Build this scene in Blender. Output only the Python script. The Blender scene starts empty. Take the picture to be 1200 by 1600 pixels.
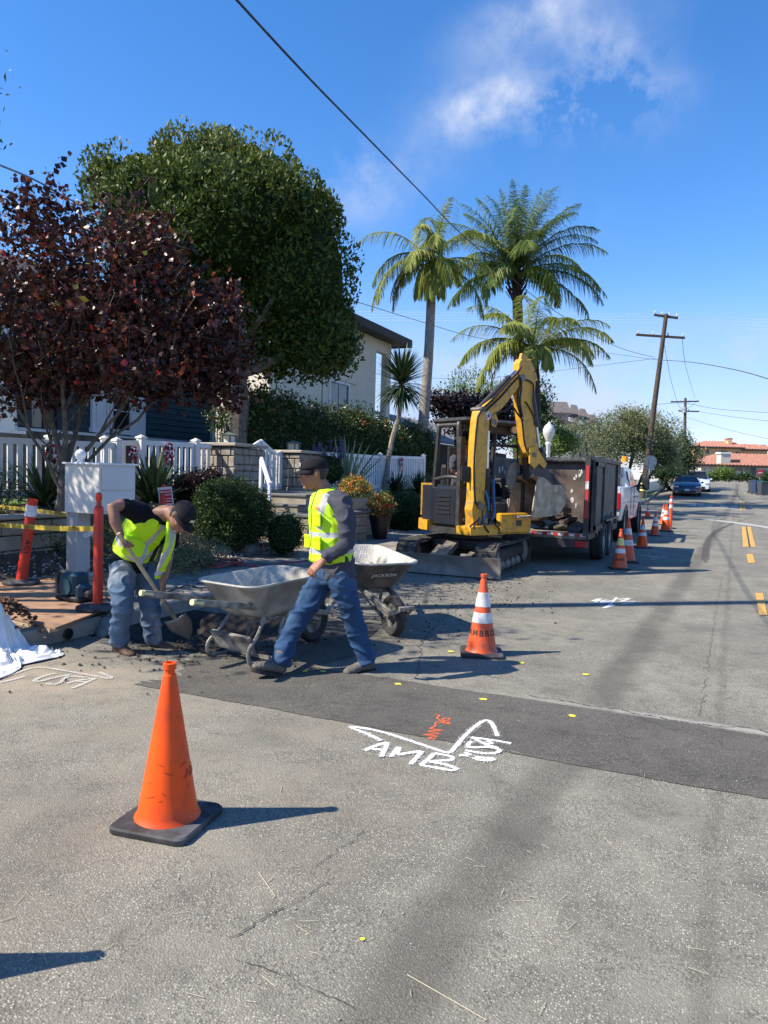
import bpy, bmesh, math, random
import numpy as np
from mathutils import Vector, Matrix, noise
R = math.radians
random.seed(7); rng = np.random.default_rng(7)
scene = bpy.context.scene; COL = scene.collection
# ------------------------------------------------------------------ camera
CAM_H = 1.55; FPX = 1155.0; YAW = R(24.2); ROLL = R(1.6); PITCH = math.atan(58.0/FPX)
CAMP = Vector((0, 0, CAM_H))
_r0 = Vector((math.cos(YAW), math.sin(YAW), 0))
FWD = Vector((-math.sin(YAW)*math.cos(PITCH), math.cos(YAW)*math.cos(PITCH), -math.sin(PITCH)))
_u0 = _r0.cross(FWD)
RGT = _r0*math.cos(ROLL) + _u0*math.sin(ROLL); UPV = -_r0*math.sin(ROLL) + _u0*math.cos(ROLL)
cd = bpy.data.cameras.new('camera'); cam = bpy.data.objects.new('camera', cd); COL.objects.link(cam)
cam.matrix_world = Matrix(((RGT.x, UPV.x, -FWD.x, 0), (RGT.y, UPV.y, -FWD.y, 0), (RGT.z, UPV.z, -FWD.z, CAM_H), (0, 0, 0, 1)))
cd.sensor_fit = 'VERTICAL'; cd.sensor_height = 36; cd.sensor_width = 27; cd.lens = 36*FPX/1600
cd.clip_start = 0.05; cd.clip_end = 3000
scene.camera = cam
def ray(px, py): return (FWD + RGT*((px-600)/FPX) - UPV*((py-800)/FPX))
def AT(px, py, d): return CAMP + ray(px, py)*d                       # point at camera depth d
def H(x, y):                                                         # height of the street
    t = y - 24.0
    if t <= 0: return 0.0
    if t < 10: return 0.0008*t*t
    if t < 26: return 0.08 + 0.016*(t-10)
    if t < 54: return 0.336 + 0.047*(t-26)
    return 1.652
def G(px, py, z=0.0):                                                # point on the ground (+z)
    d = ray(px, py); t = .5
    while t < 400:
        q = CAMP + d*t
        if q.z < z + H(q.x, q.y): break
        t += .25
    lo, hi = t-.25, t
    for _ in range(20):
        m = (lo+hi)/2; q = CAMP + d*m
        if q.z < z + H(q.x, q.y): hi = m
        else: lo = m
    return CAMP + d*hi
def ONX(px, py, X):                                                  # point on the vertical plane x = X
    d = ray(px, py); return CAMP + d*(X/d.x)
def ONY(px, py, Y):
    d = ray(px, py); return CAMP + d*(Y/d.y)
def ONP(px, py, P, n):
    d = ray(px, py); return CAMP + d*((P-CAMP).dot(n)/d.dot(n))
# ------------------------------------------------------------------ sun and sky
SHV = (G(524, 1264) - G(262, 1284)); SH_LEN = SHV.length; SUN_EL = R(44)
SHD = SHV.normalized()
sunvec = Vector((-SHD.x*math.cos(SUN_EL), -SHD.y*math.cos(SUN_EL), math.sin(SUN_EL)))   # towards the sun
sl = bpy.data.lights.new('sun', 'SUN'); sl.energy = 4.9; sl.angle = R(0.53); sl.color = (1, 0.915, 0.78)
sun = bpy.data.objects.new('sun', sl); COL.objects.link(sun)
sun.rotation_euler = (-sunvec).to_track_quat('-Z', 'Y').to_euler(); sun.location = (0, 0, 30)
W = bpy.data.worlds.new('World'); scene.world = W; W.use_nodes = True
wn = W.node_tree.nodes; wl = W.node_tree.links; wn.clear()
def nd(tree, typ, **kw):
    n = tree.nodes.new(typ)
    for k, v in kw.items():
        if k.startswith('i_'): n.inputs[k[2:].replace('_', ' ')].default_value = v
        elif isinstance(k, str) and k.startswith('n'): n.inputs[int(k[1:])].default_value = v
        else: setattr(n, k, v)
    return n
def mathn(t, op, a, b=None, c=None, clamp=False):
    n = t.nodes.new('ShaderNodeMath'); n.operation = op; n.use_clamp = clamp
    for i, v in enumerate((a, b, c)):
        if v is None: continue
        if isinstance(v, (int, float)): n.inputs[i].default_value = v
        else: t.links.new(v, n.inputs[i])
    return n.outputs[0]
def build_sky():
    t = W.node_tree
    out = t.nodes.new('ShaderNodeOutputWorld'); bg = t.nodes.new('ShaderNodeBackground'); bg.inputs[1].default_value = 0.112
    sky = t.nodes.new('ShaderNodeTexSky'); sky.sky_type = 'NISHITA'; sky.sun_disc = False
    sky.sun_elevation = SUN_EL; sky.sun_rotation = math.atan2(sunvec.x, sunvec.y)
    sky.altitude = 0; sky.air_density = 1.0; sky.dust_density = 0.1; sky.ozone_density = 4.5
    hs = t.nodes.new('ShaderNodeHueSaturation'); hs.inputs['Saturation'].default_value = 1.26; hs.inputs['Value'].default_value = 1.24
    t.links.new(sky.outputs[0], hs.inputs['Color'])
    tint = t.nodes.new('ShaderNodeMixRGB'); tint.blend_type = 'MULTIPLY'; tint.inputs[0].default_value = 1; tint.inputs[2].default_value = (1.12, .945, 1.0, 1); t.links.new(hs.outputs[0], tint.inputs[1])
    tc = t.nodes.new('ShaderNodeTexCoord'); D = tc.outputs['Generated']
    def dot(v):
        n = t.nodes.new('ShaderNodeVectorMath'); n.operation = 'DOT_PRODUCT'; n.inputs[1].default_value = v
        t.links.new(D, n.inputs[0]); return n.outputs['Value']
    f = dot(FWD); f = mathn(t, 'MAXIMUM', f, 0.05)
    # sky directions written as tangents about a fixed direction of the world
    u = mathn(t, 'DIVIDE', dot(RGT), f); v = mathn(t, 'DIVIDE', dot(UPV), f)
    nz = nd(t, 'ShaderNodeTexNoise'); nz.inputs['Scale'].default_value = 7.5; nz.inputs['Detail'].default_value = 8; nz.inputs['Roughness'].default_value = 0.62
    t.links.new(D, nz.inputs['Vector'])
    nw = nd(t, 'ShaderNodeTexNoise'); nw.inputs['Scale'].default_value = 2.6; nw.inputs['Detail'].default_value = 5
    mp = t.nodes.new('ShaderNodeMapping'); mp.inputs['Scale'].default_value = (1, 1, 3.5); t.links.new(D, mp.inputs[0]); t.links.new(mp.outputs[0], nw.inputs['Vector'])
    tot = None
    for (cx, cy, rx, ry, rot, s) in [(880, 165, 125, 46, 4, 1.1), (955, 95, 85, 52, -35, .9), (750, 165, 75, 36, 25, .8), (840, 15, 110, 42, 30, .8), (1080, 565, 240, 40, 4, 1.0), (760, 560, 150, 55, 0, .6), (1150, 625, 170, 38, 0, 1.0), (960, 640, 120, 30, 0, .8),
                                     (570, 285, 70, 50, 10, .75), (150, 330, 150, 60, 0, .12), (1010, 20, 60, 40, 0, .12), (880, 345, 60, 40, 0, .25), (700, 240, 60, 40, 0, .2)]:
        a = mathn(t, 'ADD', u, -(cx-600)/FPX); b = mathn(t, 'ADD', v, (cy-800)/FPX)
        c_, s_ = math.cos(R(rot)), math.sin(R(rot))
        ar = mathn(t, 'ADD', mathn(t, 'MULTIPLY', a, c_*FPX/rx), mathn(t, 'MULTIPLY', b, s_*FPX/rx))
        br = mathn(t, 'ADD', mathn(t, 'MULTIPLY', a, -s_*FPX/ry), mathn(t, 'MULTIPLY', b, c_*FPX/ry))
        r2 = mathn(t, 'ADD', mathn(t, 'MULTIPLY', ar, ar), mathn(t, 'MULTIPLY', br, br))
        g = mathn(t, 'MULTIPLY', mathn(t, 'EXPONENT', mathn(t, 'MULTIPLY', r2, -0.9)), s)
        tot = g if tot is None else mathn(t, 'ADD', tot, g)
    n1 = mathn(t, 'MULTIPLY', mathn(t, 'SUBTRACT', nz.outputs['Fac'], 0.40), 4.2, clamp=True)
    cl = mathn(t, 'MULTIPLY', tot, n1)
    # low bank of thin cloud towards the horizon
    sep = t.nodes.new('ShaderNodeSeparateXYZ'); t.links.new(D, sep.inputs[0]); el = sep.outputs['Z']
    mr = nd(t, 'ShaderNodeMapRange', interpolation_type='SMOOTHSTEP'); t.links.new(el, mr.inputs[0]); mr.inputs[1].default_value = 0.27; mr.inputs[2].default_value = 0.06; mr.inputs[3].default_value = 0; mr.inputs[4].default_value = 1
    n2 = mathn(t, 'ADD', mathn(t, 'MULTIPLY', mathn(t, 'SUBTRACT', nw.outputs['Fac'], 0.42), 4.0, clamp=True), 0.2)
    low = mathn(t, 'MULTIPLY', mr.outputs[0], mathn(t, 'ADD', mathn(t, 'MULTIPLY', n2, .45), .42), clamp=True)
    lowmix = t.nodes.new('ShaderNodeMixRGB'); t.links.new(low, lowmix.inputs[0]); t.links.new(tint.outputs[0], lowmix.inputs[1]); lowmix.inputs[2].default_value = (2.75, 3.3, 4.6, 1)
    fac = mathn(t, 'MINIMUM', cl, .95)
    mix = t.nodes.new('ShaderNodeMixRGB'); t.links.new(fac, mix.inputs[0]); t.links.new(lowmix.outputs[0], mix.inputs[1]); mix.inputs[2].default_value = (3.7, 4.15, 5.2, 1)
    t.links.new(mix.outputs[0], bg.inputs[0]); t.links.new(bg.outputs[0], out.inputs[0])
build_sky()
scene.view_settings.view_transform = 'Standard'; scene.view_settings.look = 'None'
scene.view_settings.gamma = 1; scene.view_settings.exposure = 0.77
scene.render.resolution_x = 768; scene.render.resolution_y = 1024
# ------------------------------------------------------------------ materials
M = {}
def mat(name, col, rough=0.8, col2=None, scale=6.0, detail=4, metal=0.0, bump=0.0, bscale=60.0, c3=None, s3=1.5, spec=0.5, coords='Object', trans=None, lo=0.35, hi=0.65, coat=0):
    m = bpy.data.materials.new(name); m.use_nodes = True; t = m.node_tree
    b = t.nodes['Principled BSDF']; b.inputs['Roughness'].default_value = rough; b.inputs['Metallic'].default_value = metal
    b.inputs['Specular IOR Level'].default_value = spec
    if coat: b.inputs['Coat Weight'].default_value = coat
    b.inputs['Base Color'].default_value = (*col, 1)
    tc = t.nodes.new('ShaderNodeTexCoord'); src = tc.outputs[coords]
    last = None
    if col2 is not None:
        n = nd(t, 'ShaderNodeTexNoise'); n.inputs['Scale'].default_value = scale; n.inputs['Detail'].default_value = detail; t.links.new(src, n.inputs['Vector'])
        mr = nd(t, 'ShaderNodeMapRange'); t.links.new(n.outputs['Fac'], mr.inputs[0]); mr.inputs[1].default_value = lo; mr.inputs[2].default_value = hi
        mx = t.nodes.new('ShaderNodeMixRGB'); t.links.new(mr.outputs[0], mx.inputs[0]); mx.inputs[1].default_value = (*col, 1); mx.inputs[2].default_value = (*col2, 1)
        last = mx.outputs[0]
        if c3 is not None:
            n = nd(t, 'ShaderNodeTexNoise'); n.inputs['Scale'].default_value = s3; n.inputs['Detail'].default_value = 5; t.links.new(src, n.inputs['Vector'])
            mr = nd(t, 'ShaderNodeMapRange'); t.links.new(n.outputs['Fac'], mr.inputs[0]); mr.inputs[1].default_value = 0.5; mr.inputs[2].default_value = 0.68
            m2 = t.nodes.new('ShaderNodeMixRGB'); t.links.new(mr.outputs[0], m2.inputs[0]); t.links.new(last, m2.inputs[1]); m2.inputs[2].default_value = (*c3, 1)
            last = m2.outputs[0]
        t.links.new(last, b.inputs['Base Color'])
    if bump:
        n = nd(t, 'ShaderNodeTexNoise'); n.inputs['Scale'].default_value = bscale; n.inputs['Detail'].default_value = 4; t.links.new(src, n.inputs['Vector'])
        bp = t.nodes.new('ShaderNodeBump'); bp.inputs['Strength'].default_value = bump; bp.inputs['Distance'].default_value = 0.02
        t.links.new(n.outputs['Fac'], bp.inputs['Height']); t.links.new(bp.outputs[0], b.inputs['Normal'])
    M[name] = m
    return m
def leafmat(name, cols, rough=0.45, trans=0.25, spec=0.5):
    """per-leaf colour from a random number stored on each leaf"""
    m = bpy.data.materials.new(name); m.use_nodes = True; t = m.node_tree
    b = t.nodes['Principled BSDF']; b.inputs['Roughness'].default_value = rough; b.inputs['Specular IOR Level'].default_value = spec
    at = t.nodes.new('ShaderNodeAttribute'); at.attribute_name = 'rnd'
    cr = t.nodes.new('ShaderNodeValToRGB'); e = cr.color_ramp.elements
    for i, (p, c) in enumerate(cols):
        if i < 2: e[i].position = p; e[i].color = (*c, 1)
        else: x = e.new(p); x.color = (*c, 1)
    t.links.new(at.outputs['Fac'], cr.inputs[0]); t.links.new(cr.outputs[0], b.inputs['Base Color'])
    if trans:
        tr = t.nodes.new('ShaderNodeBsdfTranslucent'); t.links.new(cr.outputs[0], tr.inputs[0])
        ms = t.nodes.new('ShaderNodeMixShader'); ms.inputs[0].default_value = trans
        t.links.new(b.outputs[0], ms.inputs[1]); t.links.new(tr.outputs[0], ms.inputs[2]); t.links.new(ms.outputs[0], t.nodes['Material Output'].inputs[0])
    M[name] = m; return m
# ------------------------------------------------------------------ mesh building
class MB:
    def __init__(s): s.v = []; s.f = []; s.m = []; s.mi = 0
    def add(s, V, F):
        o = len(s.v); s.v.extend([tuple(p) for p in V]); s.f.extend([tuple(i+o for i in f) for f in F]); s.m.extend([s.mi]*len(F)); return s
    def box(s, c, d, rot=None, bev=0.0):
        """c centre, d full size, rot Matrix or z angle"""
        hx, hy, hz = d[0]/2, d[1]/2, d[2]/2
        if bev <= 0:
            V = [(-hx, -hy, -hz), (hx, -hy, -hz), (hx, hy, -hz), (-hx, hy, -hz), (-hx, -hy, hz), (hx, -hy, hz), (hx, hy, hz), (-hx, hy, hz)]
            F = [(0, 3, 2, 1), (4, 5, 6, 7), (0, 1, 5, 4), (1, 2, 6, 5), (2, 3, 7, 6), (3, 0, 4, 7)]
        else:
            b = min(bev, hx*.95, hy*.95, hz*.95); V = []
            for z, i in ((-hz, b), (-hz+b, 0), (hz-b, 0), (hz, b)):
                for x, y in ((-1, -1), (1, -1), (1, 1), (-1, 1)):
                    X = x*(hx-i); Y = y*(hy-i)
                    V += [(X - x*(b-i*0), Y, z), (X, Y - y*(b-i*0), z)] if (x*y > 0) else [(X, Y - y*b, z), (X - x*b, Y, z)]
            # order corners round the loop
            F = []
            for k in range(4):
                L = V[k*8:k*8+8]; L.sort(key=lambda p: math.atan2(p[1]/hy, p[0]/hx)); V[k*8:k*8+8] = L
            for k in range(3):
                for i in range(8): F.append((k*8+i, k*8+(i+1) % 8, k*8+8+(i+1) % 8, k*8+8+i))
            F.append(tuple(range(7, -1, -1))); F.append(tuple(range(24, 32)))
        if rot is None: m = Matrix.Identity(3)
        elif isinstance(rot, (int, float)): m = Matrix.Rotation(rot, 3, 'Z')
        else: m = rot
        c = Vector(c)
        return s.add([m @ Vector(p) + c for p in V], F)
    def beam(s, a, b, w, h, up=(0, 0, 1), bev=0.0):
        a = Vector(a); b = Vector(b); z = (b-a); L = z.length; z.normalize(); u = Vector(up)
        if abs(z.dot(u)) > .98: u = Vector((1, 0, 0))
        x = u.cross(z).normalized(); y = z.cross(x)
        m = Matrix(((x.x, y.x, z.x), (x.y, y.y, z.y), (x.z, y.z, z.z)))
        return s.box((a+b)/2, (w, h, L), m, bev)
    def tube(s, pts, r, n=8, cap=True):
        pts = [Vector(p) for p in pts]
        if not isinstance(r, (list, tuple)): r = [r]*len(pts)
        t0 = (pts[1]-pts[0]).normalized(); u = Vector((0, 0, 1)) if abs(t0.z) < .9 else Vector((1, 0, 0))
        x = u.cross(t0).normalized(); V = []; F = []
        for i, p in enumerate(pts):
            t = (pts[min(i+1, len(pts)-1)] - pts[max(i-1, 0)]).normalized()
            x = (x - t*x.dot(t)).normalized(); y = t.cross(x)
            for k in range(n):
                a = 2*math.pi*k/n; V.append(p + (x*math.cos(a) + y*math.sin(a))*r[i])
        for i in range(len(pts)-1):
            for k in range(n): F.append((i*n+k, i*n+(k+1) % n, (i+1)*n+(k+1) % n, (i+1)*n+k))
        if cap: F.append(tuple(range(n-1, -1, -1))); F.append(tuple(range((len(pts)-1)*n, len(pts)*n)))
        return s.add(V, F)
    def cyl(s, a, b, r, r2=None, n=16): return s.tube([a, b], [r, r if r2 is None else r2], n)
    def lathe(s, prof, c=(0, 0, 0), n=24, axis='z', cap=False):
        V = []; F = []; c = Vector(c)
        for (r, z) in prof:
            for k in range(n):
                a = 2*math.pi*k/n; p = (r*math.cos(a), r*math.sin(a), z)
                if axis == 'x': p = (p[2], p[0], p[1])
                if axis == 'y': p = (p[0], p[2], p[1])
                V.append(c + Vector(p))
        for i in range(len(prof)-1):
            for k in range(n): F.append((i*n+k, i*n+(k+1) % n, (i+1)*n+(k+1) % n, (i+1)*n+k))
        if cap: F.append(tuple(range(n-1, -1, -1))); F.append(tuple(range((len(prof)-1)*n, len(prof)*n)))
        return s.add(V, F)
    def prism(s, poly, ext):
        """poly: 3D points of a flat outline, ext: extrusion vector"""
        n = len(poly); e = Vector(ext); P = [Vector(p) for p in poly]
        V = P + [p+e for p in P]
        F = [tuple(range(n-1, -1, -1)), tuple(range(n, 2*n))] + [(i, (i+1) % n, n+(i+1) % n, n+i) for i in range(n)]
        return s.add(V, F)
    def ell(s, c, r, n=12, m=8, rot=None):
        V = []; F = []; c = Vector(c)
        for i in range(m+1):
            ph = math.pi*i/m
            for k in range(n):
                a = 2*math.pi*k/n; p = Vector((r[0]*math.sin(ph)*math.cos(a), r[1]*math.sin(ph)*math.sin(a), r[2]*math.cos(ph)))
                V.append((rot @ p if rot else p) + c)
        for i in range(m):
            for k in range(n): F.append((i*n+k, (i+1)*n+k, (i+1)*n+(k+1) % n, i*n+(k+1) % n))
        return s.add(V, F)
    def quad(s, a, b, c, d): return s.add([a, b, c, d], [(0, 1, 2, 3)])
    def build(s, name, mats, parent=None, smooth=False, angle=None, loc=None, bev=0):
        me = bpy.data.meshes.new(name); me.from_pydata(s.v, [], s.f)
        if not isinstance(mats, (list, tuple)): mats = [mats]
        for m in mats: me.materials.append(M[m] if isinstance(m, str) else m)
        if len(mats) > 1: me.polygons.foreach_set('material_index', s.m)
        bm = bmesh.new(); bm.from_mesh(me); bmesh.ops.recalc_face_normals(bm, faces=bm.faces); bm.to_mesh(me); bm.free()
        if smooth or angle:
            me.polygons.foreach_set('use_smooth', [True]*len(me.polygons))
            me.set_sharp_from_angle(angle=R(angle or 40))
        o = bpy.data.objects.new(name, me); COL.objects.link(o)
        if parent: o.parent = parent
        if loc is not None: o.location = loc
        if bev:
            md = o.modifiers.new('bevel', 'BEVEL'); md.width = bev; md.segments = 2; md.limit_method = 'ANGLE'
        return o
def tag(o, label=None, cat=None, group=None, kind=None):
    if label: o['label'] = label
    if cat: o['category'] = cat
    if group: o['group'] = group
    if kind: o['kind'] = kind
    return o
def thing(name, label, cat, loc=(0, 0, 0), rz=0, group=None):
    o = bpy.data.objects.new(name, None); COL.objects.link(o); o.location = loc; o.rotation_euler = (0, 0, rz); o.empty_display_size = .2
    return tag(o, label, cat, group)
def copy_tree(o, parent=None):
    c = o.copy(); COL.objects.link(c)
    if parent: c.parent = parent
    for ch in KIDS(o): copy_tree(ch, c)
    return c
def KIDS(o): return [x for x in list(COL.objects) if x.parent == o]
def dup(o, loc, rz, label, group=None):
    c = copy_tree(o); c.location = loc; c.rotation_euler = (0, 0, rz); c['label'] = label
    if group: c['group'] = group
    return c
# leaves: every leaf two faces folded on the midrib, with its own random number
def leaves(name, C_, size, matn, parent=None, aspect=0.5, N=None, up=0.4, fold=0.25, szvar=0.35, rnd=None, T=None, droop=0.0):
    C_ = np.asarray(C_, float); n = len(C_)
    if T is None:
        T = rng.normal(size=(n, 3)); T[:, 2] += up
        if N is not None: T += N*1.0
    T = T.copy(); T[:, 2] -= droop; T /= np.linalg.norm(T, axis=1)[:, None]
    S = np.cross(T, rng.normal(size=(n, 3))); S /= np.linalg.norm(S, axis=1)[:, None]
    U = np.cross(S, T)
    L = size*(1 + szvar*rng.normal(size=n)).clip(.4, 1.8)[:, None]; Wd = L*aspect/2
    v0 = C_ - T*L*.5; v2 = C_ + T*L*.5
    v1 = C_ + S*Wd + U*Wd*fold - T*L*.05; v3 = C_ - S*Wd + U*Wd*fold - T*L*.05
    V = np.stack([v0, v1, v2, v3], 1).reshape(-1, 3)
    me = bpy.data.meshes.new(name); me.vertices.add(4*n); me.vertices.foreach_set('co', V.ravel())
    idx = (np.arange(n)*4)[:, None] + np.array([0, 1, 2, 0, 2, 3])[None, :]
    me.loops.add(6*n); me.loops.foreach_set('vertex_index', idx.ravel().astype(np.int32))
    me.polygons.add(2*n); me.polygons.foreach_set('loop_start', (np.arange(2*n)*3).astype(np.int32)); me.polygons.foreach_set('loop_total', np.full(2*n, 3, np.int32))
    me.update(calc_edges=True)
    if rnd is None: rnd = rng.random(n)
    a = me.attributes.new('rnd', 'FLOAT', 'POINT'); a.data.foreach_set('value', np.repeat(rnd, 4).astype(np.float32))
    me.materials.append(M[matn]); o = bpy.data.objects.new(name, me); COL.objects.link(o)
    if parent: o.parent = parent
    return o
def strips(name, segs, matn, parent=None, rnd=None):
    """segs: list of (points, widths, side vector) ribbons bent along their points"""
    V = []; F = []; A = []
    for k, (P, w, sd) in enumerate(segs):
        o = len(V); r = random.random() if rnd is None else rnd[k]
        for p, ww in zip(P, w):
            V.append(tuple(p + sd*ww/2)); V.append(tuple(p - sd*ww/2)); A += [r, r]
        for i in range(len(P)-1): F.append((o+2*i, o+2*i+1, o+2*i+3, o+2*i+2))
    me = bpy.data.meshes.new(name); me.from_pydata(V, [], F); a = me.attributes.new('rnd', 'FLOAT', 'POINT'); a.data.foreach_set('value', A)
    me.materials.append(M[matn]); o = bpy.data.objects.new(name, me); COL.objects.link(o)
    if parent: o.parent = parent
    return o
def sheet(name, poly, z, matn, kind='structure', follow=False, **kw):
    """flat polygon sheet (optionally following the street's slope)"""
    mb = MB(); mb.add([(p[0], p[1], z + (H(p[0], p[1]) if follow else 0)) for p in poly], [tuple(range(len(poly)))])
    o = mb.build(name, matn, **kw); o['kind'] = kind; return o
def ribbon(mb, pts, w, z=0.012, closed=False, jit=0.0, follow=True):
    """painted line lying on the street; pts world xy, w width or list"""
    P = [Vector((p[0], p[1], 0)) for p in pts]; n = len(P); V = []
    for i, p in enumerate(P):
        t = (P[min(i+1, n-1)] - P[max(i-1, 0)]); t.normalize(); s = Vector((-t.y, t.x, 0)); ww = w[i] if isinstance(w, (list, tuple)) else w
        ww *= 1 + jit*random.uniform(-1, 1)
        for q in (p + s*ww/2, p - s*ww/2): V.append((q.x, q.y, z + (H(q.x, q.y) if follow else 0)))
    mb.add(V, [(2*i, 2*i+1, 2*i+3, 2*i+2) for i in range(n-1)])
def smooth_path(pts, k=6):
    P = [Vector(p) for p in pts]; out = []
    for i in range(len(P)-1):
        a = P[max(i-1, 0)]; b = P[i]; c = P[i+1]; d = P[min(i+2, len(P)-1)]
        for j in range(k):
            t = j/k; out.append(0.5*((2*b) + (c-a)*t + (2*a-5*b+4*c-d)*t*t + (3*b-a-3*c+d)*t**3))
    out.append(P[-1]); return out
# ------------------------------------------------------------------ basic materials
mat('black_rubber', (.022, .022, .024), .75, (.045, .045, .046), 14, c3=(.10, .10, .105), s3=7)
mat('tyre', (.02, .02, .02), .85, (.05, .048, .045), 30, bump=.2)
mat('black_paint', (.02, .021, .024), .4, (.035, .035, .035), 12)
mat('black_plastic', (.015, .016, .02), .5)
mat('dark_metal', (.06, .06, .062), .5, (.12, .11, .1), 14, metal=.6)
mat('chrome', (.6, .6, .62), .25, metal=1)
mat('steel_worn', (.22, .21, .2), .45, (.1, .085, .07), 9, metal=.6, bump=.1)
mat('galv', (.42, .43, .44), .5, (.3, .31, .32), 8, metal=.4)
mat('white_paint', (.8, .8, .79), .5, (.72, .72, .7), 3)
mat('white_trim', (.75, .76, .78), .6)
mat('concrete', (.36, .325, .27), .9, (.27, .245, .21), 5, bump=.2, c3=(.2, .19, .18))
mat('concrete_pale', (.42, .41, .38), .9, (.34, .33, .3), 8, bump=.15)
mat('pipe_dark', (.01, .01, .01), .9)
mat('orange_cone', (.95, .10, .006), .42, (.85, .075, .006), 4, c3=(.62, .075, .015), s3=7, spec=.35)
mat('orange_worn', (.8, .1, .02), .5, (.62, .09, .03), 7, c3=(.45, .1, .05), s3=14)
mat('red_orange', (.72, .035, .01), .45, (.6, .03, .01), 6, c3=(.4, .05, .03), s3=12)
mat('reflective', (.78, .78, .8), .35, (.6, .58, .55), 14, c3=(.42, .38, .34), s3=9)
mat('reflective_yellow', (.8, .72, .18), .4, (.7, .6, .2), 14)
mat('black_ink', (.03, .025, .025), .7, (.12, .04, .02), 40)
mat('glass_dark', (.015, .02, .025), .08, spec=.8)
mat('soil', (.09, .062, .042), .95, (.05, .036, .026), 9, bump=.6, bscale=30, c3=(.14, .1, .075), s3=3)
mat('soil_dark', (.022, .018, .015), .9, (.045, .036, .028), 14, bump=.8, bscale=25)
mat('gravel_bed', (.4, .38, .36), .9, (.12, .11, .1), 38, detail=2, bump=.7, bscale=40)
mat('grass', (.09, .17, .025), .9, (.06, .12, .02), 12, bump=.4)
mat('sidewalk', (.30, .27, .225), .9, (.22, .2, .17), 3, bump=.15, c3=(.13, .115, .095))
mat('ground', (.2, .17, .13), .95, (.14, .13, .09), .4)
mat('yellow_paint', (.66, .36, .04), .8, (.5, .3, .08), 14, c3=(.3, .24, .14), s3=9)
mat('tar', (.03, .03, .03), .8, (.05, .05, .05), 12)
mat('crack_dark', (.045, .042, .038), .95)
mat('wood_pole', (.055, .038, .028), .9, (.09, .065, .05), 8, bump=.3)
mat('wood_handle', (.5, .4, .27), .6, (.36, .28, .18), 12)
mat('plywood', (.40, .235, .135), .8, (.33, .19, .11), 3, c3=(.24, .15, .1), s3=6)
def spray(name, col, amt=.5):
    """sprayed paint: edges and middle broken up by the asphalt showing through"""
    m = bpy.data.materials.new(name); m.use_nodes = True; t = m.node_tree; b = t.nodes['Principled BSDF']
    b.inputs['Roughness'].default_value = .8; b.inputs['Base Color'].default_value = (*col, 1)
    tc = t.nodes.new('ShaderNodeTexCoord'); n = nd(t, 'ShaderNodeTexNoise'); n.inputs['Scale'].default_value = 130; n.inputs['Detail'].default_value = 3
    t.links.new(tc.outputs['Object'], n.inputs['Vector'])
    mr = nd(t, 'ShaderNodeMapRange'); t.links.new(n.outputs['Fac'], mr.inputs[0]); mr.inputs[1].default_value = amt-.08; mr.inputs[2].default_value = amt+.08
    tr = t.nodes.new('ShaderNodeBsdfTransparent'); mx = t.nodes.new('ShaderNodeMixShader')
    t.links.new(mr.outputs[0], mx.inputs[0]); t.links.new(b.outputs[0], mx.inputs[1]); t.links.new(tr.outputs[0], mx.inputs[2]); t.links.new(mx.outputs[0], t.nodes['Material Output'].inputs[0])
    M[name] = m
spray('spray_white', (.82, .82, .79), .57); spray('spray_white_faint', (.62, .61, .57), .5); spray('spray_orange', (.85, .16, .05), .56); spray('spray_yellow', (.8, .75, .06), .68)
spray('road_white', (.6, .6, .58), .6); spray('faint_stain', (.07, .065, .06), .47)
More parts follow.
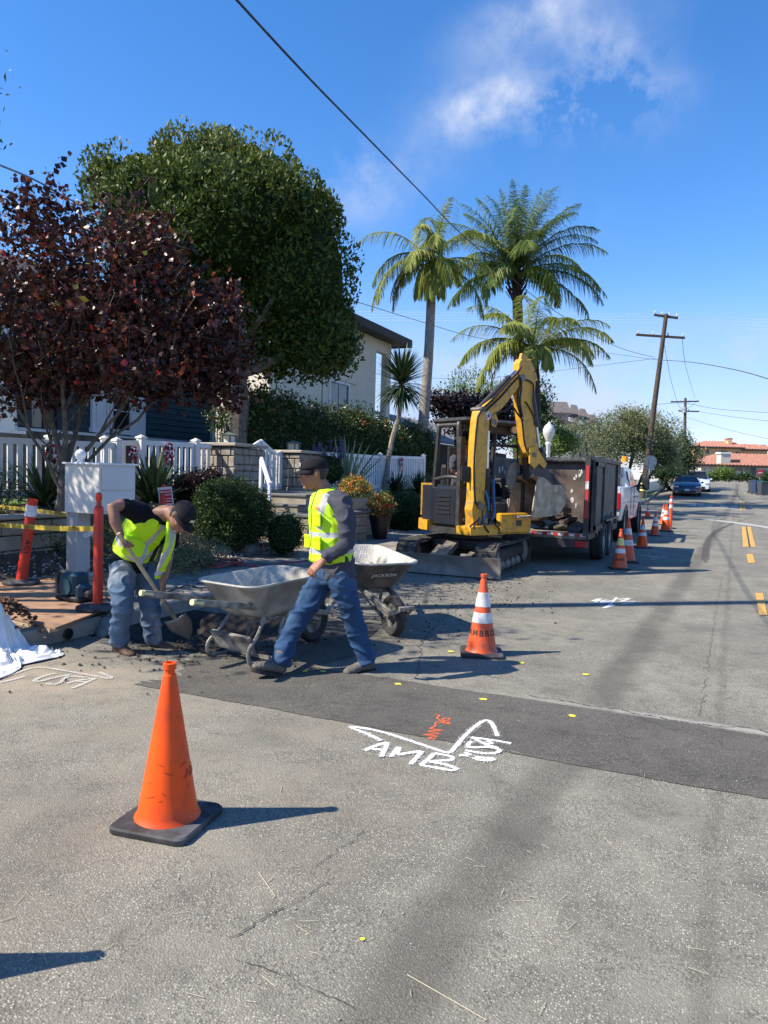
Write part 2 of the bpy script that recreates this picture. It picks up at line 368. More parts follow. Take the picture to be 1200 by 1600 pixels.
def asphalt(name, c1, c2, cd_, cl, marks=True):
    m = bpy.data.materials.new(name); m.use_nodes = True; t = m.node_tree; b = t.nodes['Principled BSDF']; L = t.links.new
    b.inputs['Roughness'].default_value = .88; b.inputs['Specular IOR Level'].default_value = .3
    tc = t.nodes.new('ShaderNodeTexCoord'); O = tc.outputs['Object']
    def nz(scale, det=4, rough=.55, vec=None, dist=0):
        n = nd(t, 'ShaderNodeTexNoise'); n.inputs['Scale'].default_value = scale; n.inputs['Detail'].default_value = det; n.inputs['Roughness'].default_value = rough; n.inputs['Distortion'].default_value = dist
        L(vec or O, n.inputs['Vector']); return n.outputs['Fac']
    def rng_(x, a, b_, c=0, d=1):
        n = nd(t, 'ShaderNodeMapRange', interpolation_type='SMOOTHSTEP'); L(x, n.inputs[0]); n.inputs[1].default_value = a; n.inputs[2].default_value = b_; n.inputs[3].default_value = c; n.inputs[4].default_value = d; return n.outputs[0]
    def mx(f, a, bcol, mode='MIX'):
        n = t.nodes.new('ShaderNodeMixRGB'); n.blend_type = mode
        if isinstance(f, (int, float)): n.inputs[0].default_value = f
        else: L(f, n.inputs[0])
        for i, v in ((1, a), (2, bcol)):
            if isinstance(v, tuple): n.inputs[i].default_value = (*v, 1)
            else: L(v, n.inputs[i])
        return n.outputs[0]
    col = mx(rng_(nz(.9, 6, .6), .36, .64), c1, c2)
    col = mx(mathn(t, 'MULTIPLY', rng_(nz(3.7, 5, .7, dist=.6), .50, .70), .45), col, cd_)
    # stones of the aggregate
    vo = t.nodes.new('ShaderNodeTexVoronoi'); vo.inputs['Scale'].default_value = 135; L(O, vo.inputs['Vector'])
    sp = t.nodes.new('ShaderNodeSeparateColor'); L(vo.outputs['Color'], sp.inputs[0])
    light = mathn(t, 'MULTIPLY', rng_(sp.outputs[0], .6, .85), rng_(vo.outputs['Distance'], .55, .2))
    light = mathn(t, 'MULTIPLY', light, rng_(nz(2.3, 4), .3, .62, .3, 1.0))
    col = mx(mathn(t, 'MULTIPLY', light, .95), col, cl)
    dk = mathn(t, 'MULTIPLY', rng_(sp.outputs[1], .62, .85), rng_(nz(5, 3), .35, .6))
    col = mx(mathn(t, 'MULTIPLY', dk, .62), col, cd_)
    col = mx(rng_(nz(420, 2), .35, .65, 0, .38), col, cd_)
    if marks:
        xyz = t.nodes.new('ShaderNodeSeparateXYZ'); L(O, xyz.inputs[0]); X = xyz.outputs[0]; Y = xyz.outputs[1]
        wob = mathn(t, 'MULTIPLY', mathn(t, 'SUBTRACT', nz(1.1, 3), .5), .16)
        # sandy dust blown over the near left part
        d1 = mathn(t, 'ADD', mathn(t, 'POWER', mathn(t, 'ADD', X, 3.1), 2), mathn(t, 'MULTIPLY', mathn(t, 'POWER', mathn(t, 'ADD', Y, -3.0), 2), 1.0))
        dust = mathn(t, 'MULTIPLY', rng_(d1, 5.5, .2), rng_(nz(2.1, 6, .65), .36, .66))
        col = mx(mathn(t, 'MULTIPLY', dust, .5), col, (.30, .255, .19))
        d2 = mathn(t, 'ADD', mathn(t, 'POWER', mathn(t, 'ADD', X, 4.6), 2), mathn(t, 'MULTIPLY', mathn(t, 'POWER', mathn(t, 'ADD', Y, -3.9), 2), 3))
        col = mx(mathn(t, 'MULTIPLY', mathn(t, 'MULTIPLY', rng_(d2, 1.6, .0), rng_(nz(4, 5), .3, .6)), .8), col, (.36, .30, .22))
        # bands polished and darkened by wheels
        for (x0, k, w, s) in ((-.86, .034, .14, .6), (-.02, .02, .035, .3), (-2.55, .03, .2, .16), (3.0, 0, .25, .3), (1.5, .0, .3, .2)):
            a = mathn(t, 'ABSOLUTE', mathn(t, 'ADD', mathn(t, 'SUBTRACT', X, mathn(t, 'MULTIPLY', Y, k)), wob)) if False else mathn(t, 'ABSOLUTE', mathn(t, 'ADD', mathn(t, 'ADD', X, -x0), mathn(t, 'ADD', mathn(t, 'MULTIPLY', Y, -k), wob)))
            col = mx(mathn(t, 'MULTIPLY', mathn(t, 'MULTIPLY', rng_(a, w*1.5, w*.35), rng_(nz(1.7, 5), .25, .6, .55, 1)), s), col, cd_)
        # pale crumbling joint along the far edge of the trench patch
        a = mathn(t, 'ABSOLUTE', mathn(t, 'ADD', Y, -5.17)); a = mathn(t, 'ADD', a, mathn(t, 'MULTIPLY', mathn(t, 'SUBTRACT', nz(9, 3), .5), .1))
        f = mathn(t, 'MULTIPLY', rng_(a, .065, .0), rng_(X, -1.6, -.2)); col = mx(mathn(t, 'MULTIPLY', f, .75), col, (.36, .34, .3))
        # dark damp crumbs about the dug trench
        d3 = mathn(t, 'ADD', mathn(t, 'POWER', mathn(t, 'ADD', X, 4.0), 2), mathn(t, 'MULTIPLY', mathn(t, 'POWER', mathn(t, 'ADD', Y, -5.7), 2), 1.2))
        col = mx(mathn(t, 'MULTIPLY', mathn(t, 'MULTIPLY', rng_(d3, 2.6, .5), rng_(nz(7, 6, .7), .38, .6)), .85), col, (.05, .043, .036))
        d4 = mathn(t, 'ADD', mathn(t, 'POWER', mathn(t, 'ADD', X, 3.2), 2), mathn(t, 'MULTIPLY', mathn(t, 'POWER', mathn(t, 'ADD', Y, -9.3), 2), .45))
        col = mx(mathn(t, 'MULTIPLY', mathn(t, 'MULTIPLY', rng_(d4, 2.8, .2), rng_(nz(6, 6, .7), .46, .66)), .7), col, (.07, .06, .05))
    L(col, b.inputs['Base Color'])
    bp = t.nodes.new('ShaderNodeBump'); bp.inputs['Strength'].default_value = .55; bp.inputs['Distance'].default_value = .006
    hgt = mathn(t, 'ADD', vo.outputs['Distance'], mathn(t, 'MULTIPLY', nz(300, 2), .6)); L(hgt, bp.inputs['Height']); L(bp.outputs[0], b.inputs['Normal'])
    M[name] = m
asphalt('asphalt', (.272, .255, .205), (.196, .184, .150), (.08, .074, .062), (.70, .66, .54))
asphalt('asphalt_new', (.13, .12, .102), (.104, .096, .083), (.038, .035, .032), (.36, .33, .28), marks=False)
# ------------------------------------------------------------------ ground, street, kerbs
KX = -5.22
def gridsheet(name, xs, ys, z, matn, hf=H, skip=None):
    V = []; F = []; nx = len(xs)
    for y in ys:
        for x in xs: V.append((x, y, hf(x, y) + z))
    for j in range(len(ys)-1):
        for i in range(nx-1):
            if skip and skip((xs[i]+xs[i+1])/2, (ys[j]+ys[j+1])/2): continue
            F.append((j*nx+i, j*nx+i+1, (j+1)*nx+i+1, (j+1)*nx+i))
    mb = MB(); mb.add(V, F); o = mb.build(name, matn, smooth=True); o['kind'] = 'structure'; return o
def Hg(x, y):
    a = .5 if y < 26 else (.5 - .45*min(1, (y-26)/6)); return H(x, y) - a
gridsheet('ground', [-600, -200, -80, -40, -20, -12, -8, -4, 0, 4, 8, 16, 40, 100, 300, 700], [-30, -10, 0, 10, 20, 24, 26, 28, 30, 32, 34, 38, 42, 46, 50, 54, 58, 62, 66, 70, 74, 78, 90, 120, 200, 500, 1200], 0, 'ground', Hg)
TX0, TX1, TY0, TY1 = KX, -3.75, 5.02, 6.55
gridsheet('street', [TX0, TX1, -2, 0, 2, 5, 9], [-4, 0, 3, TY0, TY1, 10, 15, 20, 24, 25, 26, 28, 30, 32, 34, 36, 38, 40, 42, 46, 50, 54, 58, 62, 66, 70, 74, 78, 84], 0, 'asphalt', skip=lambda x, y: TX0 < x < TX1 and TY0 < y < TY1)
gridsheet('cross_street', [-60, -20, KX], [31, 32, 34, 36, 38, 40, 41.3], 0.0, 'asphalt')
gridsheet('end_street', [-80, -30, -9.5], [72, 74, 78, 84], 0.0, 'asphalt')
gridsheet('end_street', [9, 30, 80], [60, 66, 70, 74, 78, 84], 0.0, 'asphalt')
def wobbly(x0, x1, y0, y1, amp=.03, st=.03):
    P = []; n = int((x1-x0)/st)
    for i in range(n+1):
        x = x0 + (x1-x0)*i/n; P.append((x + (.5*noise.noise(Vector((3, 7, i*.0))) if i == 0 else 0), y0 + amp*noise.noise(Vector((x*2.1, 0, 3))) + .012*noise.noise(Vector((x*17, 0, 3)))))
    for i in range(n+1):
        x = x1 - (x1-x0)*i/n; P.append((x, y1 + amp*noise.noise(Vector((x*2.1, 9, 3))) + .016*noise.noise(Vector((x*15, 9, 3)))))
    return P
sheet('street_patch', wobbly(-3.75, 9, 4.05, 5.1) + [(-3.75 + .16*noise.noise(Vector((k*.9, 4, 2))) - .12*math.sin(k*.16), 5.1 - 1.05*k/40) for k in range(2, 39)], .004, 'asphalt_new')
sheet('street_patch', [(TX1, 5.1), (-2.9, 5.1), (-2.75, 5.6), (-2.95, 6.3), (-3.05, 6.75), (TX1, 6.9)], .004, 'asphalt_new')
# the dug trench
mb = MB(); n = 22; V = []; F = []
for j in range(n+1):
    for i in range(n+1):
        x = TX0 + (TX1-TX0)*i/n; y = TY0 + (TY1-TY0)*j/n
        e = min(i, n-i, j, n-j)/n; dz = -0.24*min(1, e*5) + .09*noise.noise(Vector((x*5, y*5, 1)))*min(1, e*8) + .05*noise.noise(Vector((x*15, y*15, 4)))*min(1, e*8)
        V.append((x, y, dz - .001))
for j in range(n):
    for i in range(n): F.append((j*(n+1)+i, j*(n+1)+i+1, (j+1)*(n+1)+i+1, (j+1)*(n+1)+i))
mb.add(V, F); o = mb.build('trench', 'soil_dark', smooth=True); o['kind'] = 'structure'
# kerbs
def kerb(x, y0, y1, w=.15, h=.15, matn='concrete'):
    mb = MB(); ys = np.linspace(y0, y1, max(2, int((y1-y0)/3)+2)); V = []; F = []
    for y in ys:
        b = H(x, y)
        for dx, z in ((0, -.4), (0.0, h-.02), (-.02, h), (-w, h), (-w, -.4)): V.append((x+dx, y, b+z))
    k = len(ys)
    for j in range(k-1):
        for i in range(4): F.append((j*5+i, (j+1)*5+i, (j+1)*5+i+1, j*5+i+1))
    F += [(0, 1, 2, 3, 4), tuple((k-1)*5+i for i in (4, 3, 2, 1, 0))]
    mb.add(V, F); o = mb.build('kerb', matn); o['kind'] = 'structure'; return o
kerb(KX, -3, 30)
# storm drain pipe mouth in the kerb
t = thing('drain_pipe', 'round dark drain pipe mouth in the kerb face beside the white cloth', 'pipe', (KX-.05, G(105, 1000).y, .055))
mb = MB(); mb.lathe([(.045, .053), (.052, .053), (.052, .066), (.045, .066)], axis='x', n=20); mb.build('pipe_rim', 'dark_metal', t, smooth=True)
mb = MB(); mb.lathe([(.001, .055), (.046, .055)], axis='x', n=20); mb.build('pipe_mouth', 'pipe_dark', t)
SWX = -7.15
sheet('sidewalk', [(SWX, -3), (KX-.15, -3), (KX-.15, 30), (SWX, 30)], .13, 'sidewalk')
mb = MB()
for y in np.arange(-1.5, 30, 1.52): mb.box((-6.26, y, .1315), (1.78, .012, .003))
o = mb.build('sidewalk_joints', 'crack_dark'); o['kind'] = 'structure'
# front bed rising to the fence
def bedh(x, y):
    t = min(1, max(0, (SWX - x)/1.9)); k = .12 + .85*t*t*(3-2*t)
    if 13.4 < y < 16.2: k = .12 + .1*t
    return k + .03*noise.noise(Vector((x*1.7, y*1.7, 0))) - (.04 if x > -7.2 else 0)
gridsheet('planting_bed', list(np.linspace(-9.3, SWX+.01, 16)), list(np.linspace(-1, 30, 90)), 0, 'soil', bedh)
gridsheet('yard', [-60, -30, -15, -9.3], list(np.linspace(-1, 31, 8)), 0, 'grass', lambda x, y: .97 if y < 29 else 1.1)
gridsheet('verge', [-14, -9, -7, -5.3, -4.1], [41.5, 44, 48, 52, 60, 70], .12, 'grass')
kerb(-4.0, 41.5, 70, .12, .14)
mb = MB(); mb.box((-9.4, 41.4, H(0, 41.4)), (10.8, .14, .3)); o = mb.build('kerb', 'concrete'); o['kind'] = 'structure'
mb = MB(); mb.box((0, 84.2, 1.65), (160, .2, .3)); o = mb.build('kerb', 'concrete'); o['kind'] = 'structure'
gridsheet('verge', [-80, -20, 0, 20, 80], [84.3, 89], 1.78, 'grass', lambda x, y: 0)
# gravel between the sidewalk and the shrubs, crumbs of asphalt, straws
def pebbles(name, pts, size, matn, flat=.6):
    n = len(pts); base = np.array([[1, 0, 0], [0, 1, 0], [-1, 0, 0], [0, -1, 0], [0, 0, flat], [0, 0, -flat]], float)
    tri = np.array([[0, 1, 4], [1, 2, 4], [2, 3, 4], [3, 0, 4], [1, 0, 5], [2, 1, 5], [3, 2, 5], [0, 3, 5]])
    V = []; F = []
    for k, p in enumerate(pts):
        s = size*random.uniform(.4, 1.5); a = random.uniform(0, 6.3); c_, s_ = math.cos(a), math.sin(a)
        b = base*s*rng.uniform(.6, 1.4, (6, 1)); V.append(np.stack([b[:, 0]*c_-b[:, 1]*s_+p[0], b[:, 0]*s_+b[:, 1]*c_+p[1], b[:, 2]+p[2]], 1)); F.append(tri + 6*k)
    mb = MB(); mb.v = [tuple(x) for x in np.concatenate(V)]; mb.f = [tuple(int(q) for q in x) for x in np.concatenate(F)]; mb.m = [0]*len(mb.f)
    return mb.build(name, matn)
mat('boulder_grey', (.34, .32, .28), .9); mat('pebble_white', (.6, .58, .54), .8, (.4, .38, .35), 20); mat('crumb', (.035, .03, .027), .9, (.07, .055, .045), 12, bump=.5)
pts = []
for _ in range(5200):
    y = random.uniform(4, 24); x = SWX - abs(random.gauss(0, .45)) + .05
    if x < -8.3 or 13.5 < y < 16.2: continue
    pts.append((x, y, bedh(x, y) + .008 + (.05 if x > -7.2 else 0)))
o = pebbles('gravel', pts, .017, 'pebble_white'); tag(o, 'pale gravel scattered along the edge of the sidewalk', 'gravel', kind='stuff')
pts = []
for _ in range(900):
    x = random.gauss(-4.3, .5); y = random.gauss(5.8, .75)
    if x < KX+.03: x = KX + .1 + random.random()
    ins = TX0 < x < TX1 and TY0 < y < TY1
    if ins and min(x-TX0, TX1-x, y-TY0, TY1-y) > .2: z = -.2
    elif ins: continue
    else: z = .01
    pts.append((x, y, z))
for _ in range(420): pts.append((random.gauss(-3.1, .55), random.gauss(8.9, 1.4), .006))
for _ in range(160): pts.append((random.gauss(-5.9, .4), random.gauss(6.6, 1.1), .14))
o = pebbles('asphalt_crumbs', pts, .013, 'crumb'); tag(o, 'dark crumbs of broken asphalt strewn about the dug trench', 'rubble', kind='stuff')
pts = []
for _ in range(260):
    y = random.uniform(1.6, 9); pts.append((random.uniform(-3.5, .8), y, .004))
o = pebbles('grit', pts, .0036, 'boulder_grey'); tag(o, 'tiny pale grit scattered over the asphalt', 'grit', kind='stuff')
mat('straw_', (.5, .5, .5)); mat('straw', (.55, .48, .33), .8)
mb = MB()
for _ in range(60):
    q = G(random.uniform(0, 1150), random.uniform(1150, 1600)); a = random.uniform(0, 3.1); l = random.uniform(.012, .035); d = Vector((math.cos(a), math.sin(a), 0))*l
    mb.beam((q.x-d.x, q.y-d.y, .004), (q.x+d.x, q.y+d.y, .006), .0013, .001)
for a, b in (((404, 1365), (430, 1402)), ((636, 1525), (760, 1597)), ((800, 1640), (850, 1650)), ((0, 1442), (24, 1434)), ((418, 1380), (426, 1373))):
    p, q = G(*a), G(*b); mb.beam((p.x, p.y, .005), (q.x, q.y, .006), .002, .0015)
o = mb.build('straw', 'straw'); tag(o, 'thin dry grass straws lying on the asphalt', 'straw', kind='stuff')
# boulders in the bed
mb = MB()
# ------------------------------------------------------------------ markings on the street
def gp(px, py): q = G(px, py); return (q.x, q.y)
spray('overspray', (.75, .75, .72), .40); spray('overspray_orange', (.8, .2, .08), .38)
def strokes(name, L, w, matn, zx, zy, sc, z=.0066, sm=9, jit=.2):
    mb = MB()
    for s in L:
        P = [(zx + x/sc, zy + y/sc) for x, y in s]; P = [gp(*p) for p in P]
        P = smooth_path([(p[0], p[1], 0) for p in P], sm) if sm > 1 and len(P) > 2 else [Vector((p[0], p[1], 0)) for p in P]
        ribbon(mb, P, w, z, jit=jit); z += .00012
    if 'faint' not in matn:
        ob = MB(); z2 = .0050
        for s in L:
            P = [gp(zx + x/sc, zy + y/sc) for x, y in s]; P = smooth_path([(p[0], p[1], 0) for p in P], sm); ribbon(ob, P, w*1.9, z2, jit=.25); z2 += .00006
        o = ob.build('overspray', 'overspray_orange' if 'orange' in matn else 'overspray'); o['kind'] = 'structure'
    o = mb.build(name, matn); o['kind'] = 'structure'; return o
mat('chalk', (.8, .8, .78), .8)
strokes('spray_marking', [[(285, 370), (200, 330), (105, 290), (250, 310), (420, 360), (600, 420), (680, 440), (720, 405), (770, 345), (830, 290), (890, 252), (925, 262), (950, 305), (965, 345)],
    [(185, 430), (240, 405), (320, 380)], [(320, 380), (310, 410), (285, 465)], [(230, 420), (310, 425)],
    [(340, 465), (385, 408)], [(385, 408), (385, 450), (430, 445), (520, 432)], [(520, 432), (500, 460), (455, 510)],
    [(595, 445), (560, 480), (515, 515)], [(595, 445), (650, 455), (700, 468), (690, 485), (620, 490), (565, 495)], [(565, 495), (650, 510), (720, 535), (690, 545), (600, 530), (515, 515)],
    [(740, 455), (800, 462), (880, 472), (940, 478), (910, 488), (840, 478), (775, 440)], [(775, 428), (840, 440), (910, 448), (965, 440), (975, 425), (930, 412), (860, 410), (800, 410), (795, 390), (815, 375)],
    [(810, 350), (900, 395), (970, 415)], [(810, 352), (930, 368), (1045, 388)], [(905, 372), (930, 385), (905, 392)]], .027, 'spray_white', 520, 1060, 3.75, jit=.16)
strokes('spray_marking', [[(600, 215), (625, 222), (612, 238), (655, 262), (685, 240), (640, 245), (690, 272), (610, 262), (600, 285), (575, 300), (640, 310), (560, 315), (620, 330), (530, 335), (610, 345), (560, 355), (605, 362)]], .012, 'spray_orange', 520, 1060, 3.75, jit=.3)
strokes('spray_marking', [[(0, 770), (120, 730), (240, 690), (320, 676), (400, 680), (600, 712), (780, 745), (930, 772)], [(845, 718), (890, 735), (960, 765)], [(930, 772), (960, 765)], [(0, 805), (110, 780), (215, 750)],
    [(480, 725), (390, 745), (295, 785), (340, 795), (440, 770), (600, 735)], [(400, 812), (460, 822), (520, 800), (560, 765), (600, 752), (735, 762)], [(575, 812), (680, 785), (815, 770)], [(815, 770), (720, 812), (615, 855)], [(650, 795), (740, 800)]], .03, 'spray_white_faint', 0, 920, 5.4545)
strokes('spray_marking', [[(590, 178), (620, 168), (600, 185), (640, 172), (615, 188), (655, 176)], [(628, 202), (650, 190), (675, 165)], [(628, 202), (665, 192)], [(680, 172), (720, 168), (690, 180), (740, 178)], [(690, 188), (735, 184)]], .035, 'spray_white', 660, 860, 2.2222)
strokes('spray_marking', [[(880, 828), (910, 836), (935, 830), (950, 846), (975, 838), (990, 850), (1040, 838)], [(950, 860), (985, 852)]], .06, 'spray_white_faint', 780, 660, 4)
mb = MB()
for (px, py) in ((704, 1019), (815, 1037), (915, 1055), (755, 1094), (894, 1120), (622, 1070), (505, 1050), (477, 1050), (566, 1470)):
    q = G(px, py); P = []; rr = .022 if py < 1400 else .008
    for k in range(10):
        a = k*.628; P.append((q.x + rr*random.uniform(.8, 1.5)*math.cos(a), q.y + rr*random.uniform(.9, 1.3)*math.sin(a), .0075))
    mb.add(P, [tuple(range(10))])
o = mb.build('spray_dots', 'spray_yellow'); o['kind'] = 'structure'
# yellow centre line (double line beyond), stop bar and STOP for the oncoming lane
def quadmark(name, pts, matn, z=.008):
    V = []
    mb = MB(); mb.add([(G(*p).x, G(*p).y, G(*p).z + z) for p in pts], [(0, 1, 2, 3)]); o = mb.build(name, matn); o['kind'] = 'structure'
quadmark('centre_line', [(1180, 927), (1192, 927), (1199, 962), (1186, 962)], 'yellow_paint')
quadmark('centre_line', [(1166, 866), (1176, 866), (1180, 880), (1169, 880)], 'yellow_paint')
quadmark('centre_line', [(1159, 823), (1165, 823), (1170, 855), (1161, 855)], 'yellow_paint')
quadmark('centre_line', [(1167, 823), (1173, 823), (1181, 855), (1173, 855)], 'yellow_paint')
quadmark('tar_seam', [(1165, 823), (1167, 823), (1173, 855), (1170, 855)], 'tar', .007)
quadmark('centre_line', [(1156, 784), (1159, 784), (1160, 797), (1156, 797)], 'yellow_paint')
quadmark('centre_line', [(1160.5, 784), (1163, 784), (1165, 797), (1161.5, 797)], 'yellow_paint')
mb = MB(); ribbon(mb, [gp(1050, 808), gp(1100, 811), gp(1150, 817), gp(1200, 824), gp(1260, 835)], .55, .006); o = mb.build('cross_gutter', 'concrete_pale'); o['kind'] = 'structure'
mb = MB(); ribbon(mb, [gp(1048, 788.5), gp(1080, 790), gp(1110, 793), gp(1165, 797)], .3, .008); o = mb.build('stop_bar', 'road_white'); o['kind'] = 'structure'
# skid marks and seams
mb = MB(); ribbon(mb, smooth_path([(*gp(*p), 0) for p in ((1102, 880), (1103, 860), (1108, 842), (1122, 829), (1150, 816), (1185, 806))]), [.03, .06] + [.16]*22 + [.12, .1, .08, .06, .04, .03, .02], .0055); ribbon(mb, smooth_path([(*gp(*p), 0) for p in ((1153, 765), (1152, 772), (1162, 782), (1200, 792))]), .14, .0055)
o = mb.build('skid_marks', 'faint_stain'); o['kind'] = 'structure'
# cracks
def crack(pts, w, name='crack'):
    P = [G(*p) for p in pts]; Q = []
    for i in range(len(P)-1):
        n = max(2, int((P[i+1]-P[i]).length/.012))
        for j in range(n):
            p = P[i].lerp(P[i+1], j/n); s = Vector((noise.noise(p*9), noise.noise(p*9+Vector((5, 5, 5))), 0))*.035 + Vector((noise.noise(p*38), noise.noise(p*38+Vector((5, 5, 5))), 0))*.014; Q.append(p+s)
    mb = MB(); ribbon(mb, Q, [w*random.uniform(.15, 1.0) for _ in Q], .0052); o = mb.build(name, 'crack_dark'); o['kind'] = 'structure'
crack([(356, 1466), (410, 1440), (440, 1420), (490, 1398), (518, 1378)], .006); crack([(492, 1354), (520, 1336), (532, 1325), (578, 1298)], .005)
crack([(740, 938), (700, 960), (660, 1000), (650, 1060)], .01); crack([(640, 1030), (700, 1046), (790, 1062)], .008)
crack([(1128, 900), (1118, 960), (1102, 1060), (1095, 1120)], .005)
crack([(1240, 1155), (1180, 1140), (1060, 1128), (960, 1108), (860, 1094), (820, 1086)], .012)
crack([(940, 890), (1000, 893), (1060, 900)], .01); crack([(370, 1500), (430, 1520), (520, 1560), (560, 1580)], .004)
# ------------------------------------------------------------------ lettering
def text_verts(s, size, bold=.02, spacing=1.0):
    cu = bpy.data.curves.new('lettering', 'FONT'); cu.body = s; cu.size = size; cu.offset = bold*size; cu.align_x = 'CENTER'; cu.align_y = 'CENTER'; cu.space_character = spacing; cu.resolution_u = 3
    o = bpy.data.objects.new('lettering', cu); COL.objects.link(o); dg = bpy.context.evaluated_depsgraph_get(); dg.update()
    me = o.evaluated_get(dg).to_mesh(); bm = bmesh.new(); bm.from_mesh(me); bmesh.ops.triangulate(bm, faces=bm.faces)
    bmesh.ops.subdivide_edges(bm, edges=[e for e in bm.edges if e.calc_length() > size*.35], cuts=2)
    V = [v.co.copy() for v in bm.verts]; F = [tuple(v.index for v in f.verts) for f in bm.faces]; bm.free()
    bpy.data.objects.remove(o); return V, F
def text_flat(mb, s, size, O, X, Y, bold=.02, spacing=1.0, off=0.002):
    """lettering on the plane with origin O and axes X, Y"""
    V, F = text_verts(s, size, bold, spacing); X = Vector(X).normalized(); Y = Vector(Y).normalized(); N = X.cross(Y)
    mb.add([Vector(O) + X*v.x + Y*v.y + N*off for v in V], F)
# ------------------------------------------------------------------ cones
def cone_obj(h, label, group, loc, rz=0, bands=((.62, .78), (.45, .56)), body='orange_cone', text=None, tang=0, bandmat='reflective', base=True, textz=.34, tsize=.055):
    s = h/.71; t = thing('traffic_cone', label, 'traffic cone', loc, rz, group)
    rb, rt = .132*s, .027*s; zb = .034*s
    def rad(z): return rb + (rt-rb)*(z-zb)/(h*.93-zb)
    mb = MB(); b = .185*s
    P = []
    for (cx, cy, a0) in ((1, 1, 0), (-1, 1, 90), (-1, -1, 180), (1, -1, 270)):
        for k in range(5):
            a = R(a0 + k*22.5); P.append((cx*(b-.045*s) + .045*s*math.cos(a), cy*(b-.045*s) + .045*s*math.sin(a)))
    n = len(P); V = []
    for z, k in ((0, .985), (.006, 1), (.024*s, 1), (.031*s, .965)): V += [(x*k, y*k, z) for x, y in P]
    ring = [((rb+.004)*math.cos(2*math.pi*i/n + .785/2 - .39 + .12), (rb+.004)*math.sin(2*math.pi*i/n - .39+.785/2+.12), .036*s) for i in range(n)]
    V += ring; F = [tuple(range(n-1, -1, -1))] + [(k*n+i, k*n+(i+1) % n, (k+1)*n+(i+1) % n, (k+1)*n+i) for k in range(4) for i in range(n)] + [tuple(range(4*n, 5*n))]
    mb.add(V, F); mb.build('base_plate', 'black_rubber', t, angle=35)
    mb = MB(); th = h
    mb.lathe([(rb+.012*s, zb-.001), (rb+.006*s, zb+.008), (rb, zb+.018)] + [(rad(z), z) for z in np.linspace(zb+.03, h*.925, 7)] + [(rt-.004*s, h*.93), (rt-.005*s, h*.955), (rt+.001*s, h*.96), (rt+.002*s, h*.995), (rt-.003*s, h), (rt-.008*s, h), (rt-.008*s, h*.9)], n=40)
    mb.build('cone_body', body, t, angle=40)
    for i, (a, c) in enumerate(bands or ()):
        mb = MB(); za, zc = a*h, c*h; mb.lathe([(rad(za)-.001, za), (rad(za)+.0022, za+.001), (rad(zc)+.0022, zc-.001), (rad(zc)-.001, zc)], n=40)
        mb.build('reflective_band', bandmat if i == 0 else 'reflective', t, angle=40)
    if loc[1] < 15:
        mb = MB(); rr = random.Random(int(abs(loc[0])*1000))
        for _ in range(26):
            z0 = h*min(.85, abs(rr.gauss(.0, .33)) + .08); a0 = rr.uniform(0, 6.28); w_ = rr.uniform(.02, .12); sl = rr.uniform(-.25, .25); th = rr.uniform(.001, .0035); P_ = []
            for k in range(6):
                a_ = a0 + w_*4*k/5; zz = z0 + sl*w_*k/5; r_ = rad(zz) + .0012; tt = th*math.sin(math.pi*(k+.5)/6)
                P_ += [(r_*math.cos(a_), r_*math.sin(a_), zz+tt), (r_*math.cos(a_), r_*math.sin(a_), zz-tt)]
            mb.add(P_, [(2*k, 2*k+2, 2*k+3, 2*k+1) for k in range(5)])
        mb.build('scuff_marks', 'scuff', t)
    if text:
        V, F = text_verts(text, tsize*s, .03, 1.25); z0 = textz*h; r0 = rad(z0)
        W_ = [((rad(z0+v.y)+.0025)*math.cos(tang + v.x/r0), (rad(z0+v.y)+.0025)*math.sin(tang + v.x/r0), z0+v.y) for v in V]
        mb = MB(); mb.add(W_, F); mb.build('lettering', 'black_ink', t)
    return t
mat('scuff', (.22, .05, .02), .8, (.6, .085, .01), 40)
def ang_to_cam(p): return math.atan2(-p.y, -p.x)
g = 'orange traffic cones standing on the street'
q = G(262, 1284)
c = cone_obj(.71, 'plain bright orange cone without bands, nearest one, on a worn black base', g, q, R(8), bands=None, text=None)
# scuffed stencil low on its right side
mb = MB(); a0 = ang_to_cam(q) - R(8) + R(62)
for k, (ch, da) in enumerate(zip('AMBROSE', range(7))):
    V, F = text_verts(ch, .052, .02)
    z0 = .235 - k*.0; rr = .132 + (.027-.132)*(z0-.034)/(.71*.93-.034)
    aa = a0 + (k)*.42 - .12
    mb.add([((rr - (v.y)*.17 + .0025)*math.cos(aa + v.x/rr), (rr - v.y*.17 + .0025)*math.sin(aa + v.x/rr), z0 + v.y) for v in V], F)
mb.build('lettering', 'scuff', c)
q = G(752, 1022)
cone_obj(.71, 'cone with two white bands and black stencilled letters, alone behind the white arrow', g, q, R(20), bands=((.60, .775), (.405, .53)), text='AMBROSE', tang=ang_to_cam(q)-R(20)+.35, textz=.285, tsize=.072, body='orange_worn')
q = G(-262, 1540)
cone_obj(.71, 'cone outside the left edge whose shadow tip shows at the lower left', g, q, R(12), bands=None)
q = G(968, 889)
cone_obj(.71, 'cone whose upper band is yellow and lower band white, nearest beside the trailer', g, q, R(15), bands=((.60, .775), (.405, .52)), bandmat='reflective_yellow', text='AMB', tang=ang_to_cam(q)-R(15), textz=.25, tsize=.07, body='orange_worn')
q = G(979, 878)
cone_obj(.86, 'slim cone half hidden behind the yellow banded cone beside the trailer', g, q, R(10), bands=((.62, .76), (.38, .5)), body='orange_worn')
q = G(1003, 856)
cone_obj(.71, 'bright red orange cone with two white bands, third from the camera along the trailer', g, q, R(30), bands=((.60, .775), (.405, .52)))
q = G(1023, 837)
cone_obj(.71, 'faded cone with grey bands, left of the last cone pair beside the pickup', g, q, R(5), bands=((.60, .775), (.405, .52)), body='orange_worn')
q = G(1040, 830)
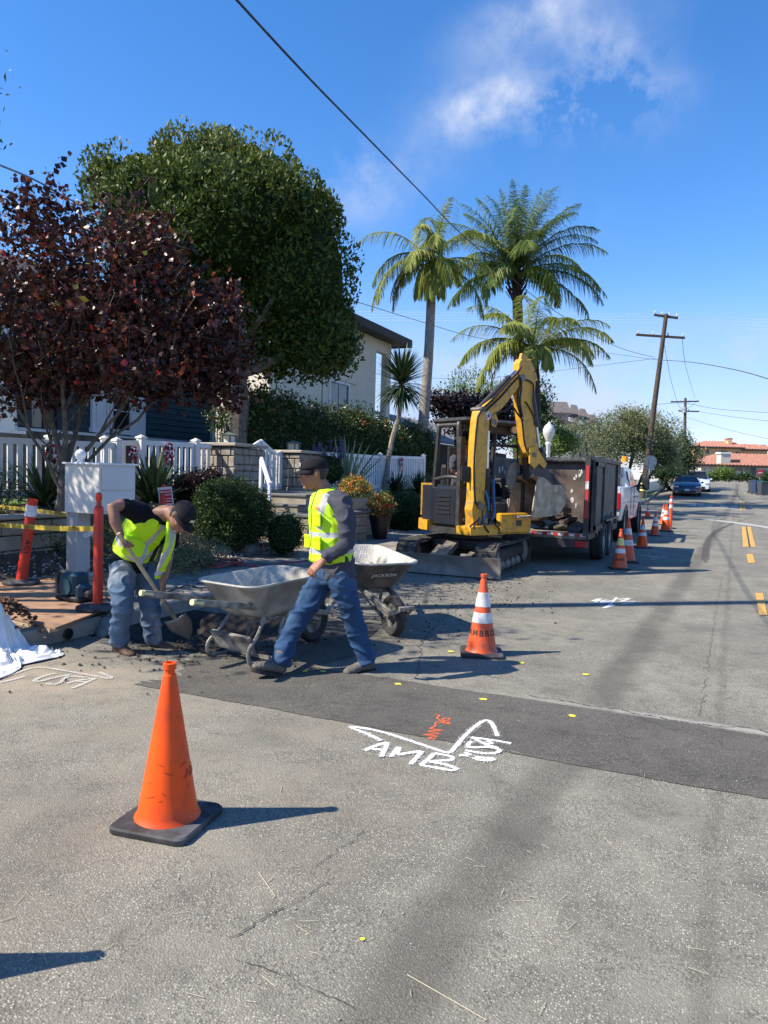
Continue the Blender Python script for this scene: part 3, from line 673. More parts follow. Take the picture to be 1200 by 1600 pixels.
cone_obj(.86, 'tall cone with two white bands next to the slim orange post', g, q, R(5), bands=((.62, .775), (.42, .54)))
q = G(1036, 820)
cone_obj(.74, 'cone peeking out behind the tall cone near the slim orange post', g, q, R(5), bands=((.62, .775), (.42, .54)), body='orange_worn')
q = G(1012, 809)
cone_obj(.66, 'farthest small cone, alone beyond the pickup by the far corner', g, q, R(5), bands=((.60, .775), (.405, .52)))
# ------------------------------------------------------------------ delineator posts
def delineator(label, base, h, r, bands=(), lean=(0, 0), knob=True, body='red_orange', text=None, cap=False):
    t = thing('delineator_post', label, 'delineator', base, 0, 'orange delineator posts'); t.rotation_euler = (lean[0], lean[1], 0)
    mb = MB(); mb.lathe([(.0, 0), (.19, 0), (.2, .012), (.2, .03), (.17, .045), (.09, .055), (.001, .056)], n=28); o = mb.build('rubber_base', 'black_rubber', t, angle=35)
    if lean != (0, 0): o.rotation_euler = (-lean[0], -lean[1], 0)
    mb = MB()
    if knob: mb.lathe([(r*1.05, .05), (r, .08), (r, h*.86), (r*.9, h*.875), (r*.55, h*.885), (r*.45, h*.92), (r*.62, h*.94), (r*.7, h*.965), (r*.6, h*.99), (.001, h)], n=20)
    else: mb.lathe([(r*1.05, .05), (r, .08), (r*.86, h*.97), (r*.95, h*.972), (r*.95, h), (r*.7, h), (r*.7, h*.9)], n=20)
    mb.build('post', body, t, angle=40)
    for a, c in bands:
        mb = MB(); mb.lathe([(r*.9, a*h), (r+.002, a*h), (r+.002, c*h), (r*.9, c*h)], n=20); mb.build('reflective_band', 'reflective', t, angle=40)
    if text:
        mb = MB(); V, F = text_verts(text, .08, .02, 1.3); aa = ang_to_cam(base) + .1
        W_ = []
        for v in V:
            z = h*.45 - v.x; u = v.y; W_.append(((r+.003)*math.cos(aa+u/r), (r+.003)*math.sin(aa+u/r), z))
        mb.add(W_, F); mb.build('lettering', 'black_ink', t)
    return t
D1 = G(153, 952, .19)
delineator('red orange post with round knob top standing on the plywood beside the mailbox', D1, 1.12, .045)
D2 = G(33, 912, .19)
o = delineator('leaning red orange post with open flat top and black letters, at far left', D2, .98, .06, bands=((.80, .93),), lean=(R(-3), R(7)), knob=False, text='ACI')
D3 = ONX(255, 800, -7.5); D3.z = bedh(D3.x, D3.y)-.02
delineator('red post with knob behind the stooping worker carrying the temporary parking sign', D3, 1.15, .05)
q = G(1047, 826)
delineator('slim orange post with white bands at the far end of the cone row', q, 1.12, .055, bands=((.62, .72), (.80, .9)), knob=True, body='orange_cone')
# caution tape from the leaning post to the knob post
mat('tape_yellow', (.58, .42, .04), .55)
t = thing('caution_tape', 'yellow caution tape strung between the leaning post and the knob post by the mailbox', 'tape', (0, 0, 0))
def tape(P, w=.05, n=24, tw=0.0):
    mb = MB(); V = []
    for i, p in enumerate(P):
        V += [p + Vector((0, 0, w/2)), p - Vector((0, 0, w/2))]
    mb.add(V, [(2*i, 2*i+1, 2*i+3, 2*i+2) for i in range(len(P)-1)]); return mb
A = AT(160, 826, (D1-CAMP).dot(FWD)-.06); B = AT(30, 822, (D2-CAMP).dot(FWD)-.08)
P = [A.lerp(B, i/20) - Vector((0, 0, .012*math.sin(math.pi*i/20))) for i in range(21)]
C_ = AT(-60, 818, 9.2); P2 = [B.lerp(C_, i/10) for i in range(11)]
tape(P + P2[1:], .052).build('tape_strip', 'tape_yellow', t)
mb = MB(); X = (A-B).normalized(); Nn = X.cross(Vector((0, 0, 1)))
for (px, s_) in ((120, 'CAUTION'), (48, 'CAUTION')):
    o_ = B.lerp(A, (px-30)/130); text_flat(mb, s_, .052, o_ - Vector((0, 0, .01)) + Nn*.006, X, (0, 0, 1), .02, 1.15)
o_ = B.lerp(C_, .33); text_flat(mb, 'CAUTION', .052, o_ + Nn*.008, (B-C_).normalized(), (0, 0, 1), .02, 1.15)
mb.build('lettering', 'black_ink', t)
t = thing('caution_tape', 'second yellow caution tape sagging low behind the leaning post and mailbox post', 'tape', (0, 0, 0))
A = AT(-20, 790, 10); B = AT(60, 798, 9.6); C2 = AT(112, 806, 9.3)
tape(smooth_path([A, B, C2], 8), .05).build('tape_strip', 'tape_yellow', t)
mb = MB(); text_flat(mb, 'CAUTION', .05, AT(85, 802, 9.35), (C2-B).normalized(), (0, 0, 1), .02, 1.1, off=-.03); mb.build('lettering', 'black_ink', t)
# ------------------------------------------------------------------ fences, pillars, steps
mat('stone_tan', (.36, .31, .24), .9, (.25, .215, .165), 3, bump=.4, c3=(.42, .38, .31), s3=2.2)
mat('mortar', (.16, .145, .125), .95)
mat('cap_stone', (.42, .37, .3), .85, (.34, .3, .25), 5, bump=.2)
mat('slate', (.16, .165, .16), .8, (.12, .125, .125), 4, bump=.2)
mat('lantern_green', (.13, .16, .13), .6, (.09, .11, .09), 9)
mat('frosted', (.6, .6, .55), .4)
mat('ribbon_red', (.6, .02, .035), .6); mat('ribbon_white', (.8, .8, .8), .6); mat('ribbon_navy', (.02, .025, .09), .6)
FX = -9.4
def fence(x0, y0, x1, y1, zt0, zt1, zb, label, posts=(0, 1), sp=.165, pw=.09):
    t = thing('picket_fence', label, 'fence', (0, 0, 0), 0, 'white picket fence sections along the front yard')
    a = Vector((x0, y0, 0)); b = Vector((x1, y1, 0)); L = (b-a).length; d = (b-a)/L; n = Vector((-d.y, d.x, 0)); m = Matrix(((d.x, n.x, 0), (d.y, n.y, 0), (0, 0, 1)))
    mb = MB(); k = max(2, int(L/sp))
    for i in range(k):
        s = (i+.5)/k; p = a.lerp(b, s); zt = zt0 + (zt1-zt0)*s
        mb.box((p.x, p.y, (zt-.06+zb)/2), (pw, .022, zt-.06-zb), m)
    for zz, hh in ((zt0-.045, .09), (zb+.1, .09)):
        q0 = Vector((x0, y0, zz)); q1 = Vector((x1, y1, zz + (zt1-zt0))); mb.beam(q0 - n*0, q1, .05, hh, up=(0, 0, 1))
    mb.build('picket_panel', 'white_paint', t)
    for s in posts:
        p = a.lerp(b, s); zt = zt0 + (zt1-zt0)*s
        mb = MB(); mb.box((p.x, p.y, (zt+.03+zb-.08)/2), (.12, .12, zt+.03-zb+.08), m); mb.box((p.x, p.y, zt+.045), (.15, .15, .03), m); mb.add([(p.x-.06, p.y-.06, zt+.06), (p.x+.06, p.y-.06, zt+.06), (p.x+.06, p.y+.06, zt+.06), (p.x-.06, p.y+.06, zt+.06), (p.x, p.y, zt+.1)], [(0, 1, 4), (1, 2, 4), (2, 3, 4), (3, 0, 4)])
        mb.build('post', 'white_paint', t)
    return t
def FY(px, X=FX): return ONX(px, 740, X).y
fence(FX, FY(-60), FX, FY(182), 1.93, 1.97, 1.02, 'long white picket fence section at far left behind the purple leaved tree', (0, .52, 1))
fence(FX-.35, FY(187), FX, FY(220), 2.0, 2.05, 1.0, 'short angled white picket section with a flag rosette, right of the purple tree trunk', (0,))
fence(FX, FY(220), FX, FY(329), 2.05, 2.08, 1.0, 'white picket section ending against the left stone pillar', (0, .76))
fence(FX, FY(474), FX, FY(593), 2.10, 2.13, 1.05, 'white picket section right of the gate behind purple flowers and spiky yucca', (1,), sp=.15)
fence(FX, FY(596), FX, FY(661), 2.14, 2.22, 1.1, 'farthest white picket section, ending behind the yellow excavator', (1,), sp=.15)
def pillar(px0, px1, zt, label, X=FX):
    y0 = FY(px0, X); y1 = FY(px1, X); w = (y1-y0); t = thing('stone_pillar', label, 'pillar', (X, (y0+y1)/2, .1), 0, 'stone gate pillars')
    h = zt - .1
    mb = MB(); mb.box((0, 0, h/2-.05), (w*.93, w*.93, h-.1)); mb.build('mortar_core', 'mortar', t)
    mb = MB(); rr = random.Random(px0)
    for side in range(4):
        z = .0
        while z < h-.12:
            hh = rr.uniform(.13, .24); hh = min(hh, h-.1-z); u = -w/2
            while u < w/2-.02:
                ww = min(rr.uniform(.12, .34), w/2-u); 
                if w/2-u-ww < .07: ww = w/2-u
                c = Vector((w*.465 + .012 + rr.uniform(0, .012), u+ww/2, z+hh/2)); rot = Matrix.Rotation(side*math.pi/2, 3, 'Z')
                mb.box(rot @ c, (.05, ww-.016, hh-.016), rot, bev=.012); u += ww
            z += hh
    mb.build('stonework', 'stone_tan', t)
    mb = MB(); mb.box((0, 0, h-.045), (w*1.12, w*1.12, .07), bev=.015); mb.build('cap', 'cap_stone', t)
    l = thing('lantern', ('squat green metal lantern on the left stone gate pillar' if px0 < 400 else 'squat green metal lantern on the right stone gate pillar behind the capped worker'), 'lantern', (X, (y0+y1)/2, zt+.002-.01), 0, 'pillar lanterns')
    mb = MB(); mb.box((0, 0, .012), (.36, .36, .024)); mb.lathe([(.24, .17), (.235, .185), (.06, .235), (.02, .25), (.001, .252)], n=4); mb.lathe([(.001, .165), (.24, .168)], n=4)
    for a in range(4):
        x, y = .15*math.cos(a*1.5708+.785), .15*math.sin(a*1.5708+.785); mb.box((x, y, .095), (.03, .03, .15))
    mb.build('lantern_frame', 'lantern_green', l); mb = MB(); mb.box((0, 0, .095), (.19, .19, .14)); mb.build('lamp_glass', 'frosted', l)
pillar(332, 380, 2.12, 'tan stone gate pillar left of the white gate with a green lantern')
pillar(440, 474, 2.08, 'tan stone gate pillar right of the white gate, partly behind the capped worker')
t = thing('garden_gate', 'white slatted garden gate with a peaked top between the two stone pillars', 'gate', (0, 0, 0))
def leaf(y0, y1, zts, zb, name):
    mb = MB(); n = max(2, int(round((y1-y0)/.15)))
    for i in range(n):
        s = (i+.5)/n; k = s*(len(zts)-1); j = min(int(k), len(zts)-2); zt = zts[j] + (zts[j+1]-zts[j])*(k-j)
        mb.box((FX, y0+(y1-y0)*s, (zt-.05+zb)/2), (.022, .085, zt-.05-zb))
    for j in range(len(zts)-1):
        a = y0+(y1-y0)*j/(len(zts)-1); b = y0+(y1-y0)*(j+1)/(len(zts)-1)
        mb.beam((FX+.002, a, zts[j]-.04), (FX+.002, b, zts[j+1]-.04), .05, .08)
    mb.box((FX+.002, (y0+y1)/2, zb+.1), (.045, y1-y0, .09)); mb.box((FX+.002, y0+.03, (zts[0]+zb)/2-.05), (.055, .07, zts[0]-zb-.1)); mb.box((FX+.002, y1-.03, (zts[-1]+zb)/2-.05), (.055, .07, zts[-1]-zb-.1))
    mb.build(name, 'white_paint', t)
leaf(FY(383), FY(429), [2.02, 2.27, 2.0], 1.14, 'gate_leaf'); leaf(FY(431), FY(439.5), [2.0, 2.06], 1.14, 'gate_leaf')
# landing, steps and the low stone wall beside them
t = thing('stone_steps', 'grey stone steps with a landing leading up to the white garden gate', 'steps', (0, 0, 0))
LX0, LX1 = -9.25, -7.35; LY0, LY1 = 12.6, 15.7
mb = MB(); mb.box(((LX0+LX1)/2, (LY0+LY1)/2, .55), (LX1-LX0, LY1-LY0, 1.04)); 
for k in range(5): mb.box(((-8.9+LX1)/2, LY0-.15-.3*k, (.1+1.05-.165*(k+1))/2), (LX1+8.9-.02, .3, 1.05-.165*(k+1)-.1))
mb.build('risers', 'stone_tan', t)
mb = MB(); mb.box(((LX0+LX1)/2, (LY0+LY1)/2, 1.095), (LX1-LX0+.05, LY1-LY0+.06, .05), bev=.01)
for k in range(5): mb.box(((-8.9+LX1)/2, LY0-.15-.3*k-.01, 1.05-.165*(k+1)+.02), (LX1+8.9+.03, .33, .045), bev=.01)
mb.build('treads', 'slate', t)
mb = MB(); a = ONX(408, 716, -8.0); b = ONX(421, 757, -7.55); mb.beam(a, b, .05, .07); mb.beam(b, (b.x, b.y, .95), .05, .05); mb.beam((a.x, a.y, a.z-.03), (a.x, a.y, 1.1), .05, .05); mb.build('handrail', 'white_trim', t)
t = thing('stone_wall', 'low stone wall with a grey slab top beside the steps, flower bowl on it', 'wall', (0, 0, 0))
WY0, WY1 = 11.9, ONX(577, 800, -6.8).y; WX = -6.95
mb = MB(); mb.box((WX-.13, (WY0+WY1)/2, .41), (.4, WY1-WY0-.02, .6)); mb.build('mortar_core', 'mortar', t)
mb = MB(); rr = random.Random(5)
for face in range(2):
    z = .12
    while z < .68:
        hh = min(rr.uniform(.12, .2), .71-z); u = 0; L = (WY1-WY0) if face == 0 else .42
        while u < L-.02:
            ww = min(rr.uniform(.16, .36), L-u)
            if L-u-ww < .08: ww = L-u
            if face == 0: mb.box((WX+.075, WY0+u+ww/2, z+hh/2), (.05, ww-.014, hh-.014), bev=.01)
            else: mb.box((WX-.33+u+ww/2, WY1+.0, z+hh/2), (ww-.014, .05, hh-.014), bev=.01); mb.box((WX-.33+u+ww/2, WY0-.0, z+hh/2), (ww-.014, .05, hh-.014), bev=.01)
            u += ww
        z += hh
mb.build('stonework', 'stone_tan', t)
mb = MB(); mb.box((WX-.13, (WY0+WY1)/2, .745), (.54, WY1-WY0+.1, .06), bev=.012); mb.build('slab', 'slate', t)
# low retaining wall at far left
t = thing('retaining_wall', 'low pale block retaining wall at far left behind the plywood and leaning post', 'wall', (0, 0, 0))
ya, yb = FY(-60, -8.05), FY(112, -8.05)
mb = MB()
for k in range(3):
    y = ya
    while y < yb:
        w_ = min(random.uniform(.3, .5), yb-y); mb.box((-8.05, y+w_/2, .38+.19*k), (.22, w_-.012, .178), bev=.012); y += w_
mb.build('blocks', 'stone_tan', t)
mb = MB(); mb.box((-8.05, (ya+yb)/2, .895), (.3, yb-ya, .05), bev=.01); mb.build('coping', 'cap_stone', t)
# rosettes
def rosette(px, py, r, label, yaw=0.0, X=FX+.07):
    p = ONX(px, py, X); t = thing('flag_rosette', label, 'bunting', p, yaw, 'red white and blue rosettes on the fence')
    n = 28; mb = MB()
    cols = ['ribbon_red', 'ribbon_white', 'ribbon_navy']
    for j, (ra, rb_) in enumerate(((.0, .22), (.22, .72), (.72, 1.0))):
        for i in range(n):
            a0, a1, am = 2*math.pi*i/n, 2*math.pi*(i+1)/n, 2*math.pi*(i+.5)/n
            mb.mi = (i//2 + (1 if j == 1 else 0)) % 3 if j else 0
            q = lambda rr_, a, o: (o, r*rr_*math.cos(a), r*rr_*math.sin(a)*1.05)
            mb.add([q(ra, a0, .03), q(rb_, a0, .01), q(rb_, am, .04), q(ra, am, .035)], [(0, 1, 2, 3)]); mb.add([q(ra, am, .035), q(rb_, am, .04), q(rb_, a1, .01), q(ra, a1, .03)], [(0, 1, 2, 3)])
    mb.build('pleated_fan', cols, t)
    mb = MB()
    for k, (y, w, l, mi) in enumerate(((-.5, .3, 2.1, 0), (-.2, .22, 2.5, 1), (.12, .28, 2.3, 2), (.42, .26, 1.9, 0))):
        mb.mi = mi; mb.add([(.012+k*.004, r*y, -r*.3), (.012+k*.004, r*(y+w), -r*.3), (.02+k*.004, r*(y*1.3+w), -r*l), (.02+k*.004, r*y*1.3, -r*(l-.25))], [(0, 1, 2, 3)])
    mb.build('tails', cols, t); mb = MB(); mb.ell((.04, 0, 0), (.02, r*.2, r*.2)); mb.build('button', 'ribbon_white', t, smooth=True)
rosette(82, 712, .17, 'large red white and navy rosette on the left fence beside the purple tree trunk')
rosette(207, 708, .12, 'narrow edge on rosette on the angled fence section above the white mailbox')
rosette(263, 706, .16, 'rosette with long tails on the fence section left of the stone pillar')
rosette(627, 722, .15, 'small rosette on the farthest fence section beside the excavator')
# ------------------------------------------------------------------ houses
mat('siding_teal', (.022, .055, .06), .7, (.03, .065, .068), 2)
mat('roof_dark', (.05, .045, .042), .9, (.035, .03, .03), 6, bump=.3)
mat('stucco', (.76, .70, .58), .9, (.70, .64, .53), 2, bump=.12, bscale=50)
mat('fascia_dark', (.04, .032, .028), .7)
mat('stone_dark', (.16, .14, .115), .9, (.08, .07, .06), 4, bump=.4, c3=(.2, .18, .15))
mat('blue_trim', (.02, .03, .05), .5)
mat('curtain', (.12, .12, .11), .9)
HX = -13.5
def window(parent, X, y0, y1, z0, z1, trim='white_trim', bars=(1, 1), tw=.11, glass='glass_dark', d=1):
    """window in a wall facing +x"""
    mb = MB()
    mb.box((X+.03, (y0+y1)/2, z1+tw/2), (.07, y1-y0+2*tw, tw)); mb.box((X+.045, (y0+y1)/2, z0-tw/2), (.1, y1-y0+2*tw+.06, tw))
    mb.box((X+.03, y0-tw/2, (z0+z1)/2), (.068, tw, z1-z0)); mb.box((X+.03, y1+tw/2, (z0+z1)/2), (.068, tw, z1-z0))
    for i in range(1, bars[0]+1): mb.box((X+.02, y0+(y1-y0)*i/(bars[0]+1), (z0+z1)/2), (.03, .035, z1-z0))
    for i in range(1, bars[1]+1): mb.box((X+.021, (y0+y1)/2, z0+(z1-z0)*i/(bars[1]+1)), (.034, y1-y0, .045))
    w = mb.build('window', trim, parent)
    mb = MB(); mb.box((X+.004, (y0+y1)/2, (z0+z1)/2), (.008, y1-y0, z1-z0)); mb.build('pane', glass, w)
    return w
def ZX(px, py, X): return ONX(px, py, X).z
t = thing('teal_house', 'dark teal clapboard house with white trim behind the picket fence and purple tree', 'house', (0, 0, 0))
y0, y1 = FY(-330, HX), FY(331, HX); zs = ZX(275, 691, HX); zt = ZX(200, 505, HX)+.35
mb = MB(); mb.box((HX-4, (y0+y1)/2, (1+zt)/2), (7.9, y1-y0, zt-1)); mb.build('wall_core', 'siding_teal', t)
mb = MB(); z = zs
while z < zt-.02:
    mb.add([(HX-.05, y0, z), (HX+.012, y0, z), (HX-.02, y0, z+.155), (HX-.02, y1-.06, z+.155), (HX+.012, y1-.06, z), (HX-.05, y1-.06, z)], [(1, 2, 3, 4), (0, 1, 4, 5)]); z += .15
mb.build('siding', 'siding_teal', t)
mb = MB(); mb.box((HX-3.9, (y0+y1)/2, (.95+zs)/2), (8.1, y1-y0+.1, zs-.95)); mb.build('stone_base', 'stone_dark', t)
mb = MB(); mb.box((HX+.09, (y0+y1)/2, zs+.02), (.2, y1-y0+.1, .06)); mb.box((HX, y1-.03, (zs+zt)/2+.03), (.14, .16, zt-zs-.06)); zf = ZX(200, 592, HX); mb.box((HX+.03, (y0+y1)/2-1, zf+.12), (.08, y1-y0-2.2, .26)); mb.build('white_trim', 'white_trim', t)
a, b = FY(203, HX), FY(222, HX); z9 = ZX(210, 684, HX); mb = MB(); mb.box((HX+.05, (a+b)/2, (z9+zf)/2), (.1, b-a, zf-z9)); mb.build('casing_board', 'white_trim', t); mb = MB(); mb.box((HX+.05, FY(153, HX), (z9+zf)/2), (.1, .3, zf-z9)); mb.build('casing_board', 'white_trim', t)
window(t, HX+.02, FY(172, HX), FY(200, HX), ZX(190, 672, HX), ZX(190, 612, HX), bars=(0, 1))
window(t, HX+.02, FY(160, HX)-.3, FY(168, HX)-.12, ZX(190, 672, HX), ZX(190, 612, HX), bars=(0, 1))
window(t, HX+.02, FY(45, HX), FY(85, HX), ZX(60, 668, HX), ZX(60, 622, HX), trim='blue_trim', bars=(1, 0))
window(t, HX+.02, FY(-60, HX), FY(-10, HX), ZX(0, 660, HX), ZX(0, 600, HX), trim='blue_trim', bars=(1, 0))
ey = (y0+y1)/2; mb = MB(); mb.add([(HX+.6, y0-.5, zt-.05), (HX+.6, y1+.4, zt-.05), (HX-4, y1+.4, zt+1.7), (HX-4, y0-.5, zt+1.7), (HX-8.6, y1+.4, zt-.05), (HX-8.6, y0-.5, zt-.05)], [(0, 1, 2, 3), (3, 2, 4, 5), (1, 4, 2), (0, 3, 5)])
mb.add([(HX+.6, y0-.5, zt-.2), (HX+.6, y1+.4, zt-.2), (HX-8.6, y1+.4, zt-.2), (HX-8.6, y0-.5, zt-.2)], [(0, 1, 2, 3)]); mb.add([(HX+.6, y0-.5, zt-.05), (HX+.6, y1+.4, zt-.05), (HX+.6, y1+.4, zt-.2), (HX+.6, y0-.5, zt-.2)], [(0, 1, 2, 3)]); mb.build('roof', 'roof_dark', t)
# porch column at far left
p = ONX(3, 680, -11.6); mb = MB(); zc = ZX(3, 672, -11.6)
mb.lathe([(.32, zc), (.2, zc+2.2)], c=(p.x, p.y, 0), n=4); mb.box((p.x, p.y, zc-.06), (.55, .55, .12)); mb.build('porch_column', 'white_trim', t)
mb = MB(); mb.box((p.x, p.y, (1+zc)/2-.06), (.6, .6, zc-1)); mb.build('column_base', 'stone_dark', t)
# stucco house
SX = -14.6
t = thing('stucco_house', 'two storey cream stucco house with dark eaves behind the hedge and round tree', 'house', (0, 0, 0))
yc = FY(418, SX); ye = FY(583, SX); yr = FY(606, SX); zE = ZX(617, 531, SX)
mb = MB(); mb.box((SX-4.5, (yc+ye)/2, (zE+.9)/2), (9, ye-yc, zE-.9)); 
yl = ye; mb.box((SX-5.5, (ye+yr)/2+1.2, (.9+zE-2.9)/2+.0), (7, yr-ye+2.4, zE-2.9-.9))
mb.build('wall', 'stucco', t)
mb = MB(); zo = ZX(590, 548, SX); mb.box((SX-.15, yr-.22, (zE+.9)/2), (.3, .46, zE-.9)); mb.box((SX-.16, (ye+yr)/2-.2, (zo+zE)/2), (.3, yr-ye, zE-zo)); mb.build('porch_post', 'stucco', t)
mb = MB(); ov = .75
mb.add([(SX+ov, yc-ov, zE), (SX+ov, yr+ov, zE), (SX-4.5, yr-2, zE+1.3), (SX-4.5, yc+3, zE+1.3), (SX-9.8, yr+ov, zE), (SX-9.8, yc-ov, zE)], [(0, 1, 2, 3), (3, 2, 4, 5), (1, 4, 2), (0, 3, 5)]); mb.build('roof', 'roof_dark', t)
mb = MB(); 
for a, b in (((SX+ov, yc-ov), (SX+ov, yr+ov)), ((SX+ov, yr+ov), (SX-9.8, yr+ov)), ((SX+ov, yc-ov), (SX-9.8, yc-ov))): mb.beam((a[0], a[1], zE-.18), (b[0], b[1], zE-.18), .05, .36)
mb.add([(SX+ov, yc-ov, zE-.3), (SX+ov, yr+ov, zE-.3), (SX-9.8, yr+ov, zE-.3), (SX-9.8, yc-ov, zE-.3)], [(0, 1, 2, 3)]); mb.build('fascia', 'fascia_dark', t)
mb = MB(); zq = ZX(545, 600, SX); mb.box((SX+.03, FY(530, SX), zq+.1), (.09, FY(548, SX)-FY(500, SX), .12)); mb.build('sill', 'stucco', t)
mb = MB(); mb.box((SX+.012, FY(500, SX), (zE+3)/2), (.02, .03, zE-3.5)); mb.build('downpipe', 'curtain', t)
window(t, SX+.0, FY(512, SX), FY(540, SX), zq-1.4, zq-.1, bars=(1, 0))
# grey roof and green lawn patch seen past the palm trunk, dark garden fence below it
t = thing('grey_shed', 'low building with a plain grey shingle roof seen between palm trunk and excavator canopy', 'building', (0, 0, 0))
X_ = -13; a, b = FY(640, X_), FY(745, X_); z0_, z1_ = ZX(690, 690, X_), ZX(690, 664, X_)
mat('shingle_grey', (.24, .24, .25), .9, (.2, .2, .21), 6, bump=.2)
mb = MB(); mb.add([(X_+1, a, z0_-.1), (X_+1, b, z0_-.1), (X_-2.5, b, z1_+.5), (X_-2.5, a, z1_+.5)], [(0, 1, 2, 3)]); mb.add([(X_+1, a, z0_-.22), (X_+1, b, z0_-.22), (X_+1, b, z0_-.1), (X_+1, a, z0_-.1)], [(0, 1, 2, 3)]); mb.build('roof', 'shingle_grey', t)
mb = MB(); mb.box((X_-.8, (a+b)/2, (z0_+.9)/2), (3, b-a-.5, z0_-1.3)); mb.build('wall', 'stucco', t)
t = thing('board_fence', 'dark stained board fence between the picket fence end and the excavator', 'fence', (0, 0, 0))
mat('board_dark', (.03, .026, .024), .8, (.05, .04, .035), 4)
X_ = -10.2; a, b = FY(655, X_), 38; mb = MB(); y = a; zt = ZX(690, 697, X_)
while y < b: mb.box((X_, y+.07, (1+zt)/2), (.03, .135, zt-1)); y += .145
mb.build('boards', 'board_dark', t); mb = MB(); mb.box((X_+.03, (a+b)/2, zt-.15), (.05, b-a, .09)); mb.box((X_+.03, (a+b)/2, 1.3), (.05, b-a, .09)); mb.box((X_, (a+b)/2, zt+.02), (.09, b-a, .035)); mb.build('rails', 'board_dark', t)
# far row of white gabled town houses
def BASE(px, py, d): p = AT(px, py, d); return p
mat('white_siding', (.55, .56, .58), .8, (.5, .51, .53), 1)
mat('roof_brown', (.15, .125, .11), .9, (.1, .085, .08), 3, bump=.2)
t = thing('gabled_row_house', 'far white house with a row of three stepped brown gable roofs beyond the trees', 'house', (0, 0, 0))
d = 75; sc_ = d/FPX
def PX(px, py, dd=0): return AT(px, py, d+dd)
for i, (xa, xb, yt, yb_) in enumerate(((840, 893, 627, 644), (888, 908, 632, 648), (902, 921, 638, 652), (912, 936, 647, 660))):
    A_ = PX(xa, yb_, i*3); B_ = PX(xb, yb_+1, i*3); T_ = PX(xa+4, yt, i*3+3); U_ = PX(xb-7, yt+1, i*3+3)
    mb = MB(); e = Vector((0, 0, -.25)); mb.prism([A_, B_, U_, T_], e); mb.build('roof', 'roof_brown', t)
    w0 = PX(xa+2, yb_, i*3+1); w1 = PX(xb-4, yb_, i*3+1); dv = (w1-w0); bk = FWD.copy(); bk.z = 0
    mb = MB(); mb.prism([w0, w1, w1-Vector((0, 0, 6)), w0-Vector((0, 0, 6))], bk*4); mb.build('wall', 'white_siding', t)
    w0 = w0 - bk*.05; 
    for k in (.35, .7) if i == 0 else (.5,):
        c = w0.lerp(w1, k) - bk*.02 - Vector((0, 0, .8)); u = dv.normalized()*.28; mb = MB(); mb.add([c-u, c+u, c+u-Vector((0, 0, .9)), c-u-Vector((0, 0, .9))], [(0, 1, 2, 3)]); mb.build('window', 'glass_dark', t)
A_, B_, U_ = PX(862, 650, -3), PX(906, 672, -3), PX(880, 650, 1); mb = MB(); mb.prism([A_, B_, B_+Vector((0, 0, .35)), A_+Vector((0, 0, .35))], FWD*3); mb.build('roof', 'roof_brown', t)
mb = MB(); A_, B_ = PX(862, 655, -2), PX(895, 670, -2); mb.prism([A_, B_, B_-Vector((0, 0, 5)), A_-Vector((0, 0, 5))], Vector((FWD.x, FWD.y, 0))*2); mb.build('wall', 'white_siding', t)
# far tiled houses at the end of the street
mat('tile_red', (.34, .15, .10), .85, (.42, .21, .15), 3, c3=(.24, .11, .08), s3=6, bump=.1)
mat('wall_orange', (.72, .47, .22), .9, (.66, .43, .2), 1)
mat('wall_cream', (.62, .57, .48), .9, (.56, .51, .43), 1)
def tiled(name, label, px0, px1, yeave, yridge, ybase, d, wall, hipL=20, hipR=20, rows=True, dy=0.0, depth=9):
    t = thing(name, label, 'house', (0, 0, 0)); f = Vector((FWD.x, FWD.y, 0)).normalized()
    A_, B_ = AT(px0, yeave, d), AT(px1, yeave+dy, d); T_, U_ = AT(px0+hipL, yridge, d+depth/2), AT(px1-hipR, yridge+dy, d+depth/2)
    zE_ = A_.z; B_.z = A_.z; U_.z = T_.z
    C_, D_ = A_+f*depth, B_+f*depth
    mb = MB(); mb.add([A_, B_, U_, T_, C_, D_], [(0, 1, 2, 3), (3, 2, 5, 4), (0, 3, 4), (1, 5, 2)])
    n = int((B_-A_).length/.45); sl_ = (T_-A_)
    for i in range(n):                       # rows of barrel tiles running up the slope
        s = (i+.5)/n; p = A_.lerp(B_, s); k = 1.0
        m = (B_-A_).length; wl_ = (T_-A_).dot((B_-A_).normalized()); wr = (B_-U_).dot((B_-A_).normalized())
        x = s*m; k = min(1, x/max(wl_, .01), (m-x)/max(wr, .01)); mid = (T_-A_) - (B_-A_).normalized()*wl_
        mb.tube([p + Vector((0, 0, .02)), p + mid*k*.99 + Vector((0, 0, .02))], .09, 5)
    mb.build('roof', 'tile_red', t)
    zb = AT(px0, ybase, d).z; u = (B_-A_).normalized()*.45
    mb = MB(); mb.prism([A_+u+f*.4, B_-u+f*.4, Vector((B_.x, B_.y, zb))-u+f*.4, Vector((A_.x, A_.y, zb))+u+f*.4], f*(depth-.9)); mb.build('wall', wall, t)
    mb = MB(); mb.prism([A_, B_, B_-Vector((0, 0, .22)), A_-Vector((0, 0, .22))], f*.3); mb.build('eave', 'fascia_dark', t)
    return t, A_, B_, f
def far_rect(t, px0, py0, px1, py1, d, matn, name, th=.05):
    A_, B_ = AT(px0, py0, d), AT(px1, py0, d); C_, D_ = AT(px1, py1, d), AT(px0, py1, d); C_.x, C_.y = B_.x, B_.y; D_.x, D_.y = A_.x, A_.y
    mb = MB(); mb.prism([A_, B_, C_, D_], Vector((FWD.x, FWD.y, 0)).normalized()*th); return mb.build(name, matn, t)
t, *_ = tiled('orange_house', 'far two storey orange stucco house with red tile roof behind the cream house', 1083, 1165, 697, 689, 745, 108, 'wall_orange', 18, 18)
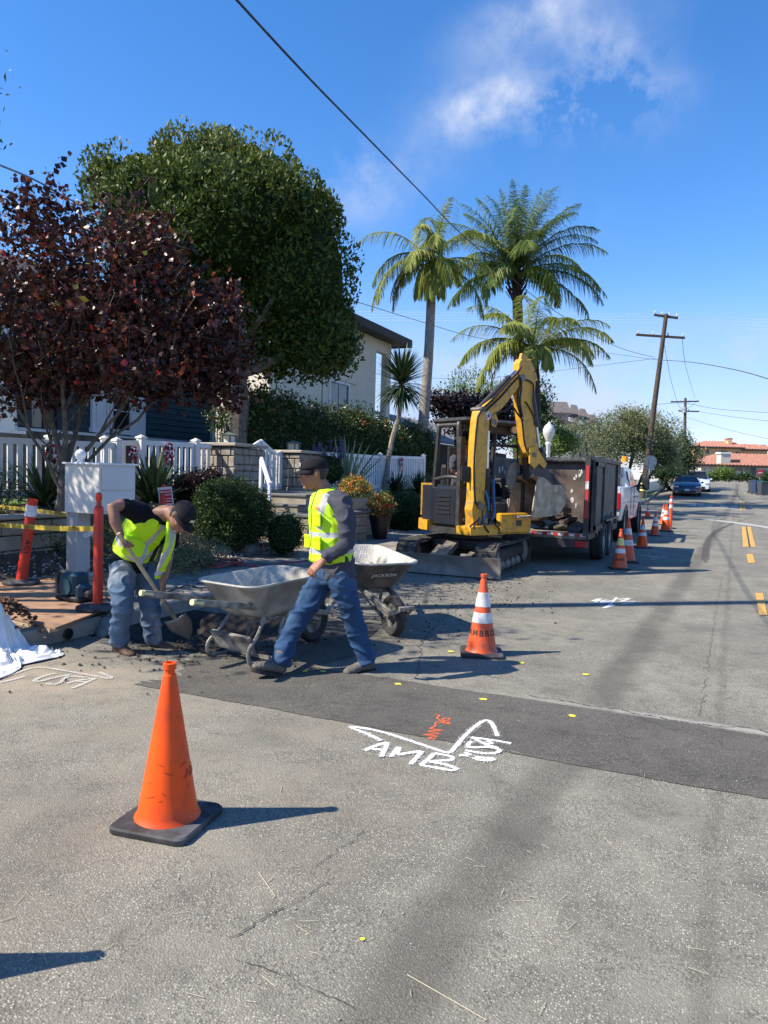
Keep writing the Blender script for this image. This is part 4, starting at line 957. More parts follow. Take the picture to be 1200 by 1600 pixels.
far_rect(t, 1104, 702, 1108, 709, 108.2, 'glass_dark', 'window'); far_rect(t, 1126, 704.5, 1137, 709, 108.2, 'glass_dark', 'window'); far_rect(t, 1150, 706, 1156, 709, 108.2, 'glass_dark', 'window')
o = far_rect(t, 1138, 686.5, 1144, 694, 110, 'wall_orange', 'chimney', 1); o = far_rect(t, 1137, 684.5, 1145, 687, 110, 'tile_red', 'chimney_cap', 1)
t, *_ = tiled('orange_house', 'far orange wing with a lower red tile roof at the right edge', 1150, 1206, 701, 694, 745, 114, 'wall_orange', 8, 10)
t, *_ = tiled('cream_house', 'long single storey cream house with salmon tile roof and white chimney at street end', 1092, 1290, 725, 708, 752, 92, 'wall_cream', 30, 20)
far_rect(t, 1127, 708, 1142, 724, 89.5, 'wall_cream', 'chimney', 1.2); far_rect(t, 1126, 706.5, 1143, 709, 89.4, 'white_paint', 'chimney_cap', 1.4)
far_rect(t, 1144, 718, 1157, 723, 91, 'glass_dark', 'skylight', .5)
for x in (1142, 1149, 1156, 1166): far_rect(t, x, 731, x+5, 735.5, 92.2, 'glass_dark', 'window')
far_rect(t, 1184, 735, 1200, 739, 92.2, 'glass_dark', 'window'); far_rect(t, 1173, 731, 1182, 750, 92.3, 'curtain', 'doorway')
t = thing('garden_wall', 'long low cream garden wall at the end of the street below the tile roofs', 'wall', (0, 0, 0))
far_rect(t, 1060, 743, 1140, 752, 87, 'wall_cream', 'wall_panel', .25)
# ------------------------------------------------------------------ trees and plants
mat('bark_grey', (.17, .145, .12), .9, (.09, .075, .062), 12, bump=.6, bscale=30)
mat('bark_palm', (.33, .29, .24), .9, (.2, .175, .15), 10, bump=.5, bscale=25)
mat('bark_dark', (.07, .055, .045), .95, (.04, .03, .026), 9, bump=.6)
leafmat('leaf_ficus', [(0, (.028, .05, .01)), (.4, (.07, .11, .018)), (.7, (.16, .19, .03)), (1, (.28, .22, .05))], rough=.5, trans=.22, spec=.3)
leafmat('leaf_redbud', [(0, (.03, .010, .009)), (.55, (.075, .024, .018)), (.8, (.21, .075, .035)), (.93, (.38, .02, .03)), (.98, (.30, .15, .04)), (1, (.25, .34, .06))], rough=.38, trans=.3)
leafmat('leaf_dark', [(0, (.012, .03, .008)), (.6, (.025, .055, .014)), (1, (.07, .12, .025))], rough=.4, trans=.15)
leafmat('leaf_hedge', [(0, (.015, .04, .01)), (.6, (.035, .075, .016)), (.95, (.12, .17, .03)), (1, (.5, .1, .04))], rough=.4, trans=.2)
leafmat('leaf_box', [(0, (.02, .05, .012)), (.6, (.04, .085, .02)), (1, (.09, .13, .03))], rough=.5, trans=.2)
leafmat('leaf_purple', [(0, (.018, .01, .012)), (.8, (.035, .016, .018)), (1, (.07, .03, .025))], rough=.5, trans=.1)
leafmat('leaf_light', [(0, (.06, .11, .02)), (.6, (.12, .19, .035)), (1, (.22, .28, .06))], rough=.5, trans=.3)
leafmat('leaf_olive', [(0, (.10, .12, .05)), (.5, (.17, .19, .085)), (1, (.28, .30, .15))], rough=.55, trans=.2)
leafmat('frond', [(0, (.13, .18, .03)), (.5, (.24, .30, .055)), (.85, (.36, .37, .09)), (1, (.45, .42, .12))], rough=.55, trans=.4, spec=.25)
leafmat('frond_dark', [(0, (.07, .125, .028)), (.6, (.14, .21, .045)), (1, (.27, .30, .08))], rough=.55, trans=.4, spec=.25)
leafmat('frond_dead', [(0, (.2, .13, .08)), (1, (.33, .22, .15))], rough=.8, trans=.1)
leafmat('spiky', [(0, (.02, .045, .02)), (.7, (.045, .08, .035)), (1, (.13, .16, .07))], rough=.45, trans=.1)
leafmat('yucca_pale', [(0, (.12, .17, .06)), (1, (.32, .36, .17))], rough=.5, trans=.15)
leafmat('petal_orange', [(0, (.6, .12, .03)), (.5, (.75, .3, .05)), (1, (.5, .45, .1))], rough=.6, trans=.2)
leafmat('petal_red', [(0, (.6, .02, .02)), (1, (.75, .12, .06))], rough=.6, trans=.2)
leafmat('petal_purple', [(0, (.1, .05, .22)), (1, (.28, .18, .5))], rough=.6, trans=.2)
def ell_pts(c, r, n, shell=.35, zcut=-1, power=1.0):
    """points in the outer shell of an ellipsoid"""
    P = rng.normal(size=(int(n*1.5), 3)); P /= np.linalg.norm(P, axis=1)[:, None]; P = P[P[:, 2] > zcut][:n]
    rad = 1 - shell*rng.random(len(P))**1.5
    # uneven outline
    ph = np.array([noise.noise(Vector(p*2.3) + Vector((c[0], c[1], c[2]))) for p in P]); rad = rad*(1 + .16*ph)
    return np.asarray(c) + P*rad[:, None]*np.asarray(r), P
def clumps(C_, N, per, spread):
    n = len(C_); c = np.repeat(C_, per, 0) + rng.normal(size=(n*per, 3))*spread; return c, np.repeat(N, per, 0)
def limb(mb, a, b, r0, r1, sag=.0, n=6, wob=.06, seed=0):
    a, b = Vector(a), Vector(b); L = (b-a).length; P = []
    for i in range(n+1):
        s = i/n; p = a.lerp(b, s); w = wob*L*math.sin(math.pi*s)
        p = p + Vector((noise.noise(Vector((seed, s*2, 0))), noise.noise(Vector((seed, s*2, 5))), noise.noise(Vector((seed, s*2, 9)))+sag))*w*2
        P.append(p)
    mb.tube(P, [r0 + (r1-r0)*i/n for i in range(n+1)], 8); return P
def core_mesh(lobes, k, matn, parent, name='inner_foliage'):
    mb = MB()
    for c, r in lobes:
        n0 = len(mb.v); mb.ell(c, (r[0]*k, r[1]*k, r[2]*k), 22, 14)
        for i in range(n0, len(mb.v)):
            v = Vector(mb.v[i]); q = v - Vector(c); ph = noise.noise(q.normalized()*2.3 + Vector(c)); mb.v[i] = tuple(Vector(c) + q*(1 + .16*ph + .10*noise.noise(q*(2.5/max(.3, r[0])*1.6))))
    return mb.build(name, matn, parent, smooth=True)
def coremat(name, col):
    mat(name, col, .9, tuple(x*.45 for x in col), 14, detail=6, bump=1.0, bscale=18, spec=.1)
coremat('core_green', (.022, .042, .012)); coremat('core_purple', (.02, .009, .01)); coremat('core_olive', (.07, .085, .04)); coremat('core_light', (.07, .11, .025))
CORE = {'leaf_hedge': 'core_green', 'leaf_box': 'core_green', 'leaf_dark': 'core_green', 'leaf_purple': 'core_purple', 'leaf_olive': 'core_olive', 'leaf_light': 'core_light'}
# round clipped ficus
d0 = 17.6; FB = AT(372, 735, d0); FB.z = .95
t = thing('round_tree', 'big round dense dark green tree with glossy leaves towering over the yard', 'tree', FB)
def L_(p): return Vector(p) - FB
mb = MB(); crot = L_(AT(368, 560, d0)); P = limb(mb, (0, 0, -.1), crot, .3, .22, wob=.02)
for i, (px, py, dd) in enumerate(((300, 380, 0), (250, 460, .6), (380, 330, -.6), (430, 460, -.8), (470, 430, .6), (520, 520, 0), (330, 480, -1.2), (400, 500, 1.2))):
    e = L_(AT(px, py, d0+dd)); a = crot.lerp(Vector((0, 0, crot.z*.6)), .15*(i % 3)); limb(mb, a, e, .13, .04, wob=.1, seed=i)
mb.build('trunk', 'bark_grey', t, smooth=True)
Cs, Ns = [], []; CL = []
for (px, py, rx, ry, dd, n) in ((345, 352, 185, 122, 0, 1700), (238, 335, 90, 82, -.5, 650), (285, 290, 92, 68, .3, 400), (415, 345, 118, 85, 0, 560), (460, 430, 96, 135, 0, 1250), (495, 505, 64, 78, .2, 620), (250, 420, 100, 85, .4, 420), (345, 262, 85, 45, .2, 300), (350, 440, 140, 50, 1.6, 200), (450, 560, 65, 25, .4, 160), (428, 525, 85, 55, .2, 420), (168, 285, 42, 42, 0, 160), (508, 545, 54, 42, -.3, 300)):
    c = L_(AT(px, py, d0+dd)); k = d0/FPX; a, n_ = ell_pts(c, (rx*k, rx*k*.95, ry*k), int(n*1.0), .3); Cs.append(a); Ns.append(n_); CL.append((c, (rx*k, rx*k*.95, ry*k)))
Cs = np.concatenate(Cs); Ns = np.concatenate(Ns)
# leaves sit on several hundred rounded tufts, so that the crown is lumpy
sel = rng.random(len(Cs)) < .105; LC = Cs[sel] - Ns[sel]*.3; LN = Ns[sel]; per = 125; cc = []; nn = []
for c, n_ in zip(LC, LN):
    r = .44*random.uniform(.6, 1.4); P = rng.normal(size=(per, 3)); P /= np.linalg.norm(P, axis=1)[:, None]; P += n_*.5 + np.array([0, 0, .2]); P /= np.linalg.norm(P, axis=1)[:, None]
    cc.append(c + P*r*(1 - .35*rng.random((per, 1))**2)*np.array([1, 1, 1.15])); nn.append(P)
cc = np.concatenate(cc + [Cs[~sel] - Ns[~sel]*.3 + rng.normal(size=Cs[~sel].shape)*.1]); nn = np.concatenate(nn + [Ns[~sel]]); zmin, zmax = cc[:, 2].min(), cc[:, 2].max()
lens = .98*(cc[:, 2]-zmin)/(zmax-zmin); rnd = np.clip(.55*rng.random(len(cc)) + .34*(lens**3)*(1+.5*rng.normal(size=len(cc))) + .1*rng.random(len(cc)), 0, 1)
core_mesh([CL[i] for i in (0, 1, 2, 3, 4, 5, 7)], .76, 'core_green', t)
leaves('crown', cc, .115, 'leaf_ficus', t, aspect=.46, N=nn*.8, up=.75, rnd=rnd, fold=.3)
# purple redbud near
d0 = 10.1; RB = ONX(88, 860, -8.35); RB.z = .55; d0 = (RB-CAMP).dot(FWD)
t = thing('purple_tree', 'purple leaved small tree with bare grey branches at left beside the mailbox', 'tree', RB)
L_ = lambda p: Vector(p) - RB
mb = MB(); cr = L_(AT(97, 745, d0)); limb(mb, (0, 0, -.1), cr, .075, .06, wob=.03)
tips = []
for i, (px, py, dd, r) in enumerate(((60, 560, .3, .045), (105, 540, -.3, .05), (135, 620, .3, .04), (215, 600, -.2, .04), (245, 612, .6, .032), (150, 560, .8, .04), (30, 640, -.3, .03), (64, 640, .4, .022))):
    e = L_(AT(px, py, d0+dd)); P = limb(mb, cr*(1-.04*i) if i < 6 else cr*.8, e, r, .014, wob=.08, seed=i+20); tips.append(e)
    for j in range(4):
        a = P[3+(j % 3)]; tgt = e + Vector((random.uniform(-1, 1), random.uniform(-1, 1), random.uniform(.2, 1.4)))*.8; limb(mb, a, tgt, .014, .004, wob=.1, seed=i*7+j)
for i in range(34):
    a = L_(AT(random.uniform(60, 260), random.uniform(470, 600), d0+random.uniform(-.5, .7))); e = a + Vector((random.uniform(-.6, .6), random.uniform(-.6, .6), random.uniform(-.1, .7))); limb(mb, a, e, .01, .003, n=4, wob=.1, seed=i)
mb.build('trunk', 'bark_grey', t, smooth=True)
Cs = []; Ns = []
for (px, py, rx, ry, dd, n) in ((60, 430, 110, 130, 0, 230), (170, 430, 110, 110, 0, 250), (120, 520, 150, 80, -.4, 250), (250, 500, 110, 95, .1, 290), (335, 545, 70, 75, .3, 170), (340, 600, 50, 45, .1, 70), (20, 540, 70, 90, .1, 110), (180, 540, 120, 70, .8, 170), (60, 340, 70, 45, .2, 60), (230, 395, 60, 50, 0, 70), (330, 480, 45, 30, 0, 40), (40, 610, 60, 35, 0, 50), (150, 592, 105, 36, .2, 130), (262, 588, 95, 42, .3, 150), (60, 585, 75, 36, .3, 90), (200, 575, 110, 45, -.6, 130)):
    c = L_(AT(px, py, d0+dd)); k = d0/FPX; a, n_ = ell_pts(c, (rx*k, rx*k*.8, ry*k), n, .65); Cs.append(a); Ns.append(n_)
for (px, py) in ((90, 262), (88, 290), (98, 320), (110, 350), (160, 300), (165, 330), (215, 300), (230, 330), (225, 360), (60, 310), (20, 300), (8, 330), (275, 420), (375, 455), (385, 480)):
    Cs.append(np.array([L_(AT(px, py, d0))])); Ns.append(np.array([[0, 0, 1.]]))
Cs = np.concatenate(Cs); Ns = np.concatenate(Ns); keep = rng.random(len(Cs)) < 2; Cs = Cs[keep]; Ns = Ns[keep]; per = 10
# leaves hang in rows along short twigs
TD = rng.normal(size=(len(Cs), 3))*.7 + Ns*.6 + np.array([0, 0, .55]); TD /= np.linalg.norm(TD, axis=1)[:, None]; s_ = np.linspace(-.2, .28, per)
cc = (Cs[:, None, :] + TD[:, None, :]*s_[None, :, None] + rng.normal(size=(len(Cs), per, 3))*.032).reshape(-1, 3)
cl = np.repeat(rng.random(len(Cs)), per); rnd = np.clip(.62*rng.random(len(cc)) + .42*cl**2.2, 0, 1)
rnd = np.where(rng.random(len(cc)) < .025, rng.random(len(cc))*.1+.9, np.minimum(rnd, .95))
tw = MB()
for c, d_ in list(zip(Cs, TD))[::2]: tw.tube([Vector(c - d_*.25), Vector(c + d_*.25)], .0035, 3, cap=False)
tw.build('twigs', 'bark_grey', t)
leaves('crown', cc, .076, 'leaf_redbud', t, aspect=.9, up=-.2, fold=.22, rnd=rnd, droop=.3, szvar=.28)
# palms
def frond(segs, base, az, el, L, n=30, lw=.03, llen=.55, droop=1.0, vcut=1.0, twist=0.0, rach=None):
    d = Vector((math.cos(az)*math.cos(el), math.sin(az)*math.cos(el), math.sin(el))); P = [Vector(base)]; st = L/n; side = Vector((-math.sin(az), math.cos(az), 0))
    for i in range(n):
        d = (d + Vector((0, 0, -1))*droop*(.018 + .07*(i/n)**1.2)*(26/n)).normalized(); P.append(P[-1] + d*st)
    if rach is not None: rach.tube(P, [max(.004, .035*(1-i/n)) for i in range(n+1)], 4, cap=False)
    for i in range(int(n*.12), n):
        for sgn in (-1, 1):
            for sub in (0, .33, .67):
                s = (i+sub)/n; p = P[i].lerp(P[i+1], sub); t_ = (P[i+1]-P[i]).normalized(); ll = llen*(math.sin(math.pi*min(1, .12+s*.88))**.55)*random.uniform(.8, 1.1)
                up_ = side.cross(t_); 
                if up_.z < 0: up_ = -up_
                dr = (side*sgn*.8 + t_*.62 + up_*(.42*random.uniform(-.9, 1.2)) + t_*random.uniform(-.15, .2)).normalized()
                q = [p]; dd = dr
                for k in range(3): dd = (dd + Vector((0, 0, -1))*(.24*droop+.2)).normalized(); q.append(q[-1] + dd*ll/3)
                if random.random() < .06: continue
                sd = t_.cross(dr).cross(dr).normalized()*.6 + t_*.4
                segs.append((q, [lw, lw*.95, lw*.7, .004], sd.normalized()))
def palm(label, base, top, r, fr, matn, L, crownshaft=1.2, bark='bark_palm', dead=2, llen=.55, boots=False, azoff=0, n=30, lw=.045):
    t = thing('palm_tree', label, 'palm tree', base); B = Vector(base); T = Vector(top)-B
    mb = MB(); P = []; k = 16
    for i in range(k+1):
        s = i/k; P.append(Vector((T.x*s + .12*math.sin(s*3), T.y*s, T.z*s)))
    mb.tube(P, [r*(1.15-.3*i/k + (.03 if i % 2 else 0)) for i in range(k+1)], 12); 
    if boots:
        for i in range(60):
            z = T.z - 1.4 + 1.5*i/60; a = i*2.4; rr = r*1.1; p = Vector((T.x*z/T.z + rr*math.cos(a), T.y*z/T.z + rr*math.sin(a), z)); mb.beam(p, p + Vector((math.cos(a)*.25, math.sin(a)*.25, .38)), .09, .04)
    mb.build('trunk', bark, t, smooth=True)
    segs = []; rb_ = MB()
    for (az, el, l, dr) in fr: frond(segs, T + Vector((math.cos(az), math.sin(az), 0))*.06 + Vector((0, 0, random.uniform(-.1, .15))), az+azoff, el, l*L, droop=dr, llen=llen, rach=rb_, n=n, lw=lw)
    strips('crown', segs, matn, t); rb_.build('leaf_stalks', M['stalk'], t, smooth=True)
    if dead:
        segs = []; rb_ = MB()
        for i in range(dead): frond(segs, T + Vector((0, 0, -.25)), azd[i % len(azd)], .35, L*.85, droop=3.1, llen=.45, rach=rb_, n=24)
        strips('dead_fronds', segs, 'frond_dead', t); rb_.build('dead_stalks', M['deadstalk'], t)
    return t
mat('stalk', (.14, .18, .06), .6); mat('deadstalk', (.26, .18, .12), .8)
CA = YAW  # azimuth of the direction "right in the photograph"
def azr(deg): return CA + R(deg)    # 0 right, 90 away, 180 left, 270 towards the camera
d = 28.5; top = AT(675, 408, d); base = AT(652, 720, d); base.z = .95; azd = [azr(185), azr(200)]
palm('slender queen palm with a smooth grey trunk and drooping fronds, left of the bushy palm', base, top, .19,
     [(azr(178), .85, 1.15, 1.6), (azr(165), .5, 1.0, 2.2), (azr(186), .2, 1.15, 2.6), (azr(262), -.4, .6, 3), (azr(300), -.5, .55, 3), (azr(225), -.5, .6, 3), (azr(200), .1, 1.1, 2.4), (azr(95), 1.2, .85, .9), (azr(300), 1.25, .8, 1.0), (azr(20), .95, .85, 1.2), (azr(350), .35, 1.1, 1.7), (azr(335), .1, 1.1, 2.2), (azr(5), -.1, 1.05, 2.0), (azr(60), .6, 1.0, 1.6), (azr(120), .5, .9, 1.7), (azr(240), .5, .8, 2.2), (azr(270), .85, .75, 2.2), (azr(290), .35, .8, 2.8), (azr(250), 1.1, .75, 1.8), (azr(190), -.15, .9, 2.8), (azr(280), -.2, .65, 3.0)], 'frond', 3.0, dead=2, llen=.8, n=32)
# hanging brown spathe below the crown
t2 = KIDS(COL.objects[-1]) if False else None
d = 40; top = AT(806, 428, d); base = AT(812, 720, d); base.z = 1.0; azd = [azr(185)]
fr = [(azr(a), e, l, dr) for a, e, l, dr in ((90, 1.45, .95, .5), (20, 1.25, 1.0, .7), (160, 1.25, 1.0, .8), (250, 1.3, .95, .8), (300, 1.15, 1.0, .9), (60, 1.05, 1.05, .9), (130, 1.0, 1.05, .9), (185, .95, 1.1, 1.2), (0, .95, 1.1, 1.2), (220, .8, 1.0, 1.3), (330, .8, 1.0, 1.3), (270, .7, .9, 1.5), (15, .5, 1.15, 1.3), (170, .5, 1.15, 1.3), (345, .3, 1.1, 1.3), (195, .3, 1.1, 1.4), (45, .4, 1, 1.4), (135, .4, 1, 1.4), (240, .3, .8, 1.7), (300, .3, .8, 1.7), (5, .05, 1.0, 1.2), (180, .05, .9, 1.3), (320, 0, .7, 1.5), (225, 0, .7, 1.5), (80, .9, 1.0, .9), (110, .7, 1.0, 1), (280, 1.4, .9, .6), (200, 1.4, .9, .7), (340, 1.4, .95, .7), (30, 1.1, 1.0, .8), (150, 1.1, 1.0, .8), (10, 1.35, 1.0, .7), (190, 1.1, 1.0, .9), (350, 1.1, 1.0, .9), (355, .75, 1.1, 1.2), (188, .7, 1.1, 1.2), (260, 1.0, .9, 1.1), (310, .95, .95, 1.1), (230, 1.1, .95, 1), (358, .2, 1.1, 1.2), (310, .5, 1, 1.5), (215, .5, 1, 1.5), (100, 1.2, 1, .7))]
palm('tall bushy palm with a full dark green crown of upright fronds', base, top, .3, fr, 'frond_dark', 4.9, dead=0, boots=True, bark='bark_dark', llen=1.15, n=36, lw=.06)
d = 33; top = AT(832, 546, d); base = AT(834, 720, d); base.z = 1.0; azd = [azr(195)]
fr = [(azr(a), e, l, dr) for a, e, l, dr in ((10, .75, 1.15, 1.35), (0, .45, 1.0, 1.2), (350, .15, 1.0, 1.9), (175, .75, 1.1, 1.5), (185, .45, 1.05, 1.7), (200, .1, 1.0, 2.0), (95, 1.2, .95, .9), (60, 1.0, 1.0, 1.1), (130, 1.0, 1.0, 1.2), (270, 1.2, .75, 1.3), (300, .9, .85, 1.5), (235, .8, .9, 1.6), (320, .5, .9, 1.8), (215, .4, .9, 2.0), (30, .6, 1.1, 1.3), (150, .5, 1.05, 1.5), (255, .4, .7, 2.3), (285, .3, .6, 2.4), (190, .95, 1.0, 1.3), (345, .85, 1.0, 1.3))]
palm('lower yellow green palm in front, its arching fronds above the excavator boom', base, top, .26, fr, 'frond', 3.75, dead=1, bark='bark_dark', llen=.95, n=34, lw=.055)
def dead_hang(px, py0, py1, d, label):
    a = AT(px, py0, d); b = AT(px, py1, d); mb = MB()
    P = [a.lerp(b, i/10) + Vector((.04*math.sin(i), .03*math.cos(i*1.3), 0)) for i in range(11)]
    mb.tube(P, [.03, .06, .1, .12, .13, .13, .12, .12, .11, .1, .07], 6); o = mb.build('hanging_spathe', M['deadstalk'], None, smooth=True); return tag(o, label, 'palm frond')
# ------------------------------------------------------------------ spiky plants
def spiky_ball(px, py, d, r, label, name='dragon_tree', n=230, matn='spiky', trunkto=None, up=0.15, w=.045, lower=0):
    c = AT(px, py, d); b = Vector(trunkto) if trunkto else Vector((c.x, c.y, .9)); t = thing(name, label, 'tree', b); C0 = c - b; mb = MB()
    limb(mb, (0, 0, -.2), C0, .09, .07, wob=.03); mb.build('trunk', 'bark_palm', t, smooth=True)
    segs = []
    for i in range(n):
        z = random.uniform(-.75, 1); a = random.uniform(0, 6.283); rr = math.sqrt(1-z*z); dr = Vector((rr*math.cos(a), rr*math.sin(a), z+up)).normalized(); l = r*random.uniform(.85, 1.1)
        p = C0 - Vector((0, 0, lower*(.5-.5*z))); q = [p + dr*.03]; dd = dr
        for k in range(3): q.append(q[-1] + dd*l/3); dd = (dd + Vector((0, 0, -.09 if z > 0 else -.25))).normalized()
        sd = dr.cross(Vector((0, 0, 1))); sd = sd.normalized() if sd.length > .1 else Vector((1, 0, 0)); segs.append((q, [w*.7, w, w*.8, .003], sd))
    strips('crown', segs, matn, t); return t
q = AT(600, 712, 22.5); q.z = .98
spiky_ball(628, 588, 22.5, 1.0, 'spiky ball headed dragon tree on a thin leaning trunk in front of the hedge', trunkto=q, n=520, lower=.45)
def tuft(px, py, X, r, n, label, name, matn, cat='plant', zb=None, up=.5, w=.05, h=1.0, pt=None):
    b = ONX(px, py, X) if pt is None else Vector(pt); b.z = (bedh(b.x, b.y) if zb is None else zb) - .03; t = thing(name, label, cat, b); segs = []
    for i in range(n):
        a = random.uniform(0, 6.283); e = random.uniform(.1, 1.45)*.9 + up*.15; dr = Vector((math.cos(a)*math.cos(e), math.sin(a)*math.cos(e), math.sin(e)*h)); l = r*random.uniform(.7, 1.1); q = [Vector((dr.x*.05, dr.y*.05, 0))]; dd = dr.normalized()
        for k in range(4): q.append(q[-1] + dd*l/4); dd = (dd + Vector((0, 0, -.1))).normalized()
        sd = dr.cross(Vector((0, 0, 1))).normalized(); segs.append((q, [w*.8, w, w, w*.7, .004], sd))
    strips('leaf_blades', segs, matn, t); return t
tuft(70, 780, -9.0, .85, 130, 'dark spiky flax clump behind the purple tree trunk by the fence', 'flax_plant', 'spiky')
tuft(240, 775, -8.95, .95, 190, 'large dark sword leaved clump in front of the fence beside the mailbox', 'flax_plant', 'spiky')
tuft(620, 762, -9.0, .8, 120, 'dark grassy flax clump before the farthest fence section', 'flax_plant', 'spiky', zb=1.0)
tuft(655, 762, -9.0, .8, 90, 'dark flax clump at the left edge of the excavator before the fence end', 'flax_plant', 'spiky', zb=1.0)
# pale upright yucca behind the worker
b = ONX(540, 768, -8.7); b.z = .95; t = thing('yucca', 'pale green yucca with long stiff upright blades behind the capped worker', 'plant', b); segs = []
for (px, py) in ((497, 690), (505, 700), (522, 682), (538, 676), (545, 690), (556, 684), (566, 690), (578, 694), (592, 700), (600, 712), (515, 715), (530, 705), (550, 700), (570, 710), (585, 720), (590, 735), (500, 730), (540, 690), (532, 725), (560, 722)):
    e = AT(px, py, (b-CAMP).dot(FWD)+random.uniform(-.3, .3)) - b; P = [e*s + Vector((0, 0, .05*math.sin(s*3))) for s in (0, .3, .6, .85, 1)]; sd = RGT; segs.append((P, [.035, .06, .055, .035, .004], Vector((sd.x, sd.y, 0)).normalized()))
strips('leaf_blades', segs, 'yucca_pale', t)
# ------------------------------------------------------------------ shrubs and hedges
def bush(label, name, lobes, matn, size, per=7, spread=.06, cat='shrub', loc=None, aspect=.5, shell=.35, up=.5, trunk=True, flowers=None, rndf=None, group=None, core=True):
    """lobes: (centre, radii, n)"""
    loc = Vector(loc) if loc is not None else Vector((lobes[0][0][0], lobes[0][0][1], 0)); t = thing(name, label, cat, loc, 0, group); Cs, Ns = [], []
    for c, r, n in lobes: a, n_ = ell_pts(Vector(c)-loc, r, n, shell); Cs.append(a); Ns.append(n_)
    Cs = np.concatenate(Cs); Ns = np.concatenate(Ns); cc, nn = clumps(Cs, Ns, per, spread)
    leaves('crown' if cat == 'tree' else 'foliage', cc, size, matn, t, aspect=aspect, N=nn, up=up)
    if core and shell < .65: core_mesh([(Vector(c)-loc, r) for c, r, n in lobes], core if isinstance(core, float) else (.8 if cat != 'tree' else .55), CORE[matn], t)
    if flowers:
        fm, k, fs, hi = flowers; sel = Cs[rng.random(len(Cs)) < k]; sel = sel[sel[:, 2] > np.quantile(Cs[:, 2], hi)] if len(sel) else sel
        c2, n2 = clumps(sel, np.zeros_like(sel), 6, fs*.5); leaves('flowers', c2, fs, fm, t, aspect=.9, up=1)
    if trunk:
        mb = MB(); c = Vector(lobes[0][0])-loc
        for i in range(5):
            c2, r2, _ = lobes[i % len(lobes)]; e = Vector(c2)-loc + Vector((random.uniform(-.4, .4)*r2[0], random.uniform(-.4, .4)*r2[1], random.uniform(0, .4)*r2[2])); b_ = Vector((e.x*.2, e.y*.2, min(0, e.z-r2[2]*1.3) if cat != 'tree' else 0)); limb(mb, b_, e, trunk if trunk is not True else .03, .01, seed=i)
        mb.build('trunk' if cat == 'tree' else 'stems', 'bark_dark', t, smooth=True)
    return t
def WX_(px, py, d): return tuple(AT(px, py, d))
def kd(rx, d): return rx*d/FPX
# long hedge
lob = []
for i in range(9):
    y = FY(400, -10.6) + (FY(652, -10.6)-FY(400, -10.6))*i/8; zt = 3.65 + .12*math.sin(i*1.9) - .12*(i > 5)
    lob.append(((-10.6, y, 2.35), (.75, 1.15, zt-2.35), 900 if i < 5 else 700)); 
lob.append(((-10.5, FY(400, -10.6), 2.7), (.6, .7, 1.0), 500))
bush('long dark clipped hedge with a few red flowers in front of the stucco house', 'hedge', lob, 'leaf_hedge', .075, 8, .09, cat='hedge', loc=(-10.6, 17, 1), trunk=.05, flowers=('petal_red', .02, .06, .85))
bush('round dark green boxwood ball between the stooping and walking workers', 'boxwood', [(WX_(362, 806, 12.6), (.64, .64, .62), 3800), (WX_(340, 785, 12.5), (.38, .38, .36), 700), (WX_(392, 800, 12.4), (.36, .36, .36), 600)], 'leaf_box', .032, 9, .045, shell=.24)
bush('low dark green shrub between the flower pots and the excavator', 'boxwood', [(WX_(634, 800, 19.3), (.62, .62, .5), 1500), (WX_(612, 806, 19), (.35, .35, .42), 500)], 'leaf_box', .04, 8, .04, shell=.2)
bush('sparse brownish shrub left of the boxwood ball, under the stone pillar', 'shrub', [(WX_(303, 765, 13.6), (.45, .45, .38), 420), (WX_(330, 752, 14.2), (.3, .3, .25), 220)], 'leaf_purple', .05, 6, .06, shell=.6)
bush('small tan shrub between boxwood ball and the capped worker', 'shrub', [(WX_(445, 835, 12.6), (.35, .35, .4), 800)], 'leaf_box', .03, 7, .04, shell=.5)
bush('grey green ground plants under the stooping worker at the sidewalk edge', 'shrub', [(WX_(300, 862, 10.8), (.5, .6, .22), 700), (WX_(275, 880, 10.2), (.4, .5, .14), 420)], 'leaf_olive', .03, 7, .05, shell=.7)
bush('wispy green shrub behind the mailbox post with yellowish leaves', 'shrub', [(WX_(95, 850, 9.8), (.35, .4, .4), 170), (WX_(170, 835, 9.6), (.25, .4, .35), 120)], 'leaf_light', .035, 6, .07, shell=.8)
bush('leafy green shrub at the far left edge below the fence', 'shrub', [(WX_(0, 850, 9.6), (.5, .4, .45), 600), (WX_(8, 770, 10.2), (.2, .3, .4), 90)], 'leaf_box', .04, 7, .06, shell=.7)
bush('small dark leafy plant climbing beside the lantern on the left pillar', 'shrub', [(WX_(342, 650, 16.6), (.25, .3, .4), 130)], 'leaf_hedge', .06, 7, .08, shell=.7)
# salvia
b = ONX(500, 760, -8.9); b.z = .95; dS = (b-CAMP).dot(FWD)
t = bush('purple flowering sage bush between the right pillar and the yucca', 'sage_bush', [(WX_(512, 735, dS), (.5, .4, .42), 230)], 'leaf_box', .045, 6, .06, loc=b, shell=.6, cat='plant')
mb = MB(); fl = []
for _ in range(26):
    px = random.uniform(488, 536); top = AT(px, random.uniform(682, 708), dS+random.uniform(-.3, .3)) - b; bot = AT(px+random.uniform(-4, 4), 730, dS) - b; mb.tube([bot, top], .006, 4)
    for k in range(40): fl.append(bot.lerp(top, random.uniform(.35, 1)) + Vector((random.gauss(0, .018), random.gauss(0, .018), 0)))
mb.build('flower_stems', 'stalk', t); leaves('flowers', np.array([tuple(p) for p in fl]), .035, 'petal_purple', t, aspect=.8)
